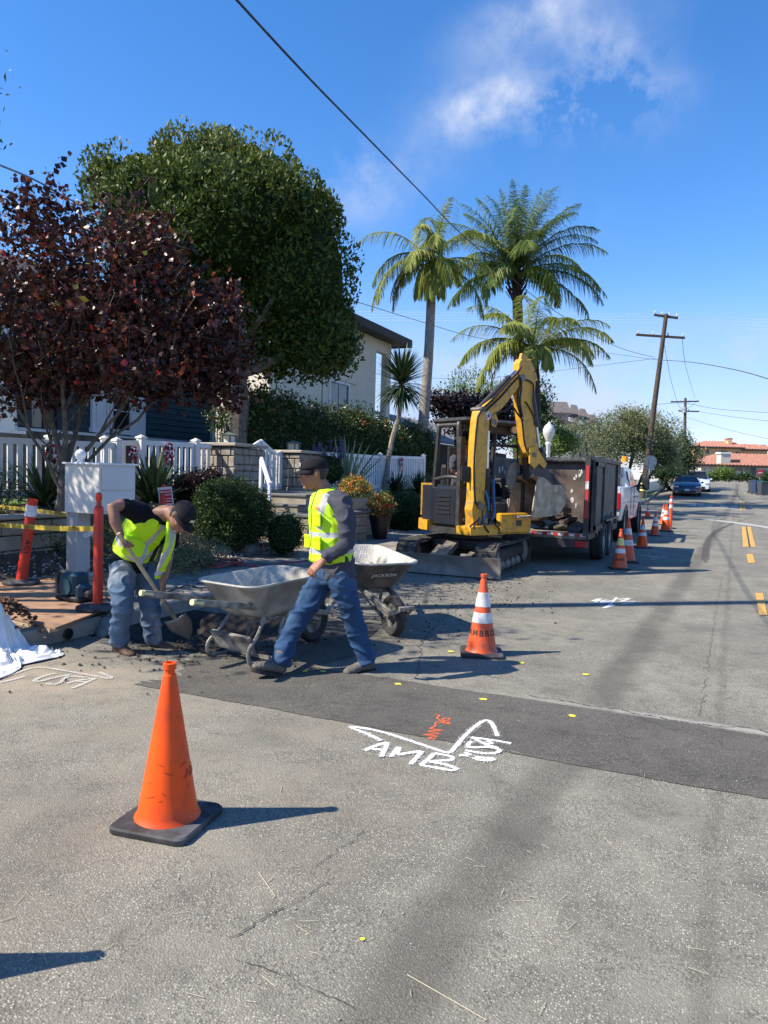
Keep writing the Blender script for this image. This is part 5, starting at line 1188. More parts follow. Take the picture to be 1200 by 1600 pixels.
# pots
mat('pot_grey', (.3, .3, .29), .7, (.22, .22, .21), 6); mat('pot_black', (.012, .012, .014), .35)
p = Vector((WX-.13, ONX(556, 795, WX-.1).y, .776)); t = thing('flower_bowl', 'grey concrete bowl with orange flowers on the slab of the low stone wall', 'planter', p)
mb = MB(); mb.lathe([(.001, 0), (.17, 0), (.24, .08), (.27, .2), (.29, .27), (.27, .275), (.25, .2), (.001, .19)], n=24); mb.build('bowl', 'pot_grey', t, angle=40)
c, n_ = ell_pts((0, 0, .45), (.36, .36, .27), 420, .4); cc, nn = clumps(c, n_, 6, .03); leaves('foliage', cc, .04, 'leaf_light', t, N=nn); cc, _ = clumps(c[c[:, 2] > .4][:170], np.zeros((170, 3))[:len(c[c[:, 2] > .4][:170])], 6, .025); leaves('flowers', cc, .035, 'petal_orange', t, aspect=.9)
p = G(593, 842, .13); p.z = .13; t = thing('black_planter', 'tall tapered black pot with red flowers on the sidewalk right of the stone wall', 'planter', p)
mb = MB(); mb.lathe([(.001, 0), (.15, 0), (.25, .5), (.25, .53), (.22, .53), (.2, .47), (.001, .47)], n=4 if False else 20); mb.build('pot', 'pot_black', t, angle=40)
c, n_ = ell_pts((0, 0, .72), (.33, .33, .3), 400, .5); cc, nn = clumps(c, n_, 6, .04); leaves('foliage', cc, .045, 'leaf_light', t, N=nn); cc, _ = clumps(c[:110], np.zeros((110, 3)), 6, .02); leaves('flowers', cc, .04, 'petal_red', t, aspect=.9)
b = ONX(602, 790, -7.6); tuft(0, 0, 0, .8, 90, 'tall pale ornamental grass behind the black pot', 'ornamental_grass', 'yucca_pale', pt=b, w=.012, zb=.4)
# boulders in the bed
mat('boulder', (.3, .27, .23), .9, (.2, .18, .155), 5, bump=.5)
def rock(p, r, label, group=None):
    mb = MB(); n = 12; m = 8; V = []
    mb.ell((0, 0, 0), (r, r*.8, r*.6), n, m); mb.v = [tuple(Vector(v)*(1+.35*noise.noise(Vector(v)*(1.6/r)+Vector(p)))) for v in mb.v]
    o = mb.build('boulder', 'boulder', None, smooth=True); o.location = p; return tag(o, label, 'rock', group)
for (px, py, r, l) in ((385, 865, .28, 'rounded tan rock under the boxwood ball near its right side'), (345, 868, .2, 'small rock under the left side of the boxwood ball'), (318, 876, .14, 'little tan rock beside the red hose coil'), (618, 820, .3, 'flat pale rock on the gravel right of the black pot')):
    q = G(px, py, .13); q.z = .2; rock(q, r, l)
# trees in the background
bush('light green feathery tree behind the dark purple tree and excavator canopy', 'feathery_tree', [(WX_(735, 620, 44), (kd(42, 44), 2, kd(46, 44)), 330), (WX_(770, 625, 45), (kd(30, 44), 2, kd(35, 44)), 200), (WX_(712, 630, 44), (kd(25, 44), 1.5, kd(38, 44)), 160)], 'leaf_light', .16, 9, .25, cat='tree', loc=(AT(740, 700, 44).x, AT(740, 700, 44).y, 1), aspect=.3, up=1.5, trunk=.12, shell=.7)
bush('dark purple leaved tree behind the excavator canopy', 'purple_tree', [(WX_(700, 632, 30), (kd(38, 30), 1.2, kd(22, 30)), 210), (WX_(740, 640, 30), (kd(42, 30), 1.2, kd(25, 30)), 260), (WX_(780, 640, 30), (kd(30, 30), 1.2, kd(30, 30)), 200), (WX_(770, 670, 31), (kd(45, 30), 1.2, kd(30, 30)), 260), (WX_(725, 665, 30), (kd(30, 30), 1.2, kd(20, 30)), 120)], 'leaf_purple', .13, 8, .14, cat='tree', loc=(AT(750, 700, 30).x, AT(750, 700, 30).y, 1), aspect=.7, trunk=.09, shell=.6)
bush('dark green tree right of the excavator boom', 'dark_tree', [(WX_(842, 640, 48), (kd(22, 48), 1.4, kd(50, 48)), 330), (WX_(850, 680, 48), (kd(28, 48), 1.4, kd(40, 48)), 260)], 'leaf_box', .15, 9, .2, cat='tree', loc=(AT(845, 700, 48).x, AT(845, 700, 48).y, 1), trunk=.12, shell=.6)
bush('bright green leafy bush behind the white lamp post', 'leafy_bush', [(WX_(872, 690, 30), (kd(30, 30), 1, kd(22, 30)), 260), (WX_(835, 700, 28), (kd(40, 28), 1, kd(20, 28)), 260)], 'leaf_light', .1, 8, .12, trunk=False, loc=(AT(872, 715, 30).x, AT(872, 715, 30).y, .9))
bush('grey green tree between the gabled house and the lamp post', 'olive_tree', [(WX_(900, 690, 38), (kd(38, 38), 1.6, kd(35, 38)), 420), (WX_(935, 690, 40), (kd(30, 40), 1.5, kd(40, 40)), 330)], 'leaf_olive', .12, 9, .18, cat='tree', loc=(AT(915, 735, 38).x, AT(915, 735, 38).y, .4), aspect=.3, trunk=.1, shell=.7)
bush('big silvery olive tree leaning behind the utility pole at the far corner', 'olive_tree', [(WX_(985, 680, 50), (kd(55, 50), 2.5, kd(46, 50)), 1300), (WX_(1025, 690, 52), (kd(45, 50), 2.2, kd(45, 50)), 1200), (WX_(950, 690, 49), (kd(32, 50), 1.8, kd(32, 50)), 600), (WX_(1040, 710, 50), (kd(28, 50), 1.4, kd(30, 50)), 240), (WX_(985, 655, 50), (kd(30, 50), 1.4, kd(22, 50)), 160)], 'leaf_olive', .15, 9, .2, cat='tree', loc=(AT(985, 765, 49).x, AT(985, 765, 49).y, .4), aspect=.3, trunk=.14, shell=.6)
bush('dark green tree right of the olive tree above the parked cars', 'dark_tree', [(WX_(1062, 715, 60), (kd(32, 60), 2, kd(32, 60)), 700), (WX_(1040, 738, 58), (kd(30, 58), 1.6, kd(20, 58)), 260), (WX_(1068, 690, 62), (kd(12, 60), 1, kd(16, 60)), 80)], 'leaf_dark', .16, 9, .2, cat='tree', loc=(AT(1055, 755, 60).x, AT(1055, 755, 60).y, .8), trunk=.15, shell=.6)
bush('light green shrub with red plants before the end of street wall', 'shrub', [(WX_(1130, 740, 82), (kd(16, 82), 1.2, kd(8, 82)), 200), (WX_(1105, 745, 82), (kd(20, 82), 1, kd(5, 82)), 120)], 'leaf_light', .22, 8, .2, trunk=False)
bush('dark low planting strip along the far end of the street', 'shrub', [(WX_(1090, 748, 84), (kd(30, 82), 1, kd(4.5, 82)), 160), (WX_(1160, 748, 84), (kd(40, 82), 1, kd(3.5, 82)), 160), (WX_(1165, 744, 84), (kd(9, 82), 1, kd(6, 82)), 70)], 'leaf_box', .2, 8, .15, trunk=False)
bush('clipped dark green bush at the right edge beside the bins', 'shrub', [(WX_(1197, 748, 56), (kd(8, 56), 1, kd(8, 56)), 160)], 'leaf_box', .12, 8, .1, trunk=False)

bush('leafy tree outside the left edge that dapples the sidewalk with shade', 'street_tree', [((-8.9, 3.7, 4.9), (1.5, 1.5, 1.3), 260), ((-8.2, 2.6, 5.6), (1.5, 1.3, 1.2), 240), ((-9.4, 4.9, 5.9), (1.2, 1.2, 1.1), 170), (tuple(AT(-75, 110, 10.0)), (.55, .7, .9), 60), ((-7.6, 3.4, 4.2), (1.0, 1.0, .8), 110), ((-10.3, 5.5, 4.7), (1.3, 1.3, 1.3), 420), ((-9.6, 4.6, 3.6), (1.0, 1.0, .8), 240)], 'leaf_ficus', .1, 9, .16, cat='tree', loc=(-9.2, 3.4, .9), trunk=.13, shell=.95, core=False)
# ------------------------------------------------------------------ mailbox, board, cloth, tools
mat('cream_white', (.72, .70, .64), .55, (.66, .64, .58), 2)
mat('sign_red', (.6, .02, .04), .6); mat('blue_tool', (.008, .045, .07), .5, (.012, .055, .08), 9); mat('cloth_white', (.78, .78, .77), .85, (.7, .7, .68), 4)
mat('iron_grey', (.1, .1, .1), .6, (.16, .14, .12), 12, metal=.3)
MF = G(122, 908, .13); MF.z = .14; d = (MF-CAMP).dot(FWD)
yawm = math.atan2(RGT.y, RGT.x) + R(-28)
t = thing('mailbox', 'large white wooden mailbox box on a white post with a ball finial', 'mailbox', MF, yawm)
def zat(py, px=160): return AT(px, py, d).z - MF.z
zb, zt = zat(800, 120), zat(723, 120); pw = 26*d/FPX
mb = MB(); mb.box((0, 0, zb/2), (pw*.95, pw*.95, zb)); mb.box((0, 0, .05), (pw*1.3, pw*1.3, .1)); mb.build('post', 'white_paint', t, bev=.006)
w = .60; dp = .56
mb = MB(); mb.box((0, 0, zb/2), (pw*.95, pw*.95, zb)); mb.box((0, 0, .05), (pw*1.3, pw*1.3, .1)); mb.build('post', 'white_paint', t, bev=.006)
z0, z1 = zb, zt-.02; x0, y0 = -pw/2-.01, -pw/2-.01
mb = MB(); mb.prism([(x0, y0, z0), (x0, y0+dp, z0), (x0, y0+dp, z1), (x0, y0, z1)], (w, 0, 0)); mb.build('box', 'cream_white', t, bev=.006)
mb = MB(); mb.box((x0+w/2, y0+dp/2, z1+.012), (w+.05, dp+.05, .026)); mb.build('lid', 'white_paint', t, bev=.006)
mb = MB(); mb.box((x0+w+.01, y0+dp/2, z0+(z1-z0)*.72), (.02, dp*.86, (z1-z0)*.46), bev=.006); mb.box((x0+w+.01, y0+dp/2, z0+(z1-z0)*.24), (.02, dp*.86, (z1-z0)*.38), bev=.006); mb.build('door', 'cream_white', t)
mb = MB(); mb.lathe([(.001, 0), (.1, 0), (.1, .02), (.05, .03), (.03, .055), (.045, .07), (.001, .08)], c=(.03, 0, z1+.0), n=20); mb.ell((.03, 0, z1+.12), (.068, .068, .068), 18, 12); mb.build('finial', 'white_paint', t, smooth=True)
mb = MB(); P = [Vector((pw/2 + .0 + .26*math.sin(a), 0, zb - .28 + .27*(1-math.cos(a)))) for a in np.linspace(0, 1.45, 9)]; 
for a, b in zip(P, P[1:]): mb.beam(a, b, .06, .05, up=(0, 1, 0))
mb.build('bracket', 'white_paint', t)
# temporary no-parking sign on the red post
d3 = (D3-CAMP).dot(FWD); a = AT(259, 775, d3-.07)
t = thing('parking_sign', 'small red and white paper sign reading TEMPORARY TOW-AWAY on the red knobbed post', 'sign', (0, 0, 0))
X = (Vector((RGT.x, RGT.y, 0)) + Vector((0, 0, .12))).normalized(); Y = Vector((-FWD.x*.08, -FWD.y*.08, 1)).normalized(); Y = (Y - X*Y.dot(X)).normalized(); N = X.cross(Y)
ws, hs_ = .21, .27
def panel(mb, O, w_, h_, off): mb.add([O + X*sx*w_/2 + Y*sy*h_/2 + N*off for sx, sy in ((-1, -1), (1, -1), (1, 1), (-1, 1))], [(0, 1, 2, 3)])
mb = MB(); mb.prism([a + X*sx*ws/2 + Y*sy*hs_/2 for sx, sy in ((-1, -1), (1, -1), (1, 1), (-1, 1))], N*.004); mb.build('board', 'white_paint', t)
mb = MB(); panel(mb, a + Y*.03, ws*.86, .13, .0055); panel(mb, a - Y*.08, ws*.86, .07, .0055); mb.build('red_field', 'sign_red', t)
mb = MB(); text_flat(mb, 'TEMPORARY', .036, a+Y*.06, X, Y, .02, 1, .0075); text_flat(mb, 'TOW-AWAY', .036, a+Y*.015, X, Y, .02, 1, .0075); text_flat(mb, 'NO PARKING', .03, a-Y*.08, X, Y, .02, 1, .0075); mb.build('lettering', 'white_paint', t)
# plywood board
BP = [G(86, 984, .17), G(176, 950, .17), G(168, 897, .17), G(-120, 872, .17), G(-150, 925, .17)]
mb = MB(); mb.prism([(p.x, p.y, .17) for p in BP], (0, 0, .018)); o = mb.build('plywood_sheet', 'plywood'); tag(o, 'tan plywood sheet laid over the kerb and sidewalk under the orange posts', 'board')
mb = MB(); 
for p, q in ((BP[0], BP[4]), (BP[1], BP[2])): mb.beam((p.x-.08, p.y+.06, .15), (q.x, q.y+.06, .15), .08, .036)
o = mb.build('timber_bearer', 'wood_handle'); tag(o, 'timber battens carrying the plywood sheet above the sidewalk', 'batten')
# white cloth over the kerb
def cloth():
    mb = MB(); nx, ny = 70, 46; V = []
    A0, A1 = G(-160, 960, .2), G(78, 985, .2)      # upper edge on the board side
    B0, B1 = G(-160, 1120), G(112, 1016)           # lower edge on the street
    for j in range(ny+1):
        v = j/ny
        for i in range(nx+1):
            u = i/nx; a = A0.lerp(A1, u); b = B0.lerp(B1, u**.9)
            b = b + Vector((0.05*math.sin(u*17), .05*math.sin(u*23+1), 0))
            x = a.x + (b.x-a.x)*v; y = a.y + (b.y-a.y)*v
            base = .155 if x < KX-.02 else .155*max(0, 1-(x-KX+.02)/.16)**1.3
            fold = .085*(noise.noise(Vector((u*9+v*2.2, v*1.6, 0)))+.25) + .045*noise.noise(Vector((u*21-v*5, v*4, 3))) + .02*noise.noise(Vector((u*50, v*22, 7)))
            lump = .20*math.exp(-((u-.55)/.16)**2-((v-.42)/.25)**2) + .14*math.exp(-((u-.2)/.15)**2-((v-.4)/.3)**2)
            e = min(1, 6*(1-v)+.05, 12*(1-u)+.05); e2 = min(1, 4*v+.1)
            V.append((x, y, max(.012, base + .012 + (abs(fold)*1.2 + lump)*e*e2 + .01*noise.noise(Vector((u*30, v*30, 0))))))
    F = [(j*(nx+1)+i, j*(nx+1)+i+1, (j+1)*(nx+1)+i+1, (j+1)*(nx+1)+i) for j in range(ny) for i in range(nx)]
    mb.add(V, F); o = mb.build('white_cloth', 'cloth_white', smooth=True); md = o.modifiers.new('solid', 'SOLIDIFY'); md.thickness = .004; md2 = o.modifiers.new('sub', 'SUBSURF'); md2.levels = 1; md2.render_levels = 1
    return tag(o, 'crumpled white ground cloth draped over the kerb at far left beside the plywood', 'cloth')
cloth()
# mulch heap beyond the cloth at the left edge
q = G(2, 1000, .1); t_ = []; 
for _ in range(700):
    r = abs(random.gauss(0, .12)); a = random.uniform(0, 6.3); t_.append((q.x - .12 + r*math.cos(a), q.y + .1 + r*math.sin(a)*1.2, .33*math.exp(-(r/.25)**2) + random.uniform(.06, .1)))
mat('mulch', (.16, .08, .045), .95, (.08, .04, .025), 30); o = pebbles('mulch_heap', t_, .022, 'mulch'); tag(o, 'small heap of brown mulch on the white cloth at the left edge', 'mulch', kind='stuff')
# blue power tool
p = G(118, 938, .19); p.z = .19; t = thing('power_tool', 'dark blue corded power tool with a big loop handle lying on the plywood', 'power tool', p, yawm)
k = .0072 # metres per pixel here
mb = MB(); mb.box((-.02, 0, .17), (.24, .2, .24), bev=.03); mb.box((.12, 0, .1), (.1, .17, .16), bev=.03); mb.cyl((-.02, -.12, .15), (-.02, .12, .15), .085, n=16); mb.build('motor_housing', 'blue_tool', t, angle=35)
mb = MB(); P = smooth_path([(-.13, 0, .27), (-.22, 0, .275), (-.265, 0, .22), (-.26, 0, .06), (-.22, 0, .02), (-.12, 0, .03)], 5); mb.tube(P, .025, 8); mb.build('loop_handle', 'black_plastic', t, smooth=True)
mb = MB(); mb.box((.0, 0, .03), (.36, .22, .05), bev=.015); mb.box((.2, 0, .08), (.12, .1, .08), bev=.02); mb.build('base', 'black_plastic', t, angle=35)
mb = MB(); text_flat(mb, 'makita', .045, (-.02, -.102, .2), (1, 0, 0), (0, 0, 1), .02); mb.build('lettering', 'galv', t)
mb = MB(); mb.tube(smooth_path([(.1, .05, .28), (.16, .1, .36), (.28, .12, .2), (.36, .1, .03), (.5, .3, .01)], 6), .006, 6); mb.build('power_cord', 'black_rubber', t, smooth=True)
# spade leaning upright near the drain
mat('spade_grey', (.16, .15, .135), .6, (.3, .27, .23), 9, metal=.3)
def spade_blade(mb, w, h, curve=.02):
    """pointed round-mouth blade in the xz plane, tip at origin, opening upward"""
    V = []; n = 10; m = 6
    for j in range(n+1):
        s = j/n; hw = w/2*min(1, (s/.55)**.62 if s > 0 else 0) if s < .55 else w/2
        for i in range(m+1):
            u = i/m*2-1; V.append((u*hw, curve*(u*u)*1.4 - .02*s, s*h))
    F = [(j*(m+1)+i, j*(m+1)+i+1, (j+1)*(m+1)+i+1, (j+1)*(m+1)+i) for j in range(n) for i in range(m)]
    mb.add(V, F)
def shovel(label, tip, top, bl=.29, bw=.22, face=None, handle='wood_handle'):
    tip = Vector(tip); top = Vector(top); t = thing('shovel', label, 'shovel', tip); z = (top-tip).normalized(); L = (top-tip).length; f = Vector(face or (0, -1, 0)); y = (f - z*f.dot(z)).normalized()*-1; x = y.cross(z); m = Matrix(((x.x, y.x, z.x), (x.y, y.y, z.y), (x.z, y.z, z.z)))
    mb = MB(); spade_blade(mb, bw, bl); mb.v = [tuple(m @ Vector(v)) for v in mb.v]; o = mb.build('blade', 'spade_grey', t, smooth=True); md = o.modifiers.new('s', 'SOLIDIFY'); md.thickness = .004
    mb = MB(); mb.tube([m @ Vector((0, -.0, bl*.75)), m @ Vector((0, 0, bl+.03)), m @ Vector((0, 0, bl+.2))], [.012, .02, .019], 10); mb.build('socket', 'spade_grey', t, smooth=True)
    mb = MB(); mb.tube([m @ Vector((0, 0, bl+.12)), m @ Vector((0, 0, L))], .0165, 10); mb.build('handle', handle, t, smooth=True); return t
q = AT(152, 1005, 6.75); shovel('grey pointed spade standing blade down at the kerb beside the plywood sheet', AT(151, 1003, 6.8), AT(196, 895, 7.3), .27, .17, face=tuple(-FWD), handle='iron_grey')
# red hose and black cable on the sidewalk
mat('hose_red', (.42, .07, .06), .5, (.3, .06, .05), 9)
t = thing('air_hose', 'coiled red hose lying on the sidewalk edge below the boxwood ball', 'hose', (0, 0, 0)); mb = MB(); P = []
c = G(345, 884, .13)
for i in range(70):
    a = i*.32; r = .42+.1*math.sin(i*.7)+.05*math.sin(i*1.9); P.append((c.x + r*.7*math.cos(a) - .1, c.y + r*1.0*math.sin(a), .15 + .012*(i % 7)*.5 + .02*abs(math.sin(i*.5))))
P += [(*G(410, 887, .13).xy, .145), (*G(440, 880, .13).xy, .145), (*G(470, 879, .13).xy, .145), (*G(520, 868, .13).xy, .145)]
mb.tube(smooth_path(P, 3), .011, 6); mb.build('hose', 'hose_red', t, smooth=True)
t = thing('power_cable', 'thin black cable lying across the sidewalk behind the left wheelbarrow', 'cable', (0, 0, 0)); mb = MB()
mb.tube(smooth_path([(*G(x, y, .14).xy, .142) for x, y in ((262, 925), (285, 917), (300, 915), (322, 925), (335, 922), (380, 915))], 6), .008, 6); mb.build('cable', 'black_rubber', t, smooth=True)
# ------------------------------------------------------------------ wheelbarrows
mat('tray_steel', (.42, .405, .37), .65, (.28, .27, .25), 7, metal=.1, bump=.15, c3=(.55, .52, .47), s3=5)
mat('tray_black', (.17, .16, .14), .6, (.10, .095, .085), 4, c3=(.26, .24, .21), s3=6); mat('barrow_frame', (.36, .34, .29), .6, (.09, .085, .08), 12, metal=.3)
mat('cement_dust', (.58, .54, .46), .9, (.40, .375, .33), 9, bump=.7, c3=(.22, .205, .18), s3=4); mat('grip_yellow', (.62, .6, .3), .7)
def wheelbarrow(label, loc, rz, outer, inner, wheel='tyre', grips=True, text=None):
    """local x = forward (wheel end), handles towards -x"""
    t = thing('wheelbarrow', label, 'wheelbarrow', loc, rz, 'builders wheelbarrows')
    if text: t.rotation_euler = (0, R(7), rz); t.location = (loc[0], loc[1], .075)
    def ring(x0, x1, hw, z, r, n=6, zf=0):
        P = []
        for (cx, cy, a0) in ((x1-r, hw-r, 0), (x0+r, hw-r, 90), (x0+r, -hw+r, 180), (x1-r, -hw+r, 270)):
            for k in range(n+1): a = R(a0+90*k/n); P.append((cx+r*math.cos(a), cy+r*math.sin(a), z + zf*((cx+r*math.cos(a))-x0)/(x1-x0)))
        return P
    ro = [ring(-.22, .26, .19, .36, .08), ring(-.30, .33, .23, .40, .1), ring(-.44, .52, .335, .64, .14, zf=.035), ring(-.455, .535, .35, .645, .15, zf=.035), ring(-.45, .53, .345, .655, .14, zf=.035)]
    ri = [ring(-.43, .51, .325, .645, .14, zf=.035), ring(-.29, .32, .22, .42, .1), ring(-.21, .25, .18, .38, .08)]
    n = len(ro[0])
    def skin(rs, cap): 
        V = sum(rs, []); F = [(k*n+i, k*n+(i+1) % n, (k+1)*n+(i+1) % n, (k+1)*n+i) for k in range(len(rs)-1) for i in range(n)]
        if cap == 0: F.append(tuple(range(n)))
        else: F.append(tuple(range((len(rs)-1)*n, len(rs)*n)))
        return V, F
    mb = MB(); mb.add(*skin(ro, 0)); tr = mb.build('tray', outer, t, angle=50)
    mb = MB(); mb.add(*skin([ro[-1]]+ri, 1)); mb.build('tray_lining', inner, t, angle=50)
    mb = MB(); mb.tube([Vector(p) for p in ro[3]] + [Vector(ro[3][0])], .011, 6, cap=False); mb.build('rim', 'tray_steel', t, smooth=True)
    for s in (-1, 1):
        mb = MB(); mb.beam((-.98, s*.29, .60), (.78, s*.085, .26), .042, .05, bev=.005); mb.build('handle', 'barrow_frame', t)
        if grips: mb = MB(); mb.tube([(-1.0, s*.292, .604), (-.90, s*.281, .585)], [.023, .025], 10); mb.build('grip', 'grip_yellow', t, smooth=True)
        mb = MB(); P = smooth_path([(-.12, s*.175, .43), (-.24, s*.215, .25), (-.37, s*.235, .13), (-.36, s*.24, .03), (-.29, s*.24, .012), (-.14, s*.235, .012), (-.02, s*.2, .06), (.12, s*.15, .36)], 4); mb.tube(P, .017, 8); mb.build('leg', 'barrow_frame', t, smooth=True)
    mb = MB(); mb.box((-.32, 0, .16), (.03, .44, .15), Matrix.Rotation(R(-25), 3, 'Y')); mb.beam((-.14, -.235, .03), (-.14, .235, .03), .02, .03); mb.build('cross_brace', 'barrow_frame', t)
    mb = MB(); mb.box((-.05, 0, .345), (.12, .36, .03)); mb.box((.2, 0, .335), (.1, .3, .05)); mb.build('riser', 'barrow_frame', t)
    w = MB(); w.lathe([(.12, -.02), (.15, -.045), (.18, -.046), (.2, -.02), (.2, .02), (.18, .046), (.15, .045), (.12, .02)], c=(.66, 0, .2), axis='y', n=28); wh = w.build('wheel', wheel, t, angle=40)
    mb = MB(); mb.lathe([(.001, -.03), (.03, -.035), (.05, -.01), (.12, -.02), (.12, .02), (.05, .01), (.03, .035), (.001, .03)], c=(.66, 0, .2), axis='y', n=20); mb.cyl((.66, -.1, .2), (.66, .1, .2), .01); mb.build('rim', 'barrow_frame', wh, angle=40)
    mb = MB()
    for s in (-1, 1): mb.beam((.3, s*.14, .34), (.7, s*.07, .2), .02, .03); mb.beam((.78, s*.085, .26), (.9, s*.05, .34), .03, .04)
    mb.beam((.9, -.08, .34), (.9, .08, .34), .03, .04); mb.build('fork', 'barrow_frame', t)
    if text:
        mb = MB(); O = Vector((.448, -.02, .55)); Yv = Vector((.19, 0, .24)).normalized(); text_flat(mb, text, .062, O, (0, 1, 0), Yv, .02, off=.006); mb.build('lettering', 'white_paint', t)
    return t
A_, B_ = G(330, 1030), G(470, 1010)
rz1 = CA + R(55); q = G(366, 1032) + Vector((math.cos(rz1), math.sin(rz1), 0))*.3
wheelbarrow('grey steel wheelbarrow with yellow grips pointing left, behind the walking worker', (q.x, q.y, .0), rz1, 'tray_steel', 'cement_dust')
rz2 = CA + R(-62); q = G(612, 992) - Vector((math.cos(rz2), math.sin(rz2), 0))*.66
wheelbarrow('dark wheelbarrow with a dusty tray seen from its wheel end, right of the walking worker', (q.x, q.y, .0), rz2, 'tray_black', 'cement_dust', grips=False, text='JACKSON')
# ------------------------------------------------------------------ utility poles and wires
def UP(px, py0, pyt, pxt, d, r, label, arms, transformer=False):
    b = AT(px, py0, d); b.z = H(b.x, b.y); tp = AT(pxt, pyt, d); t = thing('utility_pole', label, 'utility pole', b); T = tp - b
    mb = MB(); mb.tube([(0, 0, -.3), T*.5, T], [r*1.15, r, r*.75], 12); mb.build('pole', 'wood_pole', t, smooth=True)
    for (x0, y0, x1, y1, n) in arms:
        a, c = AT(x0, y0, d) - b, AT(x1, y1, d) - b; mb = MB(); mb.beam(a, c, .12, .14); arm = mb.build('crossarm', 'wood_pole', t)
        mb = MB()
        for i in range(n): p = a.lerp(c, .04 + .92*i/(n-1)); mb.lathe([(.02, .05), (.06, .12), (.03, .16), (.07, .2), (.03, .27), (.001, .28)], c=p, n=8)
        mb.build('insulators', 'frosted', arm, smooth=True)
    return t, b, T
t, b, T = UP(1003, 778, 491, 1041, 48, .17, 'dark leaning wooden utility pole with two cross arms beside the olive tree', [(1022, 492, 1059, 497, 4), (994, 523, 1070, 528, 4)])
mb = MB(); 
for s in (.055, .075, .09): p = T*s; mb.lathe([(.215, -.05), (.215, .05)], c=p, n=14)
mb.build('reflector_bands', 'reflective_yellow', t, smooth=True); mb = MB(); mb.lathe([(.19, 0), (.19, .8)], c=T*.28, n=10); mb.build('cable_guard', 'black_paint', t, smooth=True)
t, b2, T2 = UP(1068, 762, 622, 1071, 82, .17, 'farther utility pole with a grey transformer above the dark tree', [(1048, 628, 1092, 627, 4), (1060, 642, 1092, 643, 3)])
mb = MB(); mb.cyl(AT(1069.5, 636, 81.8)-b2, AT(1069.5, 645, 81.8)-b2, .27, n=14); mb.build('transformer', 'galv', t, angle=40)
# pole outside the left edge of the photograph: it casts the long thin shadow over the street
S0 = G(1200, 941); q = S0 - SHD*11.2; t = thing('utility_pole', 'tall wooden pole outside the left edge casting the long shadow over the street', 'utility pole', (q.x, q.y, .9))
mb = MB(); mb.tube([(0, 0, -.3), (0, 0, 13)], [.17, .12], 12); mb.build('pole', 'wood_pole', t, smooth=True)
def wire(pts, r, label, name='overhead_wire', matn='black_rubber', grp='overhead wires'):
    mb = MB(); mb.tube(smooth_path(pts, 8), r, 6); o = mb.build(name, matn, smooth=True); return tag(o, label, 'wire', grp)
W_ = lambda L: [AT(*p) for p in L]
wire(W_([(250, -135, 6.2), (370, 0, 7.4), (480, 119, 9.2), (560, 201, 11.5), (655, 298, 16), (735, 378, 23), (855, 478, 33), (960, 540, 44), (1021, 558, 48)]), .014, 'thick black cable sagging from the top edge down to the leaning utility pole')
wire(W_([(-60, 235, 7), (0, 258, 8), (60, 284, 9.5), (130, 322, 12), (250, 375, 15.2), (350, 404, 17), (450, 440, 19), (565, 474, 22), (653, 501, 28), (760, 530, 34), (900, 545, 42), (1024, 562, 48)]), .012, 'thin grey cable from the left edge past the round tree to the leaning pole', matn='galv')
wire(W_([(1024, 562, 48), (1080, 566, 43), (1140, 576, 36), (1200, 592, 30), (1300, 630, 26)]), .02, 'dark cable from the leaning pole sloping down to the right edge')
for i, (y0, y1) in enumerate(((488, 492), (492, 497), (497, 502), (501, 507))):
    wire(W_([(560, y0-1, 150), (800, y0+1, 130), (1026, y0+3, 110), (1120, y1+3, 90), (1260, y1+12, 80)]), .016, ('uppermost', 'second highest', 'third highest', 'lowest')[i] + ' of four parallel thin wires crossing the sky behind the palms', matn='galv')
for pts, l in (([(1036, 527, 48), (1050, 600, 60), (1066, 640, 70), (1088, 628, 82)], 'loose wire hanging in a curve between the two utility poles'), ([(1066, 529, 48), (1072, 575, 60), (1086, 622, 82)], 'steep wire from the arm of the leaning pole to the far pole'),
               ([(840, 583, 60), (920, 573, 55), (1024, 560, 48)], 'thin wire behind the palm fronds running into the leaning pole'), ([(1092, 643, 82), (1150, 652, 60), (1260, 664, 50)], 'thin wire from the far pole lower arm to the right edge'),
               ([(1072, 652, 82), (1140, 672, 70), (1240, 694, 60)], 'lowest thin wire from the far pole to the right edge'), ([(1024, 632, 50), (1070, 630, 60), (1130, 640, 60), (1260, 648, 60)], 'dark wire crossing right of the leaning pole at half height'), ([(640, 590, 60), (760, 591, 60), (840, 580, 60)], 'short thin wire behind the dragon tree and palm trunk')):
    wire(W_(pts), .014, l)
# ------------------------------------------------------------------ lamp, signs, bins
p = AT(855, 740, 26); p.z = .15; t = thing('street_lamp', 'white post lamp with an acorn globe behind the dump trailer', 'street lamp', p); d = 26
zt = AT(855, 672, d).z - p.z
mb = MB(); mb.lathe([(.13, 0), (.13, .4), (.08, .45), (.075, zt-.55), (.11, zt-.5), (.11, zt-.45), (.07, zt-.4), (.13, zt-.36)], n=16); mb.build('post', 'white_paint', t, angle=40)
mb = MB(); mb.lathe([(.1, zt-.36), (.2, zt-.15), (.21, zt), (.15, zt+.14), (.06, zt+.22), (.03, zt+.27), (.001, zt+.29)], n=18); mb.build('globe', 'frosted', t, smooth=True)
def octa(C_, X, r, th, n=8, off=22.5):
    N = X.cross(Vector((0, 0, 1))).normalized(); return [C_ + X*r*math.cos(R(off+i*360/n)) + Vector((0, 0, 1))*r*math.sin(R(off+i*360/n)) for i in range(n)], N*th
d = 42; b = AT(1008, 785, d); b.z = H(b.x, b.y); t = thing('stop_sign', 'grey back of a stop sign on a post in front of the leaning utility pole', 'sign', b)
mb = MB(); tp = AT(1015, 714, d)-b; mb.tube([(0, 0, 0), tp], .035, 8); mb.build('post', 'galv', t, smooth=True)
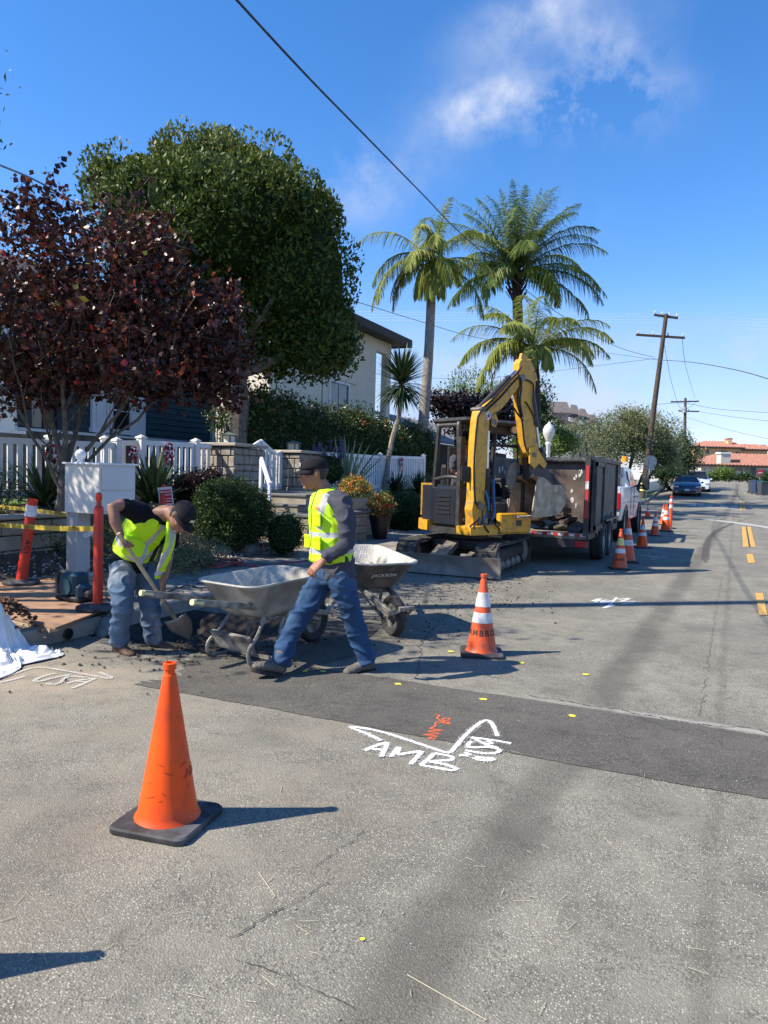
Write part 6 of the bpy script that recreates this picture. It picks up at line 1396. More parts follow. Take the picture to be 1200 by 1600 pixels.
mb = MB(); P, e = octa(AT(1017, 721, d)-b, Vector((RGT.x, RGT.y, 0)).normalized(), .36, .01); mb.prism(P, e); c = AT(1016, 732, d)-b; mb.box(c, (.5, .02, .12), CA); mb.build('sign_plate', 'galv', t)
d = 58; b = AT(1187, 765, d); b.z = H(b.x, b.y); t = thing('round_sign', 'small red round sign with white bar on a pole by the bins at far right', 'sign', b)
c = AT(1187.5, 739, d)-b; mb = MB(); mb.tube([(c.x*1, c.y, 0), c], .03, 8); mb.build('post', 'galv', t); mb = MB(); P, e = octa(c, Vector((RGT.x, RGT.y, 0)).normalized(), .24, -.012, 20, 0); P = [p - FWD*.05 for p in P]; mb.prism(P, e*-1); mb.build('sign_plate', 'sign_red', t)
mb = MB(); mb.box(c - FWD*.07, (.32, .012, .07), CA); mb.build('bar', 'white_paint', t)
mat('bin_grey', (.05, .06, .075), .6); mat('bin_green', (.03, .13, .07), .6); mat('bin_blue', (.03, .05, .12), .6)
def binn(px, py, d, h, m, label, lid=None):
    b = AT(px, py, d); b.z = H(b.x, b.y); t = thing('wheelie_bin', label, 'bin', b, CA, 'bins at the right kerb'); mb = MB()
    mb.add([(-.24, -.27, .05), (.24, -.27, .05), (.24, .27, .05), (-.24, .27, .05), (-.3, -.34, h), (.3, -.34, h), (.3, .34, h), (-.3, .34, h)], [(0, 1, 2, 3), (0, 1, 5, 4), (1, 2, 6, 5), (2, 3, 7, 6), (3, 0, 4, 7)]); mb.build('bin_body', m, t)
    mb = MB(); mb.box((0, 0, h+.03), (.64, .74, .07), bev=.03); mb.build('lid', lid or m, t)
    for s in (-1, 1): mb = MB(); mb.lathe([(.001, -.03), (.11, -.03), (.11, .03), (.001, .03)], c=(s*.25, .28, .11), axis='x', n=14); mb.build('wheel', 'tyre', t)
binn(1177.5, 764, 56, .95, 'bin_grey', 'dark grey wheelie bin leftmost of the group at the far right kerb'); binn(1183, 765, 55, .98, 'bin_blue', 'dark blue wheelie bin in the middle of the far right group')
binn(1192, 766, 54, .95, 'bin_grey', 'grey wheelie bin with a bright green lid at the right edge', 'bin_green')
# white fence by the far corner
t = thing('white_fence', 'white board fence beyond the grass corner below the olive tree', 'fence', (0, 0, 0)); mb = MB(); a, b = AT(992, 775, 52), AT(1040, 766, 60); a.z = H(a.x, a.y)+.1; b.z = H(b.x, b.y)+.1
n = 40
for i in range(n+1): p = a.lerp(b, i/n); mb.box((p.x, p.y, p.z+.45), (.14, .14, .9))
mb.build('boards', 'white_paint', t)
# ------------------------------------------------------------------ dump trailer
mat('trailer_brown', (.10, .065, .048), .75, (.16, .13, .11), 2.2, c3=(.045, .036, .032), s3=1.2, bump=.15)
mat('trailer_black', (.03, .029, .028), .6, (.06, .052, .045), 3, c3=(.1, .085, .07), s3=4, bump=.1); mat('splash_white', (.6, .58, .54), .8); mat('hazard_red', (.5, .03, .03), .5)
mat('bed_wood', (.3, .26, .22), .85, (.16, .13, .11), 6, bump=.2); mat('tail_red', (.45, .01, .015), .3); mat('amber', (.85, .3, .02), .3)
TR = G(918, 838, .58); TRX = -2.12; TRY = 13.6; TW = 2.15; TL = 4.1; FZ = .60; TZ = 1.93
t = thing('dump_trailer', 'black dump trailer full of broken asphalt parked behind the white pickup', 'trailer', (TRX-TW/2, TRY, 0))
hw = TW/2
mb = MB(); mb.box((0, TL/2, FZ-.03), (TW, TL, .05)); mb.build('bed_floor', 'bed_wood', t)
mb = MB(); mb.box((0, .0, FZ-.06), (TW+.02, .06, .11)); o_ = mb.build('rear_sill', 'steel_worn', t)
mb = MB(); n = 22
for i in range(n):
    mb.mi = i % 2; x = -hw + TW*(i+.5)/n; mb.box((x, -.034, FZ-.04), (TW/n, .006, .05))
mb.build('hazard_tape', ['hazard_red', 'reflective'], o_)
for s, nm in ((-1, 'side_wall'), (1, 'side_wall')):
    mb = MB(); mb.box((s*(hw-.025), TL/2, (FZ+TZ)/2), (.045, TL, TZ-FZ))
    for i in (6,): mb.box((s*(hw+.02), .1+i*(TL-.2)/6, (FZ+TZ)/2), (.05, .07, TZ-FZ))
    mb.box((s*(hw+.0), TL/2, TZ+.03), (.11, TL+.04, .07)); mb.box((s*hw, TL/2, FZ-.06), (.1, TL, .12)); mb.build(nm, 'trailer_brown' if s < 0 else 'trailer_black', t)
mb = MB(); mb.box((0, TL-.02, (FZ+TZ)/2), (TW-.1, .05, TZ-FZ)); mb.box((0, TL, TZ+.03), (TW, .1, .06)); mb.build('front_wall', 'trailer_brown', t)
mb = MB(); rr = random.Random(3)
for _ in range(34):                                     # lime splashes on the inside walls
    side = rr.random() < .5; sx = rr.uniform(.015, .06); sy = rr.uniform(.02, .1); z = rr.uniform(FZ+.35, TZ-.15); P = []
    c = Vector((rr.uniform(.0, hw-.1), TL-.052, z)) if side else Vector((-hw+.052, rr.uniform(.3, TL-.3), z))
    for k in range(9):
        a = k*.698; r_ = rr.uniform(.5, 1.2); P.append(c + (Vector((sx*r_*math.cos(a), 0, sy*r_*math.sin(a))) if side else Vector((0, sx*r_*math.cos(a)*1.5, sy*r_*math.sin(a)))))
    mb.add(P, [tuple(range(9))])
mb.build('paint_splashes', 'splash_white', t)
for s in (-1, 1):                                       # barn doors folded back against the sides
    mb = MB(); mb.box((s*(hw+.1), .02+1.04/2*1, (FZ+TZ)/2), (.05, 1.04, TZ-FZ-.02)); mb.box((s*(hw+.14), .54, TZ-.08), (.04, 1.04, .08)); mb.box((s*(hw+.14), .54, FZ+.1), (.04, 1.04, .08)); mb.box((s*(hw+.14), 1.02, (FZ+TZ)/2), (.04, .08, TZ-FZ-.02)); mb.box((s*(hw+.14), .06, (FZ+TZ)/2), (.04, .08, TZ-FZ-.02)); mb.build('rear_door', 'trailer_black', t)
    mb = MB(); mb.box((s*(hw-.0), -.02, (FZ+TZ)/2), (.09, .09, TZ-FZ+.1)); mb.build('corner_post', 'trailer_black', t)
    mb = MB(); mb.box((s*(hw-.0), -.07, (FZ+TZ)/2+.08), (.055, .012, .95)); mb.mi = 1; mb.box((s*hw, -.078, (FZ+TZ)/2+.2), (.057, .006, .14)); mb.build('marker_strip', ['hazard_red', 'reflective'], t)
    mb = MB(); mb.box((s*(hw-.08), -.03, FZ-.2), (.22, .05, .12), bev=.01); mb.build('tail_light', 'tail_red', t, angle=30)
mb = MB(); mb.box((0, TL/2, FZ-.18), (.9, TL, .14)); mb.box((0, TL+.5, FZ-.15), (.14, 1.3, .12)); mb.box((0, .0, FZ-.2), (TW-.5, .08, .14)); mb.beam((-.6, TL-.1, FZ-.15), (0, TL+1.0, FZ-.15), .1, .12); mb.beam((.6, TL-.1, FZ-.15), (0, TL+1.0, FZ-.15), .1, .12); mb.build('chassis', 'black_paint', t)
def wheel(parent, x, y, r, w, hub='galv', sx=1):
    mb = MB(); mb.lathe([(r*.6, -w/2), (r*.9, -w/2), (r, -w*.32), (r, w*.32), (r*.9, w/2), (r*.6, w/2), (r*.58, 0)], c=(x, y, r), axis='x', n=32); wo = mb.build('wheel', 'tyre', parent, angle=35)
    mb = MB(); mb.lathe([(r*.6, sx*w*.42), (r*.55, sx*w*.38), (r*.5, sx*w*.15), (r*.25, sx*w*.2), (r*.2, sx*w*.4), (.001, sx*w*.42)], c=(x, y, r), axis='x', n=20); mb.build('rim', hub, wo, angle=35); return wo
for s in (-1, 1):
    for y in (1.45, 2.32): wheel(t, s*(hw+.02), y, .38, .24, sx=s)
    mb = MB(); mb.box((s*(hw+.06), 1.88, .8), (.34, 1.9, .03)); mb.beam((s*(hw+.06), .93, .8), (s*(hw+.06), .8, .55), .34, .03, up=(1, 0, 0)); mb.beam((s*(hw+.06), 2.83, .8), (s*(hw+.06), 2.96, .55), .34, .03, up=(1, 0, 0)); mb.build('mudguard', 'black_paint', t)
mb = MB(); mb.tube([(-hw+.1, TL-.1, TZ+.08), (hw-.1, TL-.1, TZ+.08)], .07, 10); mb.build('tarp_roll', 'black_rubber', t, smooth=True); mb = MB(); mb.box((-.55, TL, TZ+.11), (.14, .04, .04)); mb.build('marker_light', 'amber', t)
# broken slabs of asphalt in the bed and one in the bucket
mat('asphalt_chunk', (.075, .062, .05), .95, (.035, .03, .027), 7, bump=.9, bscale=18, c3=(.15, .12, .09), s3=5)
def chunk(p, r, flat, rot, label, grp=None):
    bm = bmesh.new(); rr = random.Random(int(p[0]*977+p[1]*331+p[2]*71)); pts = []
    n = rr.randint(5, 8)
    for k in range(n):
        a = 6.283*k/n + rr.uniform(-.3, .3); q = r*rr.uniform(.6, 1.1)
        for z in (-1, 1): pts.append(bm.verts.new((q*math.cos(a)*(1 if z > 0 else rr.uniform(.8, 1.05)), q*math.sin(a), z*flat/2*rr.uniform(.8, 1.2))))
    bmesh.ops.convex_hull(bm, input=pts); bmesh.ops.triangulate(bm, faces=bm.faces)
    bmesh.ops.subdivide_edges(bm, edges=bm.edges, cuts=2)
    for v in bm.verts: v.co += Vector((noise.noise(v.co*14), noise.noise(v.co*14+Vector((3, 3, 3))), noise.noise(v.co*14+Vector((7, 7, 7)))))*.018
    me = bpy.data.meshes.new('asphalt_chunk'); bm.to_mesh(me); bm.free(); me.materials.append(M['asphalt_chunk']); o = bpy.data.objects.new('asphalt_chunk', me); COL.objects.link(o); o.location = p; o.rotation_euler = rot
    return tag(o, label, 'asphalt slab', grp)
rr = random.Random(11); gl = 'jumbled dark slab of broken asphalt piled on the trailer bed'
pos = []
for i in range(46):
    x = TRX - TW/2 + rr.uniform(-.95, .95); y = TRY + abs(rr.gauss(0, .9)) + .22; z = FZ + .06 + rr.uniform(0, .28)*math.exp(-((x-(TRX-1.1))/.8)**2)
    r = rr.uniform(.12, .24); chunk((x, y, z), r, rr.uniform(.05, .09), (rr.uniform(-.5, .5), rr.uniform(-.5, .5), rr.uniform(0, 3)), gl, 'broken asphalt slabs in the trailer')
chunk((TRX-1.0, TRY+.42, FZ+.3), .3, .07, (.25, -.3, .5), 'largest asphalt slab lying tilted on top of the pile in the trailer')
chunk(tuple(AT(785, 785, 13.2)), .3, .08, (1.2, .3, .4), 'thick upright slab of asphalt seen between excavator post and bucket')
# ------------------------------------------------------------------ vehicles
mat('car_white', (.62, .63, .64), .3, (.56, .57, .58), 1, coat=.5); mat('car_navy', (.012, .022, .05), .2, coat=1, metal=.3); mat('car_blueish', (.55, .6, .68), .3, coat=.5)
mat('head_lamp', (.5, .52, .55), .15, metal=.3); mat('plate_white', (.7, .7, .68), .5)
def loftx(mb, secs):
    """secs: list of (y, [(x, z)...]) half outlines from bottom centre to top centre, mirrored"""
    rows = []
    for y, pr in secs: rows.append([Vector((x, y, z)) for x, z in pr] + [Vector((-x, y, z)) for x, z in reversed(pr)])
    n = len(rows[0]); V = sum(rows, []); F = [(j*n+i, j*n+(i+1) % n, (j+1)*n+(i+1) % n, (j+1)*n+i) for j in range(len(rows)-1) for i in range(n)]
    F += [tuple(range(n-1, -1, -1)), tuple(range((len(rows)-1)*n, len(rows)*n))]; mb.add(V, F)
def carbody(L, W, prof, roofw=.72):
    """prof: [(y, z_belt, z_top, topwidth)]"""
    secs = []
    for y, zb, zt, kx in prof:
        w = W/2*kx; secs.append((y, [(w*.8, .22), (w*.97, .3), (w, .5), (w*.99, zb-.08), (w*.95, zb), (w*(roofw+.04), (zb+zt)/2+.02), (w*roofw*.93, zt-.05), (w*roofw*.6, zt)] if zt > zb+.05 else [(w*.8, .22), (w*.97, .3), (w, .5), (w*.99, zb-.1), (w*.95, zb-.02), (w*.8, zb), (w*.5, zb+.015), (w*.2, zb+.02)]))
    return secs
# white pickup (y forward, away from the camera)
PKX = -2.12; PKW = 2.02; t = thing('pickup_truck', 'white crew cab pickup with towing mirrors and amber beacon, hitched to the trailer', 'pickup truck', (PKX-PKW/2-.05, 19.3, 0))
hw = PKW/2
mb = MB(); secs = [(0, [(.7, .55), (hw*.95, .6), (hw, .9), (hw*.99, 1.15), (hw*.96, 1.38), (hw*.9, 1.4), (hw*.5, 1.4), (.2, 1.4)])]
secs += [(y, [(.7, .5), (hw*.97, .55), (hw*1.01, .9), (hw, 1.15), (hw*.97, 1.4), (hw*.9, 1.42), (hw*.5, 1.42), (.2, 1.42)]) for y in (.15, 1.0, 1.98)]
mb2 = MB(); loftx(mb2, secs); mb2.build('cargo_bed', 'car_white', t, angle=35, bev=.02)
cab = [(2.0, [(.7, .45), (hw*.97, .5), (hw, .9), (hw, 1.2), (hw*.97, 1.4), (hw*.86, 1.62), (hw*.8, 1.93), (hw*.5, 1.98)]), (2.15, [(.7, .45), (hw*.97, .5), (hw, .9), (hw, 1.2), (hw*.97, 1.4), (hw*.86, 1.65), (hw*.8, 1.95), (hw*.5, 2.0)]), (3.5, [(.7, .45), (hw*.97, .5), (hw, .9), (hw, 1.2), (hw*.97, 1.38), (hw*.88, 1.62), (hw*.82, 1.94), (hw*.5, 2.0)]), (4.3, [(.7, .45), (hw*.97, .5), (hw, .9), (hw, 1.15), (hw*.96, 1.3), (hw*.88, 1.32), (hw*.6, 1.34), (hw*.3, 1.35)]), (5.4, [(.7, .5), (hw*.95, .55), (hw*.98, .9), (hw*.97, 1.1), (hw*.93, 1.22), (hw*.85, 1.26), (hw*.6, 1.3), (hw*.3, 1.31)]), (5.6, [(.7, .55), (hw*.9, .6), (hw*.92, .9), (hw*.9, 1.05), (hw*.85, 1.15), (hw*.8, 1.18), (hw*.6, 1.2), (hw*.3, 1.2)])]
mb2 = MB(); loftx(mb2, cab); mb2.build('cab', 'car_white', t, angle=35, bev=.02)
mb = MB(); mb.add([(s_*hw*.875*1.01, y, z) for s_, y, z in ((1, 2.3, 1.45), (1, 3.0, 1.45), (1, 3.0, 1.86), (1, 2.35, 1.86))], [(0, 1, 2, 3)]); 
for s_ in (-1, 1):
    for (y0, y1) in ((2.3, 2.98), (3.06, 3.85)):
        mb = MB(); mb.add([(s_*(hw*.965), y0, 1.43), (s_*(hw*.965), y1, 1.42), (s_*(hw*.855), min(y1, 3.55), 1.86), (s_*(hw*.855), y0+.06, 1.86)], [(0, 1, 2, 3)]); mb.build('side_window', 'glass_dark', t)
    mb = MB(); mb.box((s_*(hw+.005), 3.02, 1.0), (.01, .012, .8)); mb.box((s_*(hw+.005), 2.18, 1.0), (.01, .012, .8)); mb.box((s_*(hw+.02), 2.95, 1.12), (.03, .16, .03)); mb.box((s_*(hw+.02), 3.75, 1.12), (.03, .16, .03)); mb.build('door_seams', 'black_plastic', t)
    mb = MB(); mb.beam((s_*(hw*.95), 3.7, 1.42), (s_*(hw+.2), 3.68, 1.45), .05, .06); mb.box((s_*(hw+.25), 3.66, 1.5), (.2, .1, .36), bev=.04); mb.build('wing_mirror', 'black_plastic', t, angle=35)
    mb = MB(); mb.box((s_*(hw-.1), -.02, 1.05), (.17, .06, .42), bev=.02); mb.build('tail_light', 'tail_red', t, angle=30)
    for y in (1.05, 4.75):
        wheel(t, s_*(hw-.14), y, .42, .28, sx=s_); mb = MB(); mb.lathe([(.5, -.02), (.52, .02), (.43, .02)], c=(s_*(hw+.0), y, .44), axis='x', n=28); mb.build('wheel_arch', 'black_plastic', t, angle=30)
mb = MB(); mb.add([(-.72, 2.02, 1.5), (.72, 2.02, 1.5), (.66, 2.1, 1.86), (-.66, 2.1, 1.86)], [(0, 1, 2, 3)]); mb.v = [(x, y-.04, z) for x, y, z in mb.v]; mb.build('rear_window', 'glass_dark', t)
mb = MB(); mb.box((0, -.12, .62), (1.9, .2, .2), bev=.04); mb.build('rear_bumper', 'steel_worn', t, angle=30)
mb = MB(); mb.box((hw-.25, 1.2, 1.7), (.05, 1.6, .06)); mb.box((0, 1.95, 2.06), (1.5, .08, .06))
for x in (-.7, .7): mb.box((x, 1.93, 1.75), (.06, .06, .66)); mb.box((x, .3, 1.75), (.06, .06, .66)); mb.box((x, 1.1, 2.06), (.06, 1.7, .06))
mb.build('ladder_rack', 'black_paint', t); mb = MB(); mb.cyl((hw-.18, 1.95, 2.09), (hw-.18, 1.95, 2.24), .09, .08, n=16); mb.build('beacon', 'amber', t, angle=35)
# parked cars far down the street, seen from the front
def saloon(px, py, label, m, name='parked_car', W=1.9, Ht=1.5, sc=1.0):
    b = G(px, py); t = thing(name, label, 'car', b, R(3)); hw = W/2
    prof = [(0, .66, .66, .86), (.12, .76, .76, .95), (.9, .96, .96, 1), (1.25, 1.0, 1.06, 1), (2.0, 1.0, Ht-.04, 1), (2.8, 1.0, Ht, 1), (3.7, 1.02, Ht-.1, .99), (4.4, 1.05, 1.12, .96), (4.65, .9, .9, .88)]
    mb = MB(); loftx(mb, carbody(4.65, W, prof)); mb.build('body', m, t, angle=50)
    mb = MB(); mb.add([(-hw*.8, 1.2, 1.0), (hw*.8, 1.2, 1.0), (hw*.64, 1.95, Ht-.09), (-hw*.64, 1.95, Ht-.09)], [(0, 1, 2, 3)]); mb.v = [(x, y-.03, z+.035) for x, y, z in mb.v]; mb.build('windscreen', 'glass_dark', t)
    for s in (-1, 1):
        mb = MB(); mb.add([(s*hw*.96, 1.5, 1.03), (s*hw*.96, 3.9, 1.06), (s*hw*.74, 3.5, Ht-.14), (s*hw*.74, 2.1, Ht-.1)], [(0, 1, 2, 3)]); mb.v = [(x*1.015, y, z) for x, y, z in mb.v]; mb.build('side_window', 'glass_dark', t)
        mb = MB(); mb.box((s*hw*.74, .02, .68), (.34, .14, .11), bev=.03); mb.build('headlight', 'head_lamp', t, angle=30)
        mb = MB(); mb.box((s*(hw+.07), 1.55, 1.02), (.18, .1, .13), bev=.03); mb.build('wing_mirror', m, t, angle=30)
        for y in (.85, 3.75): wheel(t, s*(hw-.12), y, .34, .23, sx=s)
    mb = MB(); mb.box((0, -.01, .36), (W*.6, .06, .16), bev=.03); mb.box((0, -.015, .24), (W*.75, .05, .05)); mb.build('grille', 'black_plastic', t, angle=30)
    mb = MB(); mb.box((0, -.045, .47), (.32, .02, .13)); mb.build('number_plate', 'plate_white', t); return t
saloon(1073, 776, 'dark blue parked car facing the camera in front of the white one', 'car_navy')
saloon(1088, 769, 'white parked car half hidden behind the dark blue car', 'car_blueish', W=2.0, Ht=1.68)
# street name: the painted STOP for the oncoming lane
c = G(1113, 790); mb = MB(); V, F = text_verts('STOP', 1.0, .03, 1.15)
V2 = []
for v in V: x = c.x - v.x*1.05; y = c.y - v.y*2.6; V2.append((x, y, H(x, y)+.009))
mb.add(V2, F); o = mb.build('painted_lettering', 'road_white'); o['kind'] = 'structure'
# ------------------------------------------------------------------ mini excavator
mat('digger_yellow', (.70, .36, .018), .45, (.58, .29, .02), 3, c3=(.33, .2, .06), s3=9, coat=.1, bump=.05)
mat('digger_navy', (.012, .015, .024), .4, (.02, .022, .028), 4); mat('track_rubber', (.035, .032, .029), .85, (.09, .08, .065), 7, bump=.3)
mat('digger_black', (.022, .022, .024), .5, (.05, .047, .042), 10); mat('bucket_steel', (.38, .31, .215), .7, (.24, .19, .13), 5, metal=.05, c3=(.5, .43, .32), s3=9, bump=.15)
mat('blade_steel', (.2, .18, .15), .6, (.3, .27, .23), 5, metal=.4, bump=.1); mat('hose_blue', (.03, .16, .42), .5); mat('hose_black', (.015, .015, .016), .5); mat('seat_black', (.02, .02, .02), .7)
EXC = Vector((-3.93, 12.3, 0)); t = EX = thing('mini_excavator', 'yellow mini excavator with black canopy, boom bent over the trailer behind the walking worker', 'excavator', EXC)
# undercarriage, tracks parallel to the street
def track(x):
    L0, L1, r, w = -.95, 1.0, .255, .34; mb = MB(); P = []
    for k in range(9): a = R(90 + 180*k/8); P.append((L0 + r*math.cos(a), r + r*math.sin(a)))
    for k in range(1, 5): P.append((L0 + (L1-L0)*k/5, .0))
    for k in range(9): a = R(-90 + 180*k/8); P.append((L1 + r*math.cos(a), r + r*math.sin(a)))
    for k in range(1, 5): P.append((L1 - (L1-L0)*k/5, 2*r - .02*math.sin(math.pi*k/5)))
    n = len(P); V = []
    for xx, s in ((x-w/2, .97), (x-w/2, 1), (x+w/2, 1), (x+w/2, .97)):
        for (y, z) in P: V.append((xx, y*s if s == 1 else y, z))
    Vi = []
    for xx in (x-w/2, x+w/2):
        for (y, z) in P: Vi.append((xx, y*.93, r + (z-r)*.84))
    mb.add([(x-w/2, y, z) for y, z in P] + [(x+w/2, y, z) for y, z in P] + Vi, [(i, (i+1) % n, n+(i+1) % n, n+i) for i in range(n)] + [(i, (i+1) % n, 2*n+(i+1) % n, 2*n+i) for i in range(n)] + [(n+i, n+(i+1) % n, 3*n+(i+1) % n, 3*n+i) for i in range(n)] + [(2*n+i, 2*n+(i+1) % n, 3*n+(i+1) % n, 3*n+i) for i in range(n)])
    # grouser bars all round
    per = sum((Vector(P[(i+1) % n])-Vector(P[i])).length for i in range(n)); m = 46; st = per/m; d = 0; i = 0; acc = 0
    for k in range(m):
        tgt = k*st
        while acc + (Vector(P[(i+1) % n])-Vector(P[i % n])).length < tgt: acc += (Vector(P[(i+1) % n])-Vector(P[i % n])).length; i += 1
        a = Vector(P[i % n]); b = Vector(P[(i+1) % n]); e = (b-a); s = (tgt-acc)/e.length; p = a.lerp(b, s); tn = e.normalized(); ang = math.atan2(tn.y, tn.x)
        mb.box((x, p.x, max(p.y, .012)), (w, .04, .024), Matrix.Rotation(ang, 3, 'X'))
    o = mb.build('track', 'track_rubber', t, angle=40)
    mb = MB(); mb.box((x, 0, .29), (w*.7, 1.8, .22), bev=.04)
    mb.build('track_frame', 'digger_black', t); 
    for y, rr in ((L0, .2), (L1, .2), (-.5, .09), (-.17, .09), (.17, .09), (.5, .09)):
        mb = MB(); mb.lathe([(.001, -w*.42), (rr*.5, -w*.42), (rr, -w*.3), (rr, w*.3), (rr*.5, w*.42), (.001, w*.42)], c=(x, y, .255 if rr > .1 else .12), axis='x', n=18); mb.build('roller', 'blade_steel', t, angle=40)
track(-.66); track(.68)
mb = MB(); mb.box((0, 0, .42), (1.0, .8, .18), bev=.03); mb.cyl((0, 0, .45), (0, 0, .62), .36, n=24); mb.box((0, 0, .3), (1.1, .3, .14)); mb.build('undercarriage', 'digger_black', t, angle=40)
BX = .12
mb = MB(); prof = [(-1.42, .02), (-1.36, .0), (-1.34, .12), (-1.36, .24), (-1.42, .33), (-1.46, .33), (-1.41, .22), (-1.40, .12)]
mb.prism([(BX-.87, y, z) for y, z in prof], (1.74, 0, 0)); mb.build('dozer_blade', 'blade_steel', t, angle=30)
mb = MB()
for x in (-.28, .28): mb.beam((x+BX*.5, -1.36, .17), (x*1.2, -.3, .36), .1, .1)
mb.beam((BX-.15, -1.3, .26), (-.05, -.62, .44), .2, .1); mb.build('blade_arms', 'blade_steel', t)
# house
HA = R(-28); Fh = Vector((math.cos(HA), math.sin(HA), 0)); Lh = Vector((-Fh.y, Fh.x, 0)); hm = Matrix.Rotation(HA, 3, 'Z')
def hb(mb): mb.v = [tuple(hm @ Vector(v)) for v in mb.v]; return mb
def tailprof(x0, r, n=14): return [(x0, -r), (x0, r)] + [(-.05 + (r+.08)*math.cos(a)*1.0, r*math.sin(a)) for a in np.linspace(R(95), R(265), n)]
mb = MB(); mb.prism([(x, y, .62) for x, y in tailprof(.72, .76)], (0, 0, .1)); hb(mb).build('deck', 'digger_black', t, angle=35)
mb = MB(); P = [(-.05 + .86*math.cos(a), .79*math.sin(a)) for a in np.linspace(R(100), R(262), 16)]; Pi = [(-.05 + .70*math.cos(a), .62*math.sin(a)) for a in np.linspace(R(262), R(100), 16)]
mb.prism([(x, y, .64) for x, y in P+Pi], (0, 0, .17)); hb(mb).build('counterweight', 'digger_yellow', t, angle=40)
mb = MB(); P = [(-.05 + .8*math.cos(a), .74*math.sin(a)) for a in np.linspace(R(100), R(262), 16)] + [(-.12, -.7), (-.12, .7)]; mb.prism([(x, y, .81) for x, y in P], (0, 0, .59)); mb.box((.2, -.60, 1.06), (.62, .3, .68), bev=.05); hb(mb).build('engine_hood', 'digger_navy', t, angle=35)
mb = MB(); P = [(-.05 + .83*math.cos(a), .76*math.sin(a)) for a in np.linspace(R(205), R(226), 5)]; Pi = [(-.05 + .6*math.cos(a), .6*math.sin(a)) for a in np.linspace(R(226), R(205), 5)]; mb.prism([(x, y, .87) for x, y in P+Pi], (0, 0, .56)); hb(mb).build('corner_panel', 'digger_yellow', t, angle=40)
for k in range(5): 
    mb = MB(); mb.box((.2, -.757, .95+k*.07), (.3, .012, .03)); hb(mb).build('vent', 'black_plastic', t)
# front panels either side of the swing post
mb = MB(); mb.box((.74, -.52, .78), (.12, .42, .26), bev=.02); mb.box((.74, .36, .80), (.12, .76, .34), bev=.02); mb.box((.70, .36, .66), (.14, .7, .08)); hb(mb).build('front_panel', 'digger_yellow', t, angle=35)
mb = MB(); mb.box((.802, .42, .80), (.004, .14, .1)); hb(mb).build('panel_badge', 'digger_black', t)
# canopy
mb = MB()
for (x, y, x2) in ((.60, -.79, .52), (.60, .70, .52), (-.12, -.68, -.08), (-.12, .66, -.08)): mb.tube(smooth_path([(x, y, .70 if x > 0 else 1.35), (x, y, 1.5), (x2+.02, y, 2.3), (x2, y*.97, 2.42)], 5), .042, 8)
for y in (-.69, .69): mb.tube([(.5, y*.98, 2.4), (-.1, y*.97, 2.4)], .04, 8)
mb.tube([(.6, -.70, 1.5), (.6, .70, 1.5)], .02, 6); mb.tube([(.55, -.70, 2.1), (.55, .70, 2.1)], .03, 6)
mb.tube(smooth_path([(.62, -.70, 1.52), (.3, -.74, 1.55), (-.1, -.7, 1.5)], 4), .03, 8); mb.box((.61, -.79, 1.45), (.08, .09, 1.5)); hb(mb).build('canopy_frame', 'digger_black', t, angle=40)
mb = MB(); mb.box((.22, 0, 2.47), (.86, 1.46, .1), bev=.045); mb.box((.5, 0, 2.36), (.06, 1.3, .14), bev=.02); hb(mb).build('canopy_roof', 'digger_black', t, angle=35)
mb = MB(); mb.lathe([(.001, 0), (.06, 0), (.07, .05), (.05, .06), (.001, .06)], c=(.56, -.45, 2.38), axis='x', n=14); mb.lathe([(.001, 0), (.06, 0), (.07, .05), (.05, .06), (.001, .06)], c=(.56, .45, 2.38), axis='x', n=14); hb(mb).build('work_lamp', 'frosted', t, angle=40)
for s in (-1, 1): mb = MB(); mb.tube([(.6, s*.74, 1.5), (.78, s*.86, 1.55)], .012, 6); mb.box((.8, s*.86, 1.6), (.03, .16, .24), Matrix.Rotation(R(20*s), 3, 'Z'), bev=.012); hb(mb).build('mirror', 'black_plastic', t, angle=35)
mb = MB(); mb.box((-.12, -.1, .98), (.46, .5, .3), bev=.05); mb.box((-.34, -.1, 1.36), (.12, .48, .8), bev=.05); hb(mb).build('operator_seat', 'seat_black', t, angle=35)
mb = MB()
for y in (-.36, .2): mb.box((.05, y, 1.1), (.4, .12, .3), bev=.03); mb.tube([(.2, y, 1.25), (.26, y, 1.42)], .012, 6); mb.ell((.27, y, 1.45), (.03, .03, .05), 8, 6)
for y in (-.02, .1): mb.tube([(.58, y, .75), (.55, y, 1.12)], .012, 6)
mb.box((.5, .05, .98), (.06, .5, .5), bev=.02); hb(mb).build('controls', 'black_plastic', t, angle=40)
# boom plane
BF = AT(737, 832, 11.75); BD = (Vector((RGT.x, RGT.y, 0)).normalized()*.80 + Vector((FWD.x, FWD.y, 0)).normalized()*.60).normalized(); BN = Vector((BD.y, -BD.x, 0))
def BP_(x, y, off=0.0): p = ONP(580+x/3.75, 540+y/3.75, BF, BN); return p + BN*off - EXC
def bprism(mb, pts, w, off=0.0): mb.prism([BP_(x, y, off - w/2) for x, y in pts], BN*w)
mb = MB(); bprism(mb, [(580, 1060), (568, 960), (578, 905), (645, 905), (655, 960), (645, 1090), (610, 1110)], .18); bprism(mb, [(540, 1060), (700, 1040), (700, 1105), (540, 1110)], .34); mb.build('swing_post', 'digger_yellow', t, bev=.012)
mb = MB(); bprism(mb, [(578, 910), (584, 760), (592, 560), (603, 440), (613, 385), (640, 350), (720, 290), (800, 205), (835, 165), (865, 165), (872, 205), (852, 235), (800, 300), (745, 370), (700, 405), (672, 440), (664, 520), (655, 640), (648, 780), (640, 910), (610, 935)], .19); BM = mb.build('boom', 'digger_yellow', t, bev=.018)
mb = MB()
for s in (-1, 1): mb.prism([BP_(x, y, s*.1) for x, y in ((676, 415), (700, 400), (712, 440), (700, 480), (676, 470))], BN*.02*s)
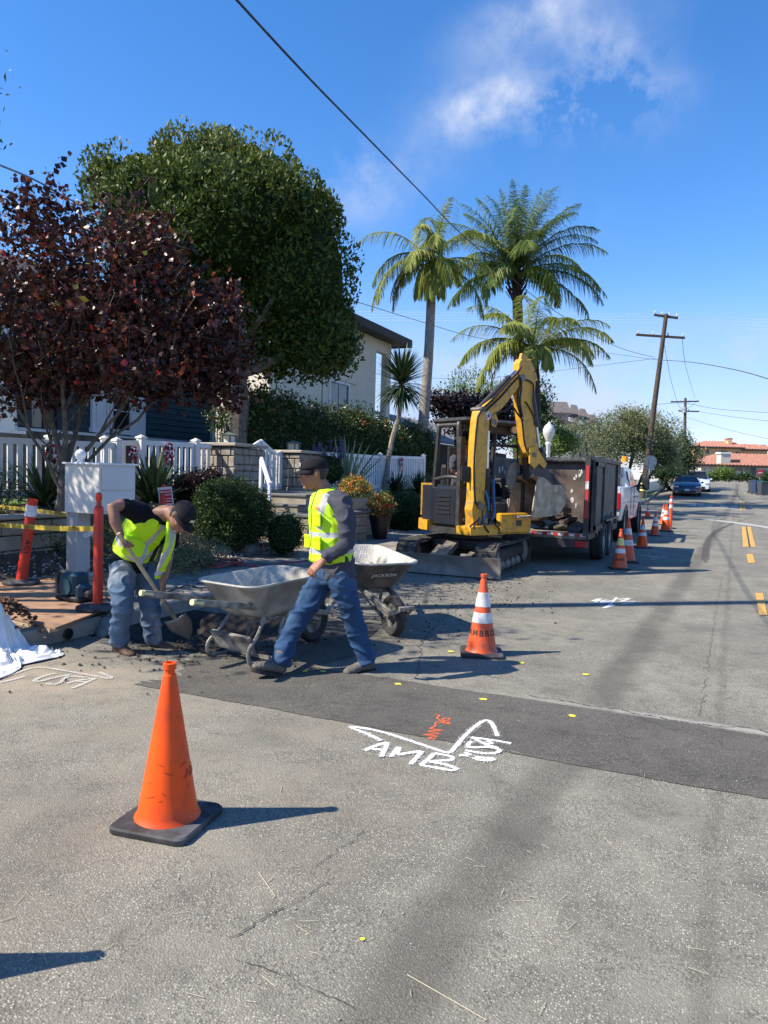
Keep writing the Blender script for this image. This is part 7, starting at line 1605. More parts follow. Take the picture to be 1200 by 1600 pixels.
mb.build('cylinder_lug', 'digger_yellow', BM)
mb = MB()
for (x, y, r) in ((610, 1035, .05), (610, 935, .06), (856, 195, .06), (690, 450, .05), (625, 375, .045)): mb.cyl(BP_(x, y, -.125), BP_(x, y, .125), r, n=14)
mb.build('pins', 'steel_worn', t, angle=40)
# stick
mb = MB(); bprism(mb, [(850, 100), (866, 78), (885, 88), (910, 120), (935, 190), (945, 222), (942, 260), (930, 300), (938, 420), (950, 560), (962, 600), (955, 650), (910, 655), (888, 630), (880, 560), (862, 420), (848, 300), (842, 230), (846, 160)], .15); ST = mb.build('stick', 'digger_yellow', t, bev=.014)
mb = MB(); P = [BP_(x, y, .0) for x, y in ((870, 78), (905, 100), (935, 165), (946, 215))]
for a, b in zip(P, P[1:]): mb.beam(a, b, .2, .05, up=tuple(BN))
mb.build('stick_head_plate', 'digger_yellow', ST)
def cylr(nm, a, b, r, frac=.55, s=0.0, rodm='chrome', barm='digger_black'):
    A_, B_ = BP_(*a, s), BP_(*b, s); m_ = A_.lerp(B_, frac); mb = MB(); mb.cyl(A_, m_, r, n=14); mb.cyl(m_ - (m_-A_).normalized()*.05, m_, r*1.15, n=14); o = mb.build(nm, barm, t, angle=40); mb = MB(); mb.cyl(m_, B_, r*.55, n=12); mb.build('rod', rodm, o, angle=40)
cylr('boom_cylinder', (672, 900), (684, 500), .055, .45, s=-.0); cylr('stick_cylinder', (625, 375), (868, 130), .05, .75, s=.0)
cylr('bucket_cylinder', (935, 240), (985, 620), .055, .62, s=.0)
# linkage and coupler
mb = MB()
for s in (-1, 1): mb.prism([BP_(x, y, s*.085) for x, y in ((900, 600), (940, 590), (965, 640), (1000, 690), (985, 720), (955, 690), (925, 720), (900, 690))], BN*.03*s)
mb.build('dipper_link', 'digger_yellow', t)
mb = MB(); bprism(mb, [(945, 600), (1000, 600), (1020, 640), (1000, 720), (960, 700)], .08); bprism(mb, [(905, 700), (1000, 700), (1035, 760), (1030, 810), (960, 815), (905, 780)], .17); bprism(mb, [(890, 655), (915, 660), (925, 740), (900, 750)], .05, .0); mb.build('quick_coupler', 'digger_black', t, bev=.01)
mb = MB(); mb.cyl(BP_(925, 640, -.13), BP_(925, 640, .13), .045, n=12); mb.cyl(BP_(985, 610, -.12), BP_(985, 610, .12), .04, n=12); mb.cyl(BP_(915, 760, -.12), BP_(915, 760, .12), .035, n=12); mb.build('pins', 'steel_worn', t, angle=40)
# bucket: curved shell with two side cheeks
shell = [(905, 765), (960, 800), (1020, 815), (1055, 835), (1070, 880), (1062, 930), (1030, 975), (975, 995), (865, 1000)]
side = [(905, 765), (945, 775), (985, 812), (1035, 815), (1055, 835), (1070, 880), (1062, 930), (1030, 975), (975, 995), (865, 1000), (880, 900), (893, 820)]
bw = .52
mb = MB(); V = []; n = len(shell)
for off in (-bw/2, bw/2): V += [BP_(x, y, off) for x, y in shell]
c_ = Vector((0, 0, 0)); V2 = []
for off in (-bw/2+.0, bw/2-.0): V2 += [BP_(x + (960-x)*.04, y + (900-y)*.04, off) for x, y in shell]
mb.add(V + V2, [(i, i+1, n+i+1, n+i) for i in range(n-1)] + [(2*n+i, 2*n+i+1, 3*n+i+1, 3*n+i) for i in range(n-1)] + [(0, n, 3*n, 2*n), (n-1, 2*n-1, 4*n-1, 3*n-1)]); mb.build('bucket_shell', 'bucket_steel', t, angle=40)
for s in (-1, 1): mb = MB(); mb.prism([BP_(x, y, s*bw/2) for x, y in side], BN*.02*s); mb.prism([BP_(x, y, s*(bw/2+.02)) for x, y in ((862, 1002), (875, 900), (890, 900), (884, 1000))], BN*.02*s); mb.build('bucket_cheek', 'bucket_steel', t)
mb = MB()
for k in range(4): a = -bw/2 + .05 + (bw-.1)*k/3; mb.beam(BP_(885, 999, a), BP_(845, 1003, a), .05, .03)
mb.build('bucket_teeth', 'bucket_steel', t)
# slab held against the bucket, arm guard and hoses
mb = MB(); bprism(mb, [(832, 830), (835, 760), (850, 700), (875, 682), (900, 690), (890, 760), (880, 830), (860, 845)], .05, -.16); mb.build('thumb_plate', 'blade_steel', t, bev=.01)
def hosep(pts, r, m, offs=0.0, nm='hydraulic_hose'): mb = MB(); mb.tube(smooth_path([BP_(x, y, offs) for x, y in pts], 6), r, 6); mb.build(nm, m, t, smooth=True)
hosep([(600, 930), (580, 900), (575, 700), (590, 480), (610, 395), (700, 300), (820, 170), (850, 130)], .017, 'hose_black', .11); hosep([(640, 385), (730, 300), (830, 190), (848, 240), (840, 330), (855, 420)], .016, 'hose_black', .12)
hosep([(835, 150), (845, 230), (835, 330), (860, 440), (872, 560), (890, 620)], .015, 'hose_black', .09); hosep([(700, 400), (760, 380), (800, 360), (830, 400), (862, 440)], .015, 'hose_black', .1)
hosep([(880, 330), (900, 360), (930, 420), (935, 470)], .013, 'hose_black', .09); hosep([(632, 850), (648, 900), (650, 960), (630, 1010), (612, 1060)], .018, 'hose_blue', .14); hosep([(686, 780), (688, 870), (690, 960), (680, 1010), (645, 1060)], .018, 'hose_blue', .12); hosep([(660, 760), (668, 860), (672, 960), (650, 1040)], .016, 'hose_black', .15)
hosep([(860, 200), (900, 210), (925, 240), (922, 330), (935, 400)], .014, 'hose_black', .1)
for k, (a_, b_) in enumerate((((590, 1000), (560, 1070)), ((600, 960), (640, 1090)), ((620, 940), (700, 1070)), ((560, 1020), (520, 1060)))):
    hosep([a_, ((a_[0]+b_[0])/2-14, (a_[1]+b_[1])/2+8), b_], .014, 'hose_black', .17+.02*k)
mb = MB()
for (x, y, z, a_, b_, c_) in ((.45, -.2, .86, .3, .5, .24), (.3, .45, .98, .5, .3, .4), (.62, .1, 1.0, .1, .3, .3),  (.3, -.1, .84, .6, 1.1, .1)): mb.box((x, y, z), (a_, b_, c_), bev=.03)
for y in (-.5, -.42, .5, .58): mb.tube(smooth_path([(.58, y, 2.38), (.62, y*1.05, 2.0), (.6, y*1.1, 1.6)], 4), .012, 5)
hb(mb).build('cab_fittings', 'digger_black', t, angle=35)
mb = MB(); mb.box((-.2, .12, 1.62), (.06, .9, .9), bev=.02); mb.box((.05, .62, 1.25), (.5, .1, .6), bev=.03); hb(mb).build('rear_guard', 'digger_black', t, angle=35)
# round emblem plate on the boom with its three letters
mat('badge_white', (.75, .75, .73), .5)
O = BP_(661, 412, .0975); ux = (BP_(680, 395, 0)-BP_(640, 432, 0)).normalized(); uy = BN.cross(ux); uy = uy if uy.z > 0 else -uy
sn = 1 if (BN.dot(CAMP-(O+EXC)) > 0) else -1
O = BP_(661, 412, sn*.0975)
mb = MB(); mb.add([O + ux*.072*math.cos(a*.393) + uy*.06*math.sin(a*.393) + BN*sn*.003 for a in range(16)], [tuple(range(16))]); bd = mb.build('badge', 'badge_white', BM)
xx = ux if ux.dot(RGT) > 0 else -ux; nn_ = BN*sn
mb = MB(); V, F = text_verts('CAT', .062, .05); mb.add([O + xx*v.x + uy*v.y + nn_*.006 for v in V], F); mb.build('lettering', 'black_ink', bd)
mb = MB(); mb.add([O + xx*x_ + uy*y_ + nn_*.0075 for x_, y_ in ((-.02, -.03), (.02, -.03), (.0, -.004))], [(0, 1, 2)]); mb.build('red_triangle', 'ribbon_red', bd)
# ------------------------------------------------------------------ people
mat('skin', (.33, .155, .09), .55, (.31, .14, .085), 18, bump=.05, spec=.4); mat('skin_dark', (.30, .15, .095), .55, (.25, .12, .075), 18)
mat('hair_black', (.012, .01, .009), .6, (.04, .035, .03), 60); mat('eye_white', (.6, .58, .55), .3); mat('eye_dark', (.02, .015, .01), .2); mat('lip', (.26, .10, .08), .5)
mat('shirt_charcoal', (.055, .058, .075), .9, (.04, .042, .055), 9, bump=.2, bscale=90); mat('shirt_black', (.008, .0085, .012), .95, (.013, .014, .018), 9, bump=.2, spec=.15)
mat('denim', (.014, .06, .145), .85, (.010, .04, .10), 5, bump=.2, bscale=120, c3=(.035, .09, .18), s3=3); mat('denim_worn', (.09, .15, .23), .85, (.05, .09, .15), 5, bump=.3, bscale=120, c3=(.4, .42, .42), s3=3.2)
mat('boot_grey', (.10, .085, .07), .8, (.15, .13, .11), 14, bump=.3); mat('boot_tan', (.15, .085, .05), .8, (.1, .06, .04), 14, bump=.3); mat('sole', (.03, .027, .024), .8)
mat('cap_black', (.012, .012, .015), .9, (.02, .02, .024), 10, spec=.2); mat('cap_patch', (.6, .6, .6), .6); mat('hivis', (.50, .80, .0), .6, (.42, .70, .0), 8, bump=.15); mat('silver_tape', (.52, .52, .50), .4, (.42, .42, .41), 30); mat('zipper', (.02, .02, .02), .5); mat('belt', (.03, .022, .016), .6)
def blob(parts, name, matn, parent, voxel=.012, smooth=6, disp=None, mats=None, sub=0, carve=None):
    """one continuous surface out of overlapping lofted limbs"""
    mb = MB()
    for P, rads, side in parts:
        n = 16; V = []; P = [Vector(p) for p in P]; side = Vector(side)
        for i, p in enumerate(P):
            tn = (P[min(i+1, len(P)-1)]-P[max(i-1, 0)]).normalized(); s = (side - tn*side.dot(tn)).normalized(); u = tn.cross(s); a, b = rads[i] if isinstance(rads[i], (tuple, list)) else (rads[i], rads[i])
            for k in range(n): th = 2*math.pi*k/n; V.append(p + s*a*math.cos(th) + u*b*math.sin(th))
        m = len(P); F = [(i*n+k, i*n+(k+1) % n, (i+1)*n+(k+1) % n, (i+1)*n+k) for i in range(m-1) for k in range(n)]
        # rounded ends
        t0 = (P[0]-P[1]).normalized(); t1 = (P[-1]-P[-2]).normalized(); r0 = min(rads[0]) if isinstance(rads[0], (tuple, list)) else rads[0]; r1 = min(rads[-1]) if isinstance(rads[-1], (tuple, list)) else rads[-1]
        V.append(P[0]+t0*r0*.5); V.append(P[-1]+t1*r1*.5); q = m*n
        F += [(q, (k+1) % n, k) for k in range(n)] + [(q+1, (m-1)*n+k, (m-1)*n+(k+1) % n) for k in range(n)]; mb.add(V, F)
    me = bpy.data.meshes.new(name); me.from_pydata(mb.v, [], mb.f); bm = bmesh.new(); bm.from_mesh(me); bmesh.ops.recalc_face_normals(bm, faces=bm.faces); bm.to_mesh(me); bm.free()
    o = bpy.data.objects.new(name, me); COL.objects.link(o)
    md = o.modifiers.new('r', 'REMESH'); md.mode = 'VOXEL'; md.voxel_size = voxel; md.use_smooth_shade = True
    if smooth: md = o.modifiers.new('s', 'SMOOTH'); md.iterations = smooth; md.factor = .5
    dg = bpy.context.evaluated_depsgraph_get(); dg.update(); me2 = bpy.data.meshes.new_from_object(o.evaluated_get(dg)); bpy.data.objects.remove(o); me2.name = name
    co = np.empty(len(me2.vertices)*3); me2.vertices.foreach_get('co', co); co = co.reshape(-1, 3)
    if disp is not None:
        no = np.empty(len(co)*3); me2.vertices.foreach_get('normal', no); no = no.reshape(-1, 3); dd = np.array([disp(Vector(c)) for c in co]); co = co + no*dd[:, None]; me2.vertices.foreach_set('co', co.ravel())
    ms = mats or [matn]; me2.materials.clear()
    for m_ in ms: me2.materials.append(M[m_])
    me2.polygons.foreach_set('use_smooth', [True]*len(me2.polygons)); me2.update()
    if carve is not None:
        bm = bmesh.new(); bm.from_mesh(me2); bmesh.ops.delete(bm, geom=[f for f in bm.faces if carve(f.calc_center_median())], context='FACES'); bm.to_mesh(me2); bm.free()
    o = bpy.data.objects.new(name, me2); COL.objects.link(o)
    if parent: o.parent = parent
    return o
def folds(scale, amp, seed, stretch=(1, 1, 1)):
    def f(c):
        q = Vector((c.x*stretch[0], c.y*stretch[1], c.z*stretch[2]))*scale + Vector((seed, seed, seed)); n1 = noise.noise(q); n2 = noise.noise(q*2.1); r1 = 1-min(1, abs(n1)*2.6); return amp*(1.5*r1*r1 - .35 + .45*n2)
    return f
def fingers(hand, wdir, pn, curl, L=.085, side=1, spread=.3, grip=None):
    """hand: wrist point, wdir: direction of the palm, pn: palm normal (palm side); returns loft parts"""
    wdir = Vector(wdir).normalized(); pn = Vector(pn); pn = (pn - wdir*pn.dot(wdir)).normalized(); ac = wdir.cross(pn)*side; out = []
    W0 = Vector(hand); K = W0 + wdir*.092
    out.append(([W0 - wdir*.03, W0 + wdir*.01, W0 + wdir*.05, K], [(.027, .021), (.031, .02), (.04, .017), (.04, .014)], ac))
    for i, (o_, l, r) in enumerate(((.030, .95, .0092), (.0105, 1.05, .0096), (-.0095, .98, .0092), (-.028, .78, .0082))):
        b = K + ac*o_ - wdir*(.012 if i == 3 else .004); d = (wdir + ac*o_*spread*3).normalized(); P = [b - d*.02, b]; c = curl + .12*i
        for k, seg in enumerate((.45, .32, .25)):
            a = c*(.75 + .25*k); rot = Matrix.Rotation(a*side, 3, ac) if True else None
            d2 = (Matrix.Rotation(a, 3, ac) @ d); d2b = (Matrix.Rotation(-a, 3, ac) @ d); d = d2 if d2.dot(pn) > d2b.dot(pn) else d2b
            P.append(P[-1] + d*L*l*seg)
        out.append((P, [r*1.1, r*1.08, r*1.02, r*.95, r*.8], ac))
    b = W0 + wdir*.025 + ac*.03; d = (wdir*.55 + ac*.65 + pn*.35).normalized(); P = [b - d*.012, b + d*.02]; d2 = (d + pn*.5*curl + wdir*.5 - ac*.25).normalized(); P.append(P[-1] + d2*.034); d3 = (d2 + pn*.3*curl - ac*.3*curl + wdir*.2).normalized(); P.append(P[-1] + d3*.028)
    out.append((P, [.0135, .0125, .011, .009], pn)); return out
def headparts(c, f, u, neck):
    """head centre c, face direction f, up u"""
    f = Vector(f).normalized(); u = Vector(u); u = (u - f*u.dot(f)).normalized(); s = u.cross(f); q = lambda x, y, z: Vector(c) + f*x + s*y + u*z; P = []
    P.append(([q(-.012, 0, .112), q(-.008, 0, .095), q(-.004, 0, .06), q(0, 0, .02), q(.01, 0, -.02), q(.022, 0, -.06), q(.036, 0, -.092), q(.045, 0, -.108)], [(.035, .05), (.056, .075), (.073, .095), (.077, .1), (.074, .093), (.066, .076), (.047, .05), (.024, .028)], s))
    P.append(([q(-.01, 0, -.035), Vector(neck)], [(.056, .06), (.062, .064)], s))
    P.append(([q(.085, 0, .012), q(.103, 0, -.010), q(.117, 0, -.030), q(.101, 0, -.036)], [.010, .012, .0165, .013], s))
    P.append(([q(.084, -.045, .026), q(.098, 0, .028), q(.084, .045, .026)], [.009, .011, .009], u))
    P.append(([q(.087, -.021, -.059), q(.098, 0, -.057), q(.087, .021, -.059)], [.0075, .010, .0075], u)); P.append(([q(.085, -.017, -.071), q(.094, 0, -.071), q(.085, .017, -.071)], [.007, .0095, .007], u))
    P.append(([q(.078, -.012, -.096), q(.083, 0, -.098), q(.078, .012, -.096)], [.014, .016, .014], u))
    for y in (-.05, .05): P.append(([q(.055, y*.95, -.012), q(.06, y*.8, -.03)], [.024, .02], s))
    for y in (-1, 1): P.append(([q(-.008, y*.076, .024), q(-.014, y*.086, .008), q(-.006, y*.080, -.022)], [(.007, .02), (.007, .02), (.006, .011)], s))
    return P, q, s, u, f
def facebits(t, q, s, u, f, lidc='skin'):
    for y in (-1, 1):
        mb = MB(); mb.ell(q(.083, y*.031, .006), (.0115, .0115, .0115), 10, 8); e = mb.build('eye', 'eye_white', t, smooth=True); mb = MB(); mb.ell(q(.0915, y*.032, .005), (.0052, .0052, .0052), 8, 6); mb.build('iris', 'eye_dark', e, smooth=True)
        mb = MB(); mb.tube([q(.089, y*.014, .028), q(.097, y*.03, .034), q(.083, y*.05, .028)], [.0035, .0042, .002], 6); mb.build('eyebrow', 'hair_black', t, smooth=True)
    mb = MB(); mb.tube([q(.095, -.02, -.0645), q(.1035, 0, -.0635), q(.095, .02, -.0645)], [.0015, .0032, .0015], 6); mb.build('lips', 'lip', t, smooth=True)
def cap(t, q, s, u, f, tilt=.0, patch=True, back=False):
    n = 22; mb = MB(); V = []; rows = 8
    for j in range(rows+1):
        ph = (math.pi/2)*j/rows
        for i in range(n):
            a = 2*math.pi*i/n; r = math.cos(ph)**.8; V.append(q(-.008 + .112*r*math.cos(a), .092*r*math.sin(a), .042 + .095*math.sin(ph)))
    F = [(j*n+i, j*n+(i+1) % n, (j+1)*n+(i+1) % n, (j+1)*n+i) for j in range(rows) for i in range(n)]; mb.add(V, F); mb.v = [tuple(v) for v in mb.v]; c = mb.build('cap', 'cap_black', t, smooth=True); md = c.modifiers.new('s', 'SOLIDIFY'); md.thickness = .006
    sg = -1 if back else 1; mb = MB(); V = []; m = 12
    for j in range(5):
        for i in range(m+1):
            a = -math.pi/2*.92 + math.pi*.92*i/m; rr = j/4; x = .098*math.cos(a) + rr*.082*math.cos(a)**.7 if math.cos(a) > 0 else 0; V.append(q(sg*(x) - .008, .086*math.sin(a)*(1-.06*rr), .044 - .018*rr - .03*abs(math.sin(a))**2*rr))
    mb.add(V, [(j*(m+1)+i, j*(m+1)+i+1, (j+1)*(m+1)+i+1, (j+1)*(m+1)+i) for j in range(4) for i in range(m)]); b = mb.build('visor', 'cap_black', c, smooth=True); md = b.modifiers.new('s', 'SOLIDIFY'); md.thickness = .005
    if patch: mb = MB(); mb.add([q(.1, y*.022, .085+z*.016) for y, z in ((-1, -1), (1, -1), (1, 1), (-1, 1))], [(0, 1, 2, 3)]); mb.v = [tuple(Vector(v) + f*.004) for v in mb.v]; mb.build('cap_badge', 'cap_patch', c)
    mb = MB(); mb.ell(q(-.008, 0, .139), (.008, .008, .006), 8, 6); mb.build('button', 'cap_black', c, smooth=True)
def boot(name, ankle, toe_dir, up, m, parent, L=.29):
    """ankle joint point, direction of the toe"""
    d = Vector(toe_dir).normalized(); up = Vector(up); up = (up - d*up.dot(d)).normalized(); s = d.cross(up); A_ = Vector(ankle); q = lambda x, z: A_ + d*x + up*z
    o = blob([([q(-.0, .10), q(-.005, .03), q(-.01, -.03)], [(.052, .058), (.05, .056), (.046, .055)], s), ([q(-.06, -.045), q(-.01, -.035), q(.06, -.035), q(.13, -.052), q(.185, -.062), q(.205, -.066)], [(.032, .035), (.043, .045), (.044, .042), (.05, .034), (.042, .026), (.024, .016)], s)], name, m, parent, voxel=.011, smooth=4, disp=folds(28, .003, 2))
    mb = MB(); P = []
    for k in range(20):
        a = 2*math.pi*k/20; x = .065 + .15*math.cos(a); w = (.043 if math.cos(a) < 0 else .052)*math.sin(a); P.append(q(x, -.105) + s*w)
    mb.prism(P, up*.03); mb.build('boot_sole', 'sole', o, bev=.004); mb = MB()
    for k in range(4): mb.tube([q(.035+k*.022, .0-k*.008) + s*.022, q(.04+k*.022, .01-k*.01), q(.035+k*.022, .0-k*.008) - s*.022], .003, 5)
    mb.build('laces', 'sole', o, smooth=True); return o
def vestmap(o, f):
    """mark the vest's bands: faces get the silver, zip or yellow material by their place on the cloth"""
    me = o.data; a = np.empty(len(me.vertices)*3); me.vertices.foreach_get('co', a); a = a.reshape(-1, 3); v = np.array([f(Vector(c)) for c in a]); at = me.attributes.new('band', 'FLOAT', 'POINT'); at.data.foreach_set('value', v[:, 0].astype(np.float32)); at = me.attributes.new('zip', 'FLOAT', 'POINT'); at.data.foreach_set('value', v[:, 1].astype(np.float32))
def vestmat():
    m = bpy.data.materials.new('vest_cloth'); m.use_nodes = True; t = m.node_tree; b = t.nodes['Principled BSDF']; b.inputs['Roughness'].default_value = .6
    def gt(nm):
        a = t.nodes.new('ShaderNodeAttribute'); a.attribute_name = nm; return mathn(t, 'GREATER_THAN', a.outputs['Fac'], 0.0)
    n = nd(t, 'ShaderNodeTexNoise'); n.inputs['Scale'].default_value = 14; c0 = t.nodes.new('ShaderNodeMixRGB'); t.links.new(n.outputs['Fac'], c0.inputs[0]); c0.inputs[1].default_value = (.46, .78, .0, 1); c0.inputs[2].default_value = (.55, .85, .01, 1)
    m1 = t.nodes.new('ShaderNodeMixRGB'); t.links.new(gt('band'), m1.inputs[0]); t.links.new(c0.outputs[0], m1.inputs[1]); m1.inputs[2].default_value = (.42, .43, .42, 1)
    m2 = t.nodes.new('ShaderNodeMixRGB'); t.links.new(gt('zip'), m2.inputs[0]); t.links.new(m1.outputs[0], m2.inputs[1]); m2.inputs[2].default_value = (.02, .02, .02, 1); t.links.new(m2.outputs[0], b.inputs['Base Color'])
    M['vest_cloth'] = m
vestmat()
# ---- walking worker
def pt(px, py, d, o): return AT(px, py, d) - o
rt = Vector((RGT.x, RGT.y, 0)).normalized(); aw = Vector((FWD.x, FWD.y, 0)).normalized(); UPZ = Vector((0, 0, 1))
O = G(500, 1052); WK = thing('person', 'man in black cap, grey long sleeves, lime vest and blue jeans striding to the left', 'person', O)
D = 5.78; p = lambda x, y, d=D: AT(x, y, d) - O
fw = (-rt*.86 - aw*.51).normalized(); lf = (UPZ.cross(fw)).normalized()                 # his facing and his left (towards the camera)
pel = p(521, 893); hipL = p(530, 898, D-.09); hipR = p(508, 898, D+.10); chest = p(520, 815); nk = p(504, 762)
kneL = p(552, 967, D-.02); ankL = p(573, 1033, D+.06); kneR = p(466, 967, D-.02); ankR = p(437, 1036, D-.16)
shL = p(534, 787, D-.17); elL = p(541, 848, D-.23); wrL = p(503, 878, D-.36); shR = p(499, 784, D+.16); elR = p(510, 842, D+.26); wrR = p(508, 884, D+.3)
fd = (-rt*.97 - aw*.25).normalized()
hc = p(491, 741, D-.02)
HP, q, s_, u_, f_ = headparts(hc, fd - UPZ*.12, UPZ + fd*.06, nk)
trunkp = ([p(524, 908), pel, p(524, 865), chest, p(517, 787), p(509, 772), nk], [(.13, .10), (.14, .10), (.135, .098), (.155, .11), (.155, .098), (.10, .08), (.062, .065)], lf)
handL = fingers(wrL, p(487, 889, D-.38)-p(500, 878, D-.36), -lf*.3 + (-fw)*1 - UPZ*.2, .75, side=-1); handR = fingers(wrR, (-UPZ + fw*.5), -lf*-1, .6, side=1)
body = blob([trunkp, ([hipL, kneL, ankL], [.07, .045, .034], lf), ([hipR, kneR, ankR], [.07, .045, .034], lf), ([shL, elL, wrL], [.05, .04, .028], fw), ([shR, elR, wrR], [.05, .04, .028], fw)] + HP + handL + handR, 'body', 'skin', WK, voxel=.0062, smooth=3)
facebits(WK, q, s_, u_, f_)
blob([([q(-.03, 0, .07), q(-.04, 0, .02), q(-.035, 0, -.045)], [(.074, .075), (.079, .078), (.062, .05)], s_)], 'hair', 'hair_black', WK, voxel=.009, smooth=3)
cap(WK, q, s_, u_, f_)
shirt = blob([([p(527, 903), p(525, 885), p(524, 860), chest, p(518, 787), p(510, 774), p(507, 766)], [(.178, .14), (.18, .142), (.166, .13), (.178, .132), (.175, .115), (.115, .09), (.074, .076)], lf),
    ([p(524, 782, D-.1), shL, p(542, 815, D-.22), elL, p(528, 860, D-.29), p(508, 874, D-.345)], [.085, .079, .068, .06, .052, .044], fw), ([p(503, 782, D+.1), shR, elR, p(509, 874, D+.29)], [.085, .078, .06, .045], fw)], 'shirt', 'shirt_charcoal', WK, voxel=.011, smooth=4, disp=folds(7.5, .009, 3, (1, 1, 1.6)))
jeans = blob([([p(526, 872), pel, p(524, 908)], [(.158, .122), (.166, .128), (.155, .118)], lf), ([p(529, 893, D-.07), p(539, 925, D-.06), kneL, p(563, 1002, D+.03), p(574, 1034, D+.055)], [.108, .102, .082, .076, .078], lf), ([p(512, 893, D+.08), p(489, 930, D+.05), kneR, p(449, 1003, D-.09), p(439, 1037, D-.15)], [.108, .10, .082, .076, .079], lf)], 'jeans', 'denim', WK, voxel=.009, smooth=4, disp=folds(6.5, .010, 8, (1, 1, 1.9)))
boot('boot', ankL + UPZ*.005, fw - UPZ*.05, UPZ, 'boot_grey', WK); boot('boot', ankR, fw*.95 + UPZ*.30, UPZ, 'boot_grey', WK)
vp = [p(518, 876), p(518, 850), p(515, 820), p(511, 790), p(508, 775), p(506, 767)]
vest = blob([(vp, [(.196, .170), (.192, .162), (.188, .158), (.166, .148), (.132, .115), (.098, .094)], lf)], 'safety_vest', 'vest_cloth', WK, voxel=.009, smooth=3, disp=folds(8, .005, 4), mats=['vest_cloth'])
zc = (p(520, 815)).z; zmap = lambda py: (AT(515, py, D)-O).z
def wv(c):
    r = c - Vector((p(515, 820).x, p(515, 820).y, 0)); y = r.dot(lf); x = r.dot(fw); z = c.z; zz = z + .05*x
    b = max(.021 - abs(zz - zmap(833)), .021 - abs(zz - zmap(858)))
    if z > zmap(826): b = max(b, .022 - abs(abs(y) - .095 + .00*z))
    zp = min(.007 - abs(y), x) if x > 0 else -1
    return (b, zp)
vestmap(vest, wv)
for y0, z0 in ((-.09, 812), (-.1, 848), (.085, 848)):
    mb = MB(); c = Vector((p(515, 820).x, p(515, 820).y, zmap(z0))) + lf*y0*-1 + fw*.148; mb.box(c, (.012, .10, .085), math.atan2(fw.y, fw.x) , bev=.005); mb.box(c + UPZ*.045, (.02, .105, .03), math.atan2(fw.y, fw.x), bev=.006); mb.build('pocket', 'hivis', vest)
c = Vector((p(515, 820).x, p(515, 820).y, zmap(793))) + lf*.085 + fw*.135
mb = MB(); text_flat(mb, 'AMBROSE', .022, c, lf, UPZ, .03, off=.016); mb.build('lettering', 'ribbon_red', vest)
# ---- stooping worker with a shovel
O = G(212, 1018); ST_ = thing('person', 'man in black shirt, lime vest and faded jeans bent over a shovel at the trench', 'person', O)
D = 6.3; p = lambda x, y, d=D: AT(x, y, d) - O
fw = (rt*.75 - aw*.66).normalized(); lf = UPZ.cross(fw).normalized()
pel = p(204, 873, 6.35); hipR = p(188, 884, 6.25); hipL = p(224, 884, 6.48)
kneR = p(192, 950, 6.12); ankR = p(186, 1006, 6.22); kneL = p(234, 950, 6.36); ankL = p(240, 1000, 6.46)
nk = p(266, 800, 6.10); shR = p(205, 797, 6.0); shL = p(268, 822, 6.42); elR = p(180, 787, 5.92); wrR = p(189, 838, 5.84)
elR = p(176, 792, 5.84); elL = p(261, 876, 6.25); wrL = p(254, 915, 6.12)
hc = p(283, 808, 6.0); fd = (rt*.45 - aw*.45 - UPZ*.78).normalized(); hu = (rt*.62 - aw*.2 + UPZ*.72)
HP, q, s_, u_, f_ = headparts(hc, fd, hu, nk)
sd = (shL - shR).normalized(); ax = (p(242, 812, 6.2)-pel)
hL = fingers(wrL, -UPZ + rt*.1, -fw*.3 - rt, 1.25, side=1); hR = fingers(wrR, -UPZ*.9 + rt*.35, rt*.8 + aw*.2, 1.25, side=-1)
body = blob([([p(204, 895, 6.35), pel, p(216, 845, 6.3), p(232, 818, 6.22), p(244, 806, 6.17), nk], [(.12, .09), (.125, .09), (.125, .09), (.145, .1), (.14, .09), (.062, .062)], sd), ([hipR, kneR, ankR], [.07, .045, .034], lf), ([hipL, kneL, ankL], [.07, .045, .034], lf),
    ([shR, p(188, 789, 5.9), elR, p(180, 815, 5.83), wrR], [.058, .052, .046, .045, .03], sd), ([shL, elL, p(257, 896, 6.18), wrL], [.056, .045, .042, .029], fw)] + HP + hL + hR, 'body', 'skin_dark', ST_, voxel=.0065, smooth=3)
facebits(ST_, q, s_, u_, f_); blob([([q(-.03, 0, .07), q(-.04, 0, .02), q(-.035, 0, -.055)], [(.076, .077), (.081, .08), (.064, .055)], s_)], 'hair', 'hair_black', ST_, voxel=.009, smooth=3); cap(ST_, q, s_, u_, f_)
shirt = blob([([p(203, 893, 6.35), pel, p(214, 848, 6.3), p(232, 818, 6.22), p(244, 806, 6.17), p(258, 804, 6.13)], [(.175, .14), (.176, .142), (.165, .138), (.182, .132), (.165, .115), (.082, .08)], sd), ([p(222, 802, 6.08), shR, p(192, 790, 5.93)], [.095, .085, .07], sd), ([p(255, 818, 6.35), shL, p(266, 852, 6.34)], [.09, .082, .066], fw)], 'shirt', 'shirt_black', ST_, voxel=.011, smooth=4, disp=folds(9, .008, 13))
jeans = blob([([p(206, 868, 6.35), pel + Vector((0, 0, -.02)), p(204, 896, 6.35)], [(.16, .125), (.165, .13), (.155, .12)], lf), ([p(193, 884, 6.28), p(190, 918, 6.18), kneR, p(187, 985, 6.18), p(186, 1006, 6.22)], [.11, .102, .084, .078, .08], lf), ([p(220, 884, 6.44), p(230, 918, 6.4), kneL, p(238, 985, 6.42), p(240, 1001, 6.46)], [.11, .1, .084, .078, .08], lf)], 'jeans', 'denim_worn', ST_, voxel=.009, smooth=5, disp=folds(7.5, .01, 21, (1, 1, 1.4)))
boot('boot', ankR + UPZ*.0, fw*1 + rt*.1, UPZ, 'boot_tan', ST_); boot('boot', ankL, rt*.9 - aw*.25, UPZ, 'boot_tan', ST_)
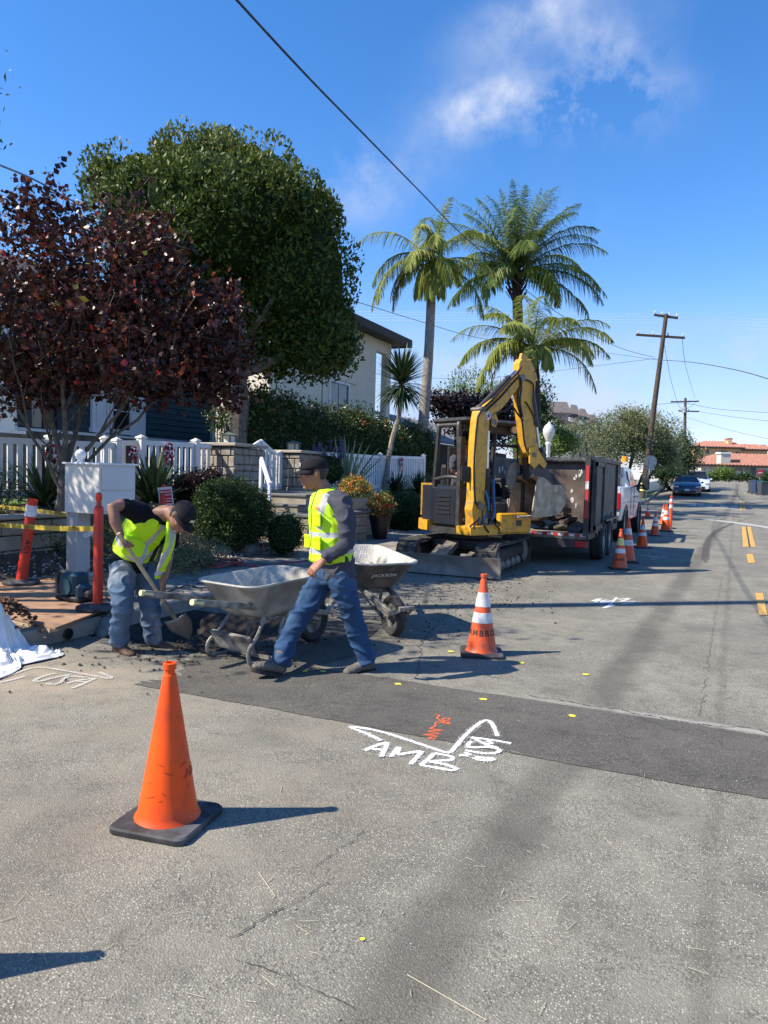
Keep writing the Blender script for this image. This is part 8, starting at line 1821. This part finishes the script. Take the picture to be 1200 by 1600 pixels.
P = [p(209, 866, 6.32), p(217, 845, 6.3), p(232, 820, 6.22), p(242, 809, 6.17), p(252, 806, 6.14)]
vest = blob([(P, [(.198, .168), (.19, .16), (.196, .152), (.168, .135), (.1, .095)], sd), ([p(214, 850, 6.12), p(206, 872, 6.04)], [(.15, .06), (.13, .03)], sd), ([p(268, 812, 6.12), p(266, 850, 6.05), p(254, 884, 6.06), p(246, 904, 6.1)], [(.05, .03), (.06, .022), (.05, .02), (.03, .015)], sd)], 'safety_vest', 'vest_cloth', ST_, voxel=.009, smooth=3, disp=folds(7, .008, 31), mats=['vest_cloth'])
A0 = p(209, 866, 6.32); AX = (p(242, 809, 6.17) - A0).normalized(); FR = sd.cross(AX); FR = FR if FR.dot(-aw) > 0 else -FR
def sv(c):
    r = c - A0; a = r.dot(AX); y = r.dot(sd); f = r.dot(FR)
    b = .024 - abs(a - .11 - .1*f)
    if a > .08: b = max(b, .024 - abs(abs(y + .02) - .085 - .0*a))
    z = min(.035 + .10*max(0, a) - abs(y - .07), f) if f > 0 else -1
    return (b, z)
vestmap(vest, sv)
# his shovel: the handle runs through both hands down into the trench
top = AT(188, 838, 5.8); mid = AT(255, 922, 6.1); tip = mid + (mid-top).normalized()*.0
tip = AT(296, 1000, 6.42); 
hA = O + wrR + Vector((0, 0, -.07)); shovel('shovel with a pale wooden handle held by the stooping worker, blade in the trench', tip, top - (tip-top).normalized()*.03, .27, .2, face=tuple(-FWD))
# ---- operator seated under the canopy
O = EXC + Vector((0, 0, .93)); OP = thing('person', 'machine operator in a dark shirt and cap seated under the excavator canopy', 'person', O)
hp = lambda x, y, z: hm @ Vector((x, y, z)); f0 = hm @ Vector((1, 0, 0)); l0 = hm @ Vector((0, 1, 0))
hy = -.10
HP, q, s_, u_, f_ = headparts(hp(.02, hy, 1.24), f0*.9 + l0*.4, UPZ, hp(-.04, hy, 1.04))
body = blob([([hp(-.12, hy, .45), hp(-.1, hy, .6), hp(-.08, hy, .9), hp(-.06, hy, 1.02)], [(.17, .13), (.16, .12), (.17, .12), (.07, .07)], l0)] + [([hp(-.08, hy+s*.1, .46), hp(.32, hy+s*.14, .5), hp(.42, hy+s*.14, .12)], [.09, .06, .045], l0) for s in (-1, 1)] + [([hp(-.07, hy+s*.2, .93), hp(.0, hy+s*.28, .68), hp(.22, hy+s*.26, .66)], [.055, .045, .032], f0) for s in (-1, 1)] + HP + fingers(hp(.22, hy-.26, .66), f0, -UPZ, .8, side=1) + fingers(hp(.22, hy+.26, .66), f0, -UPZ, .8, side=-1), 'body', 'skin', OP, voxel=.008, smooth=3)
cap(OP, q, s_, u_, f_, patch=False)
blob([([hp(-.12, hy, .42), hp(-.1, hy, .6), hp(-.08, hy, .88), hp(-.06, hy, 1.0)], [(.19, .15), (.18, .14), (.19, .135), (.09, .08)], l0)] + [([hp(-.07, hy+s*.17, .94), hp(-.07, hy+s*.21, .92), hp(-.03, hy+s*.27, .74)], [.08, .075, .062], f0) for s in (-1, 1)], 'shirt', 'shirt_charcoal', OP, voxel=.014, smooth=3, disp=folds(9, .008, 5))
blob([([hp(-.08, hy+s*.1, .45), hp(.3, hy+s*.14, .5), hp(.36, hy+s*.14, .4), hp(.43, hy+s*.14, .12)], [.11, .085, .08, .068], l0) for s in (-1, 1)], 'trousers', 'shirt_black', OP, voxel=.014, smooth=3)
for s in (-1, 1): boot('boot', hp(.44, hy+s*.14, .11), f0, UPZ, 'boot_grey', OP)
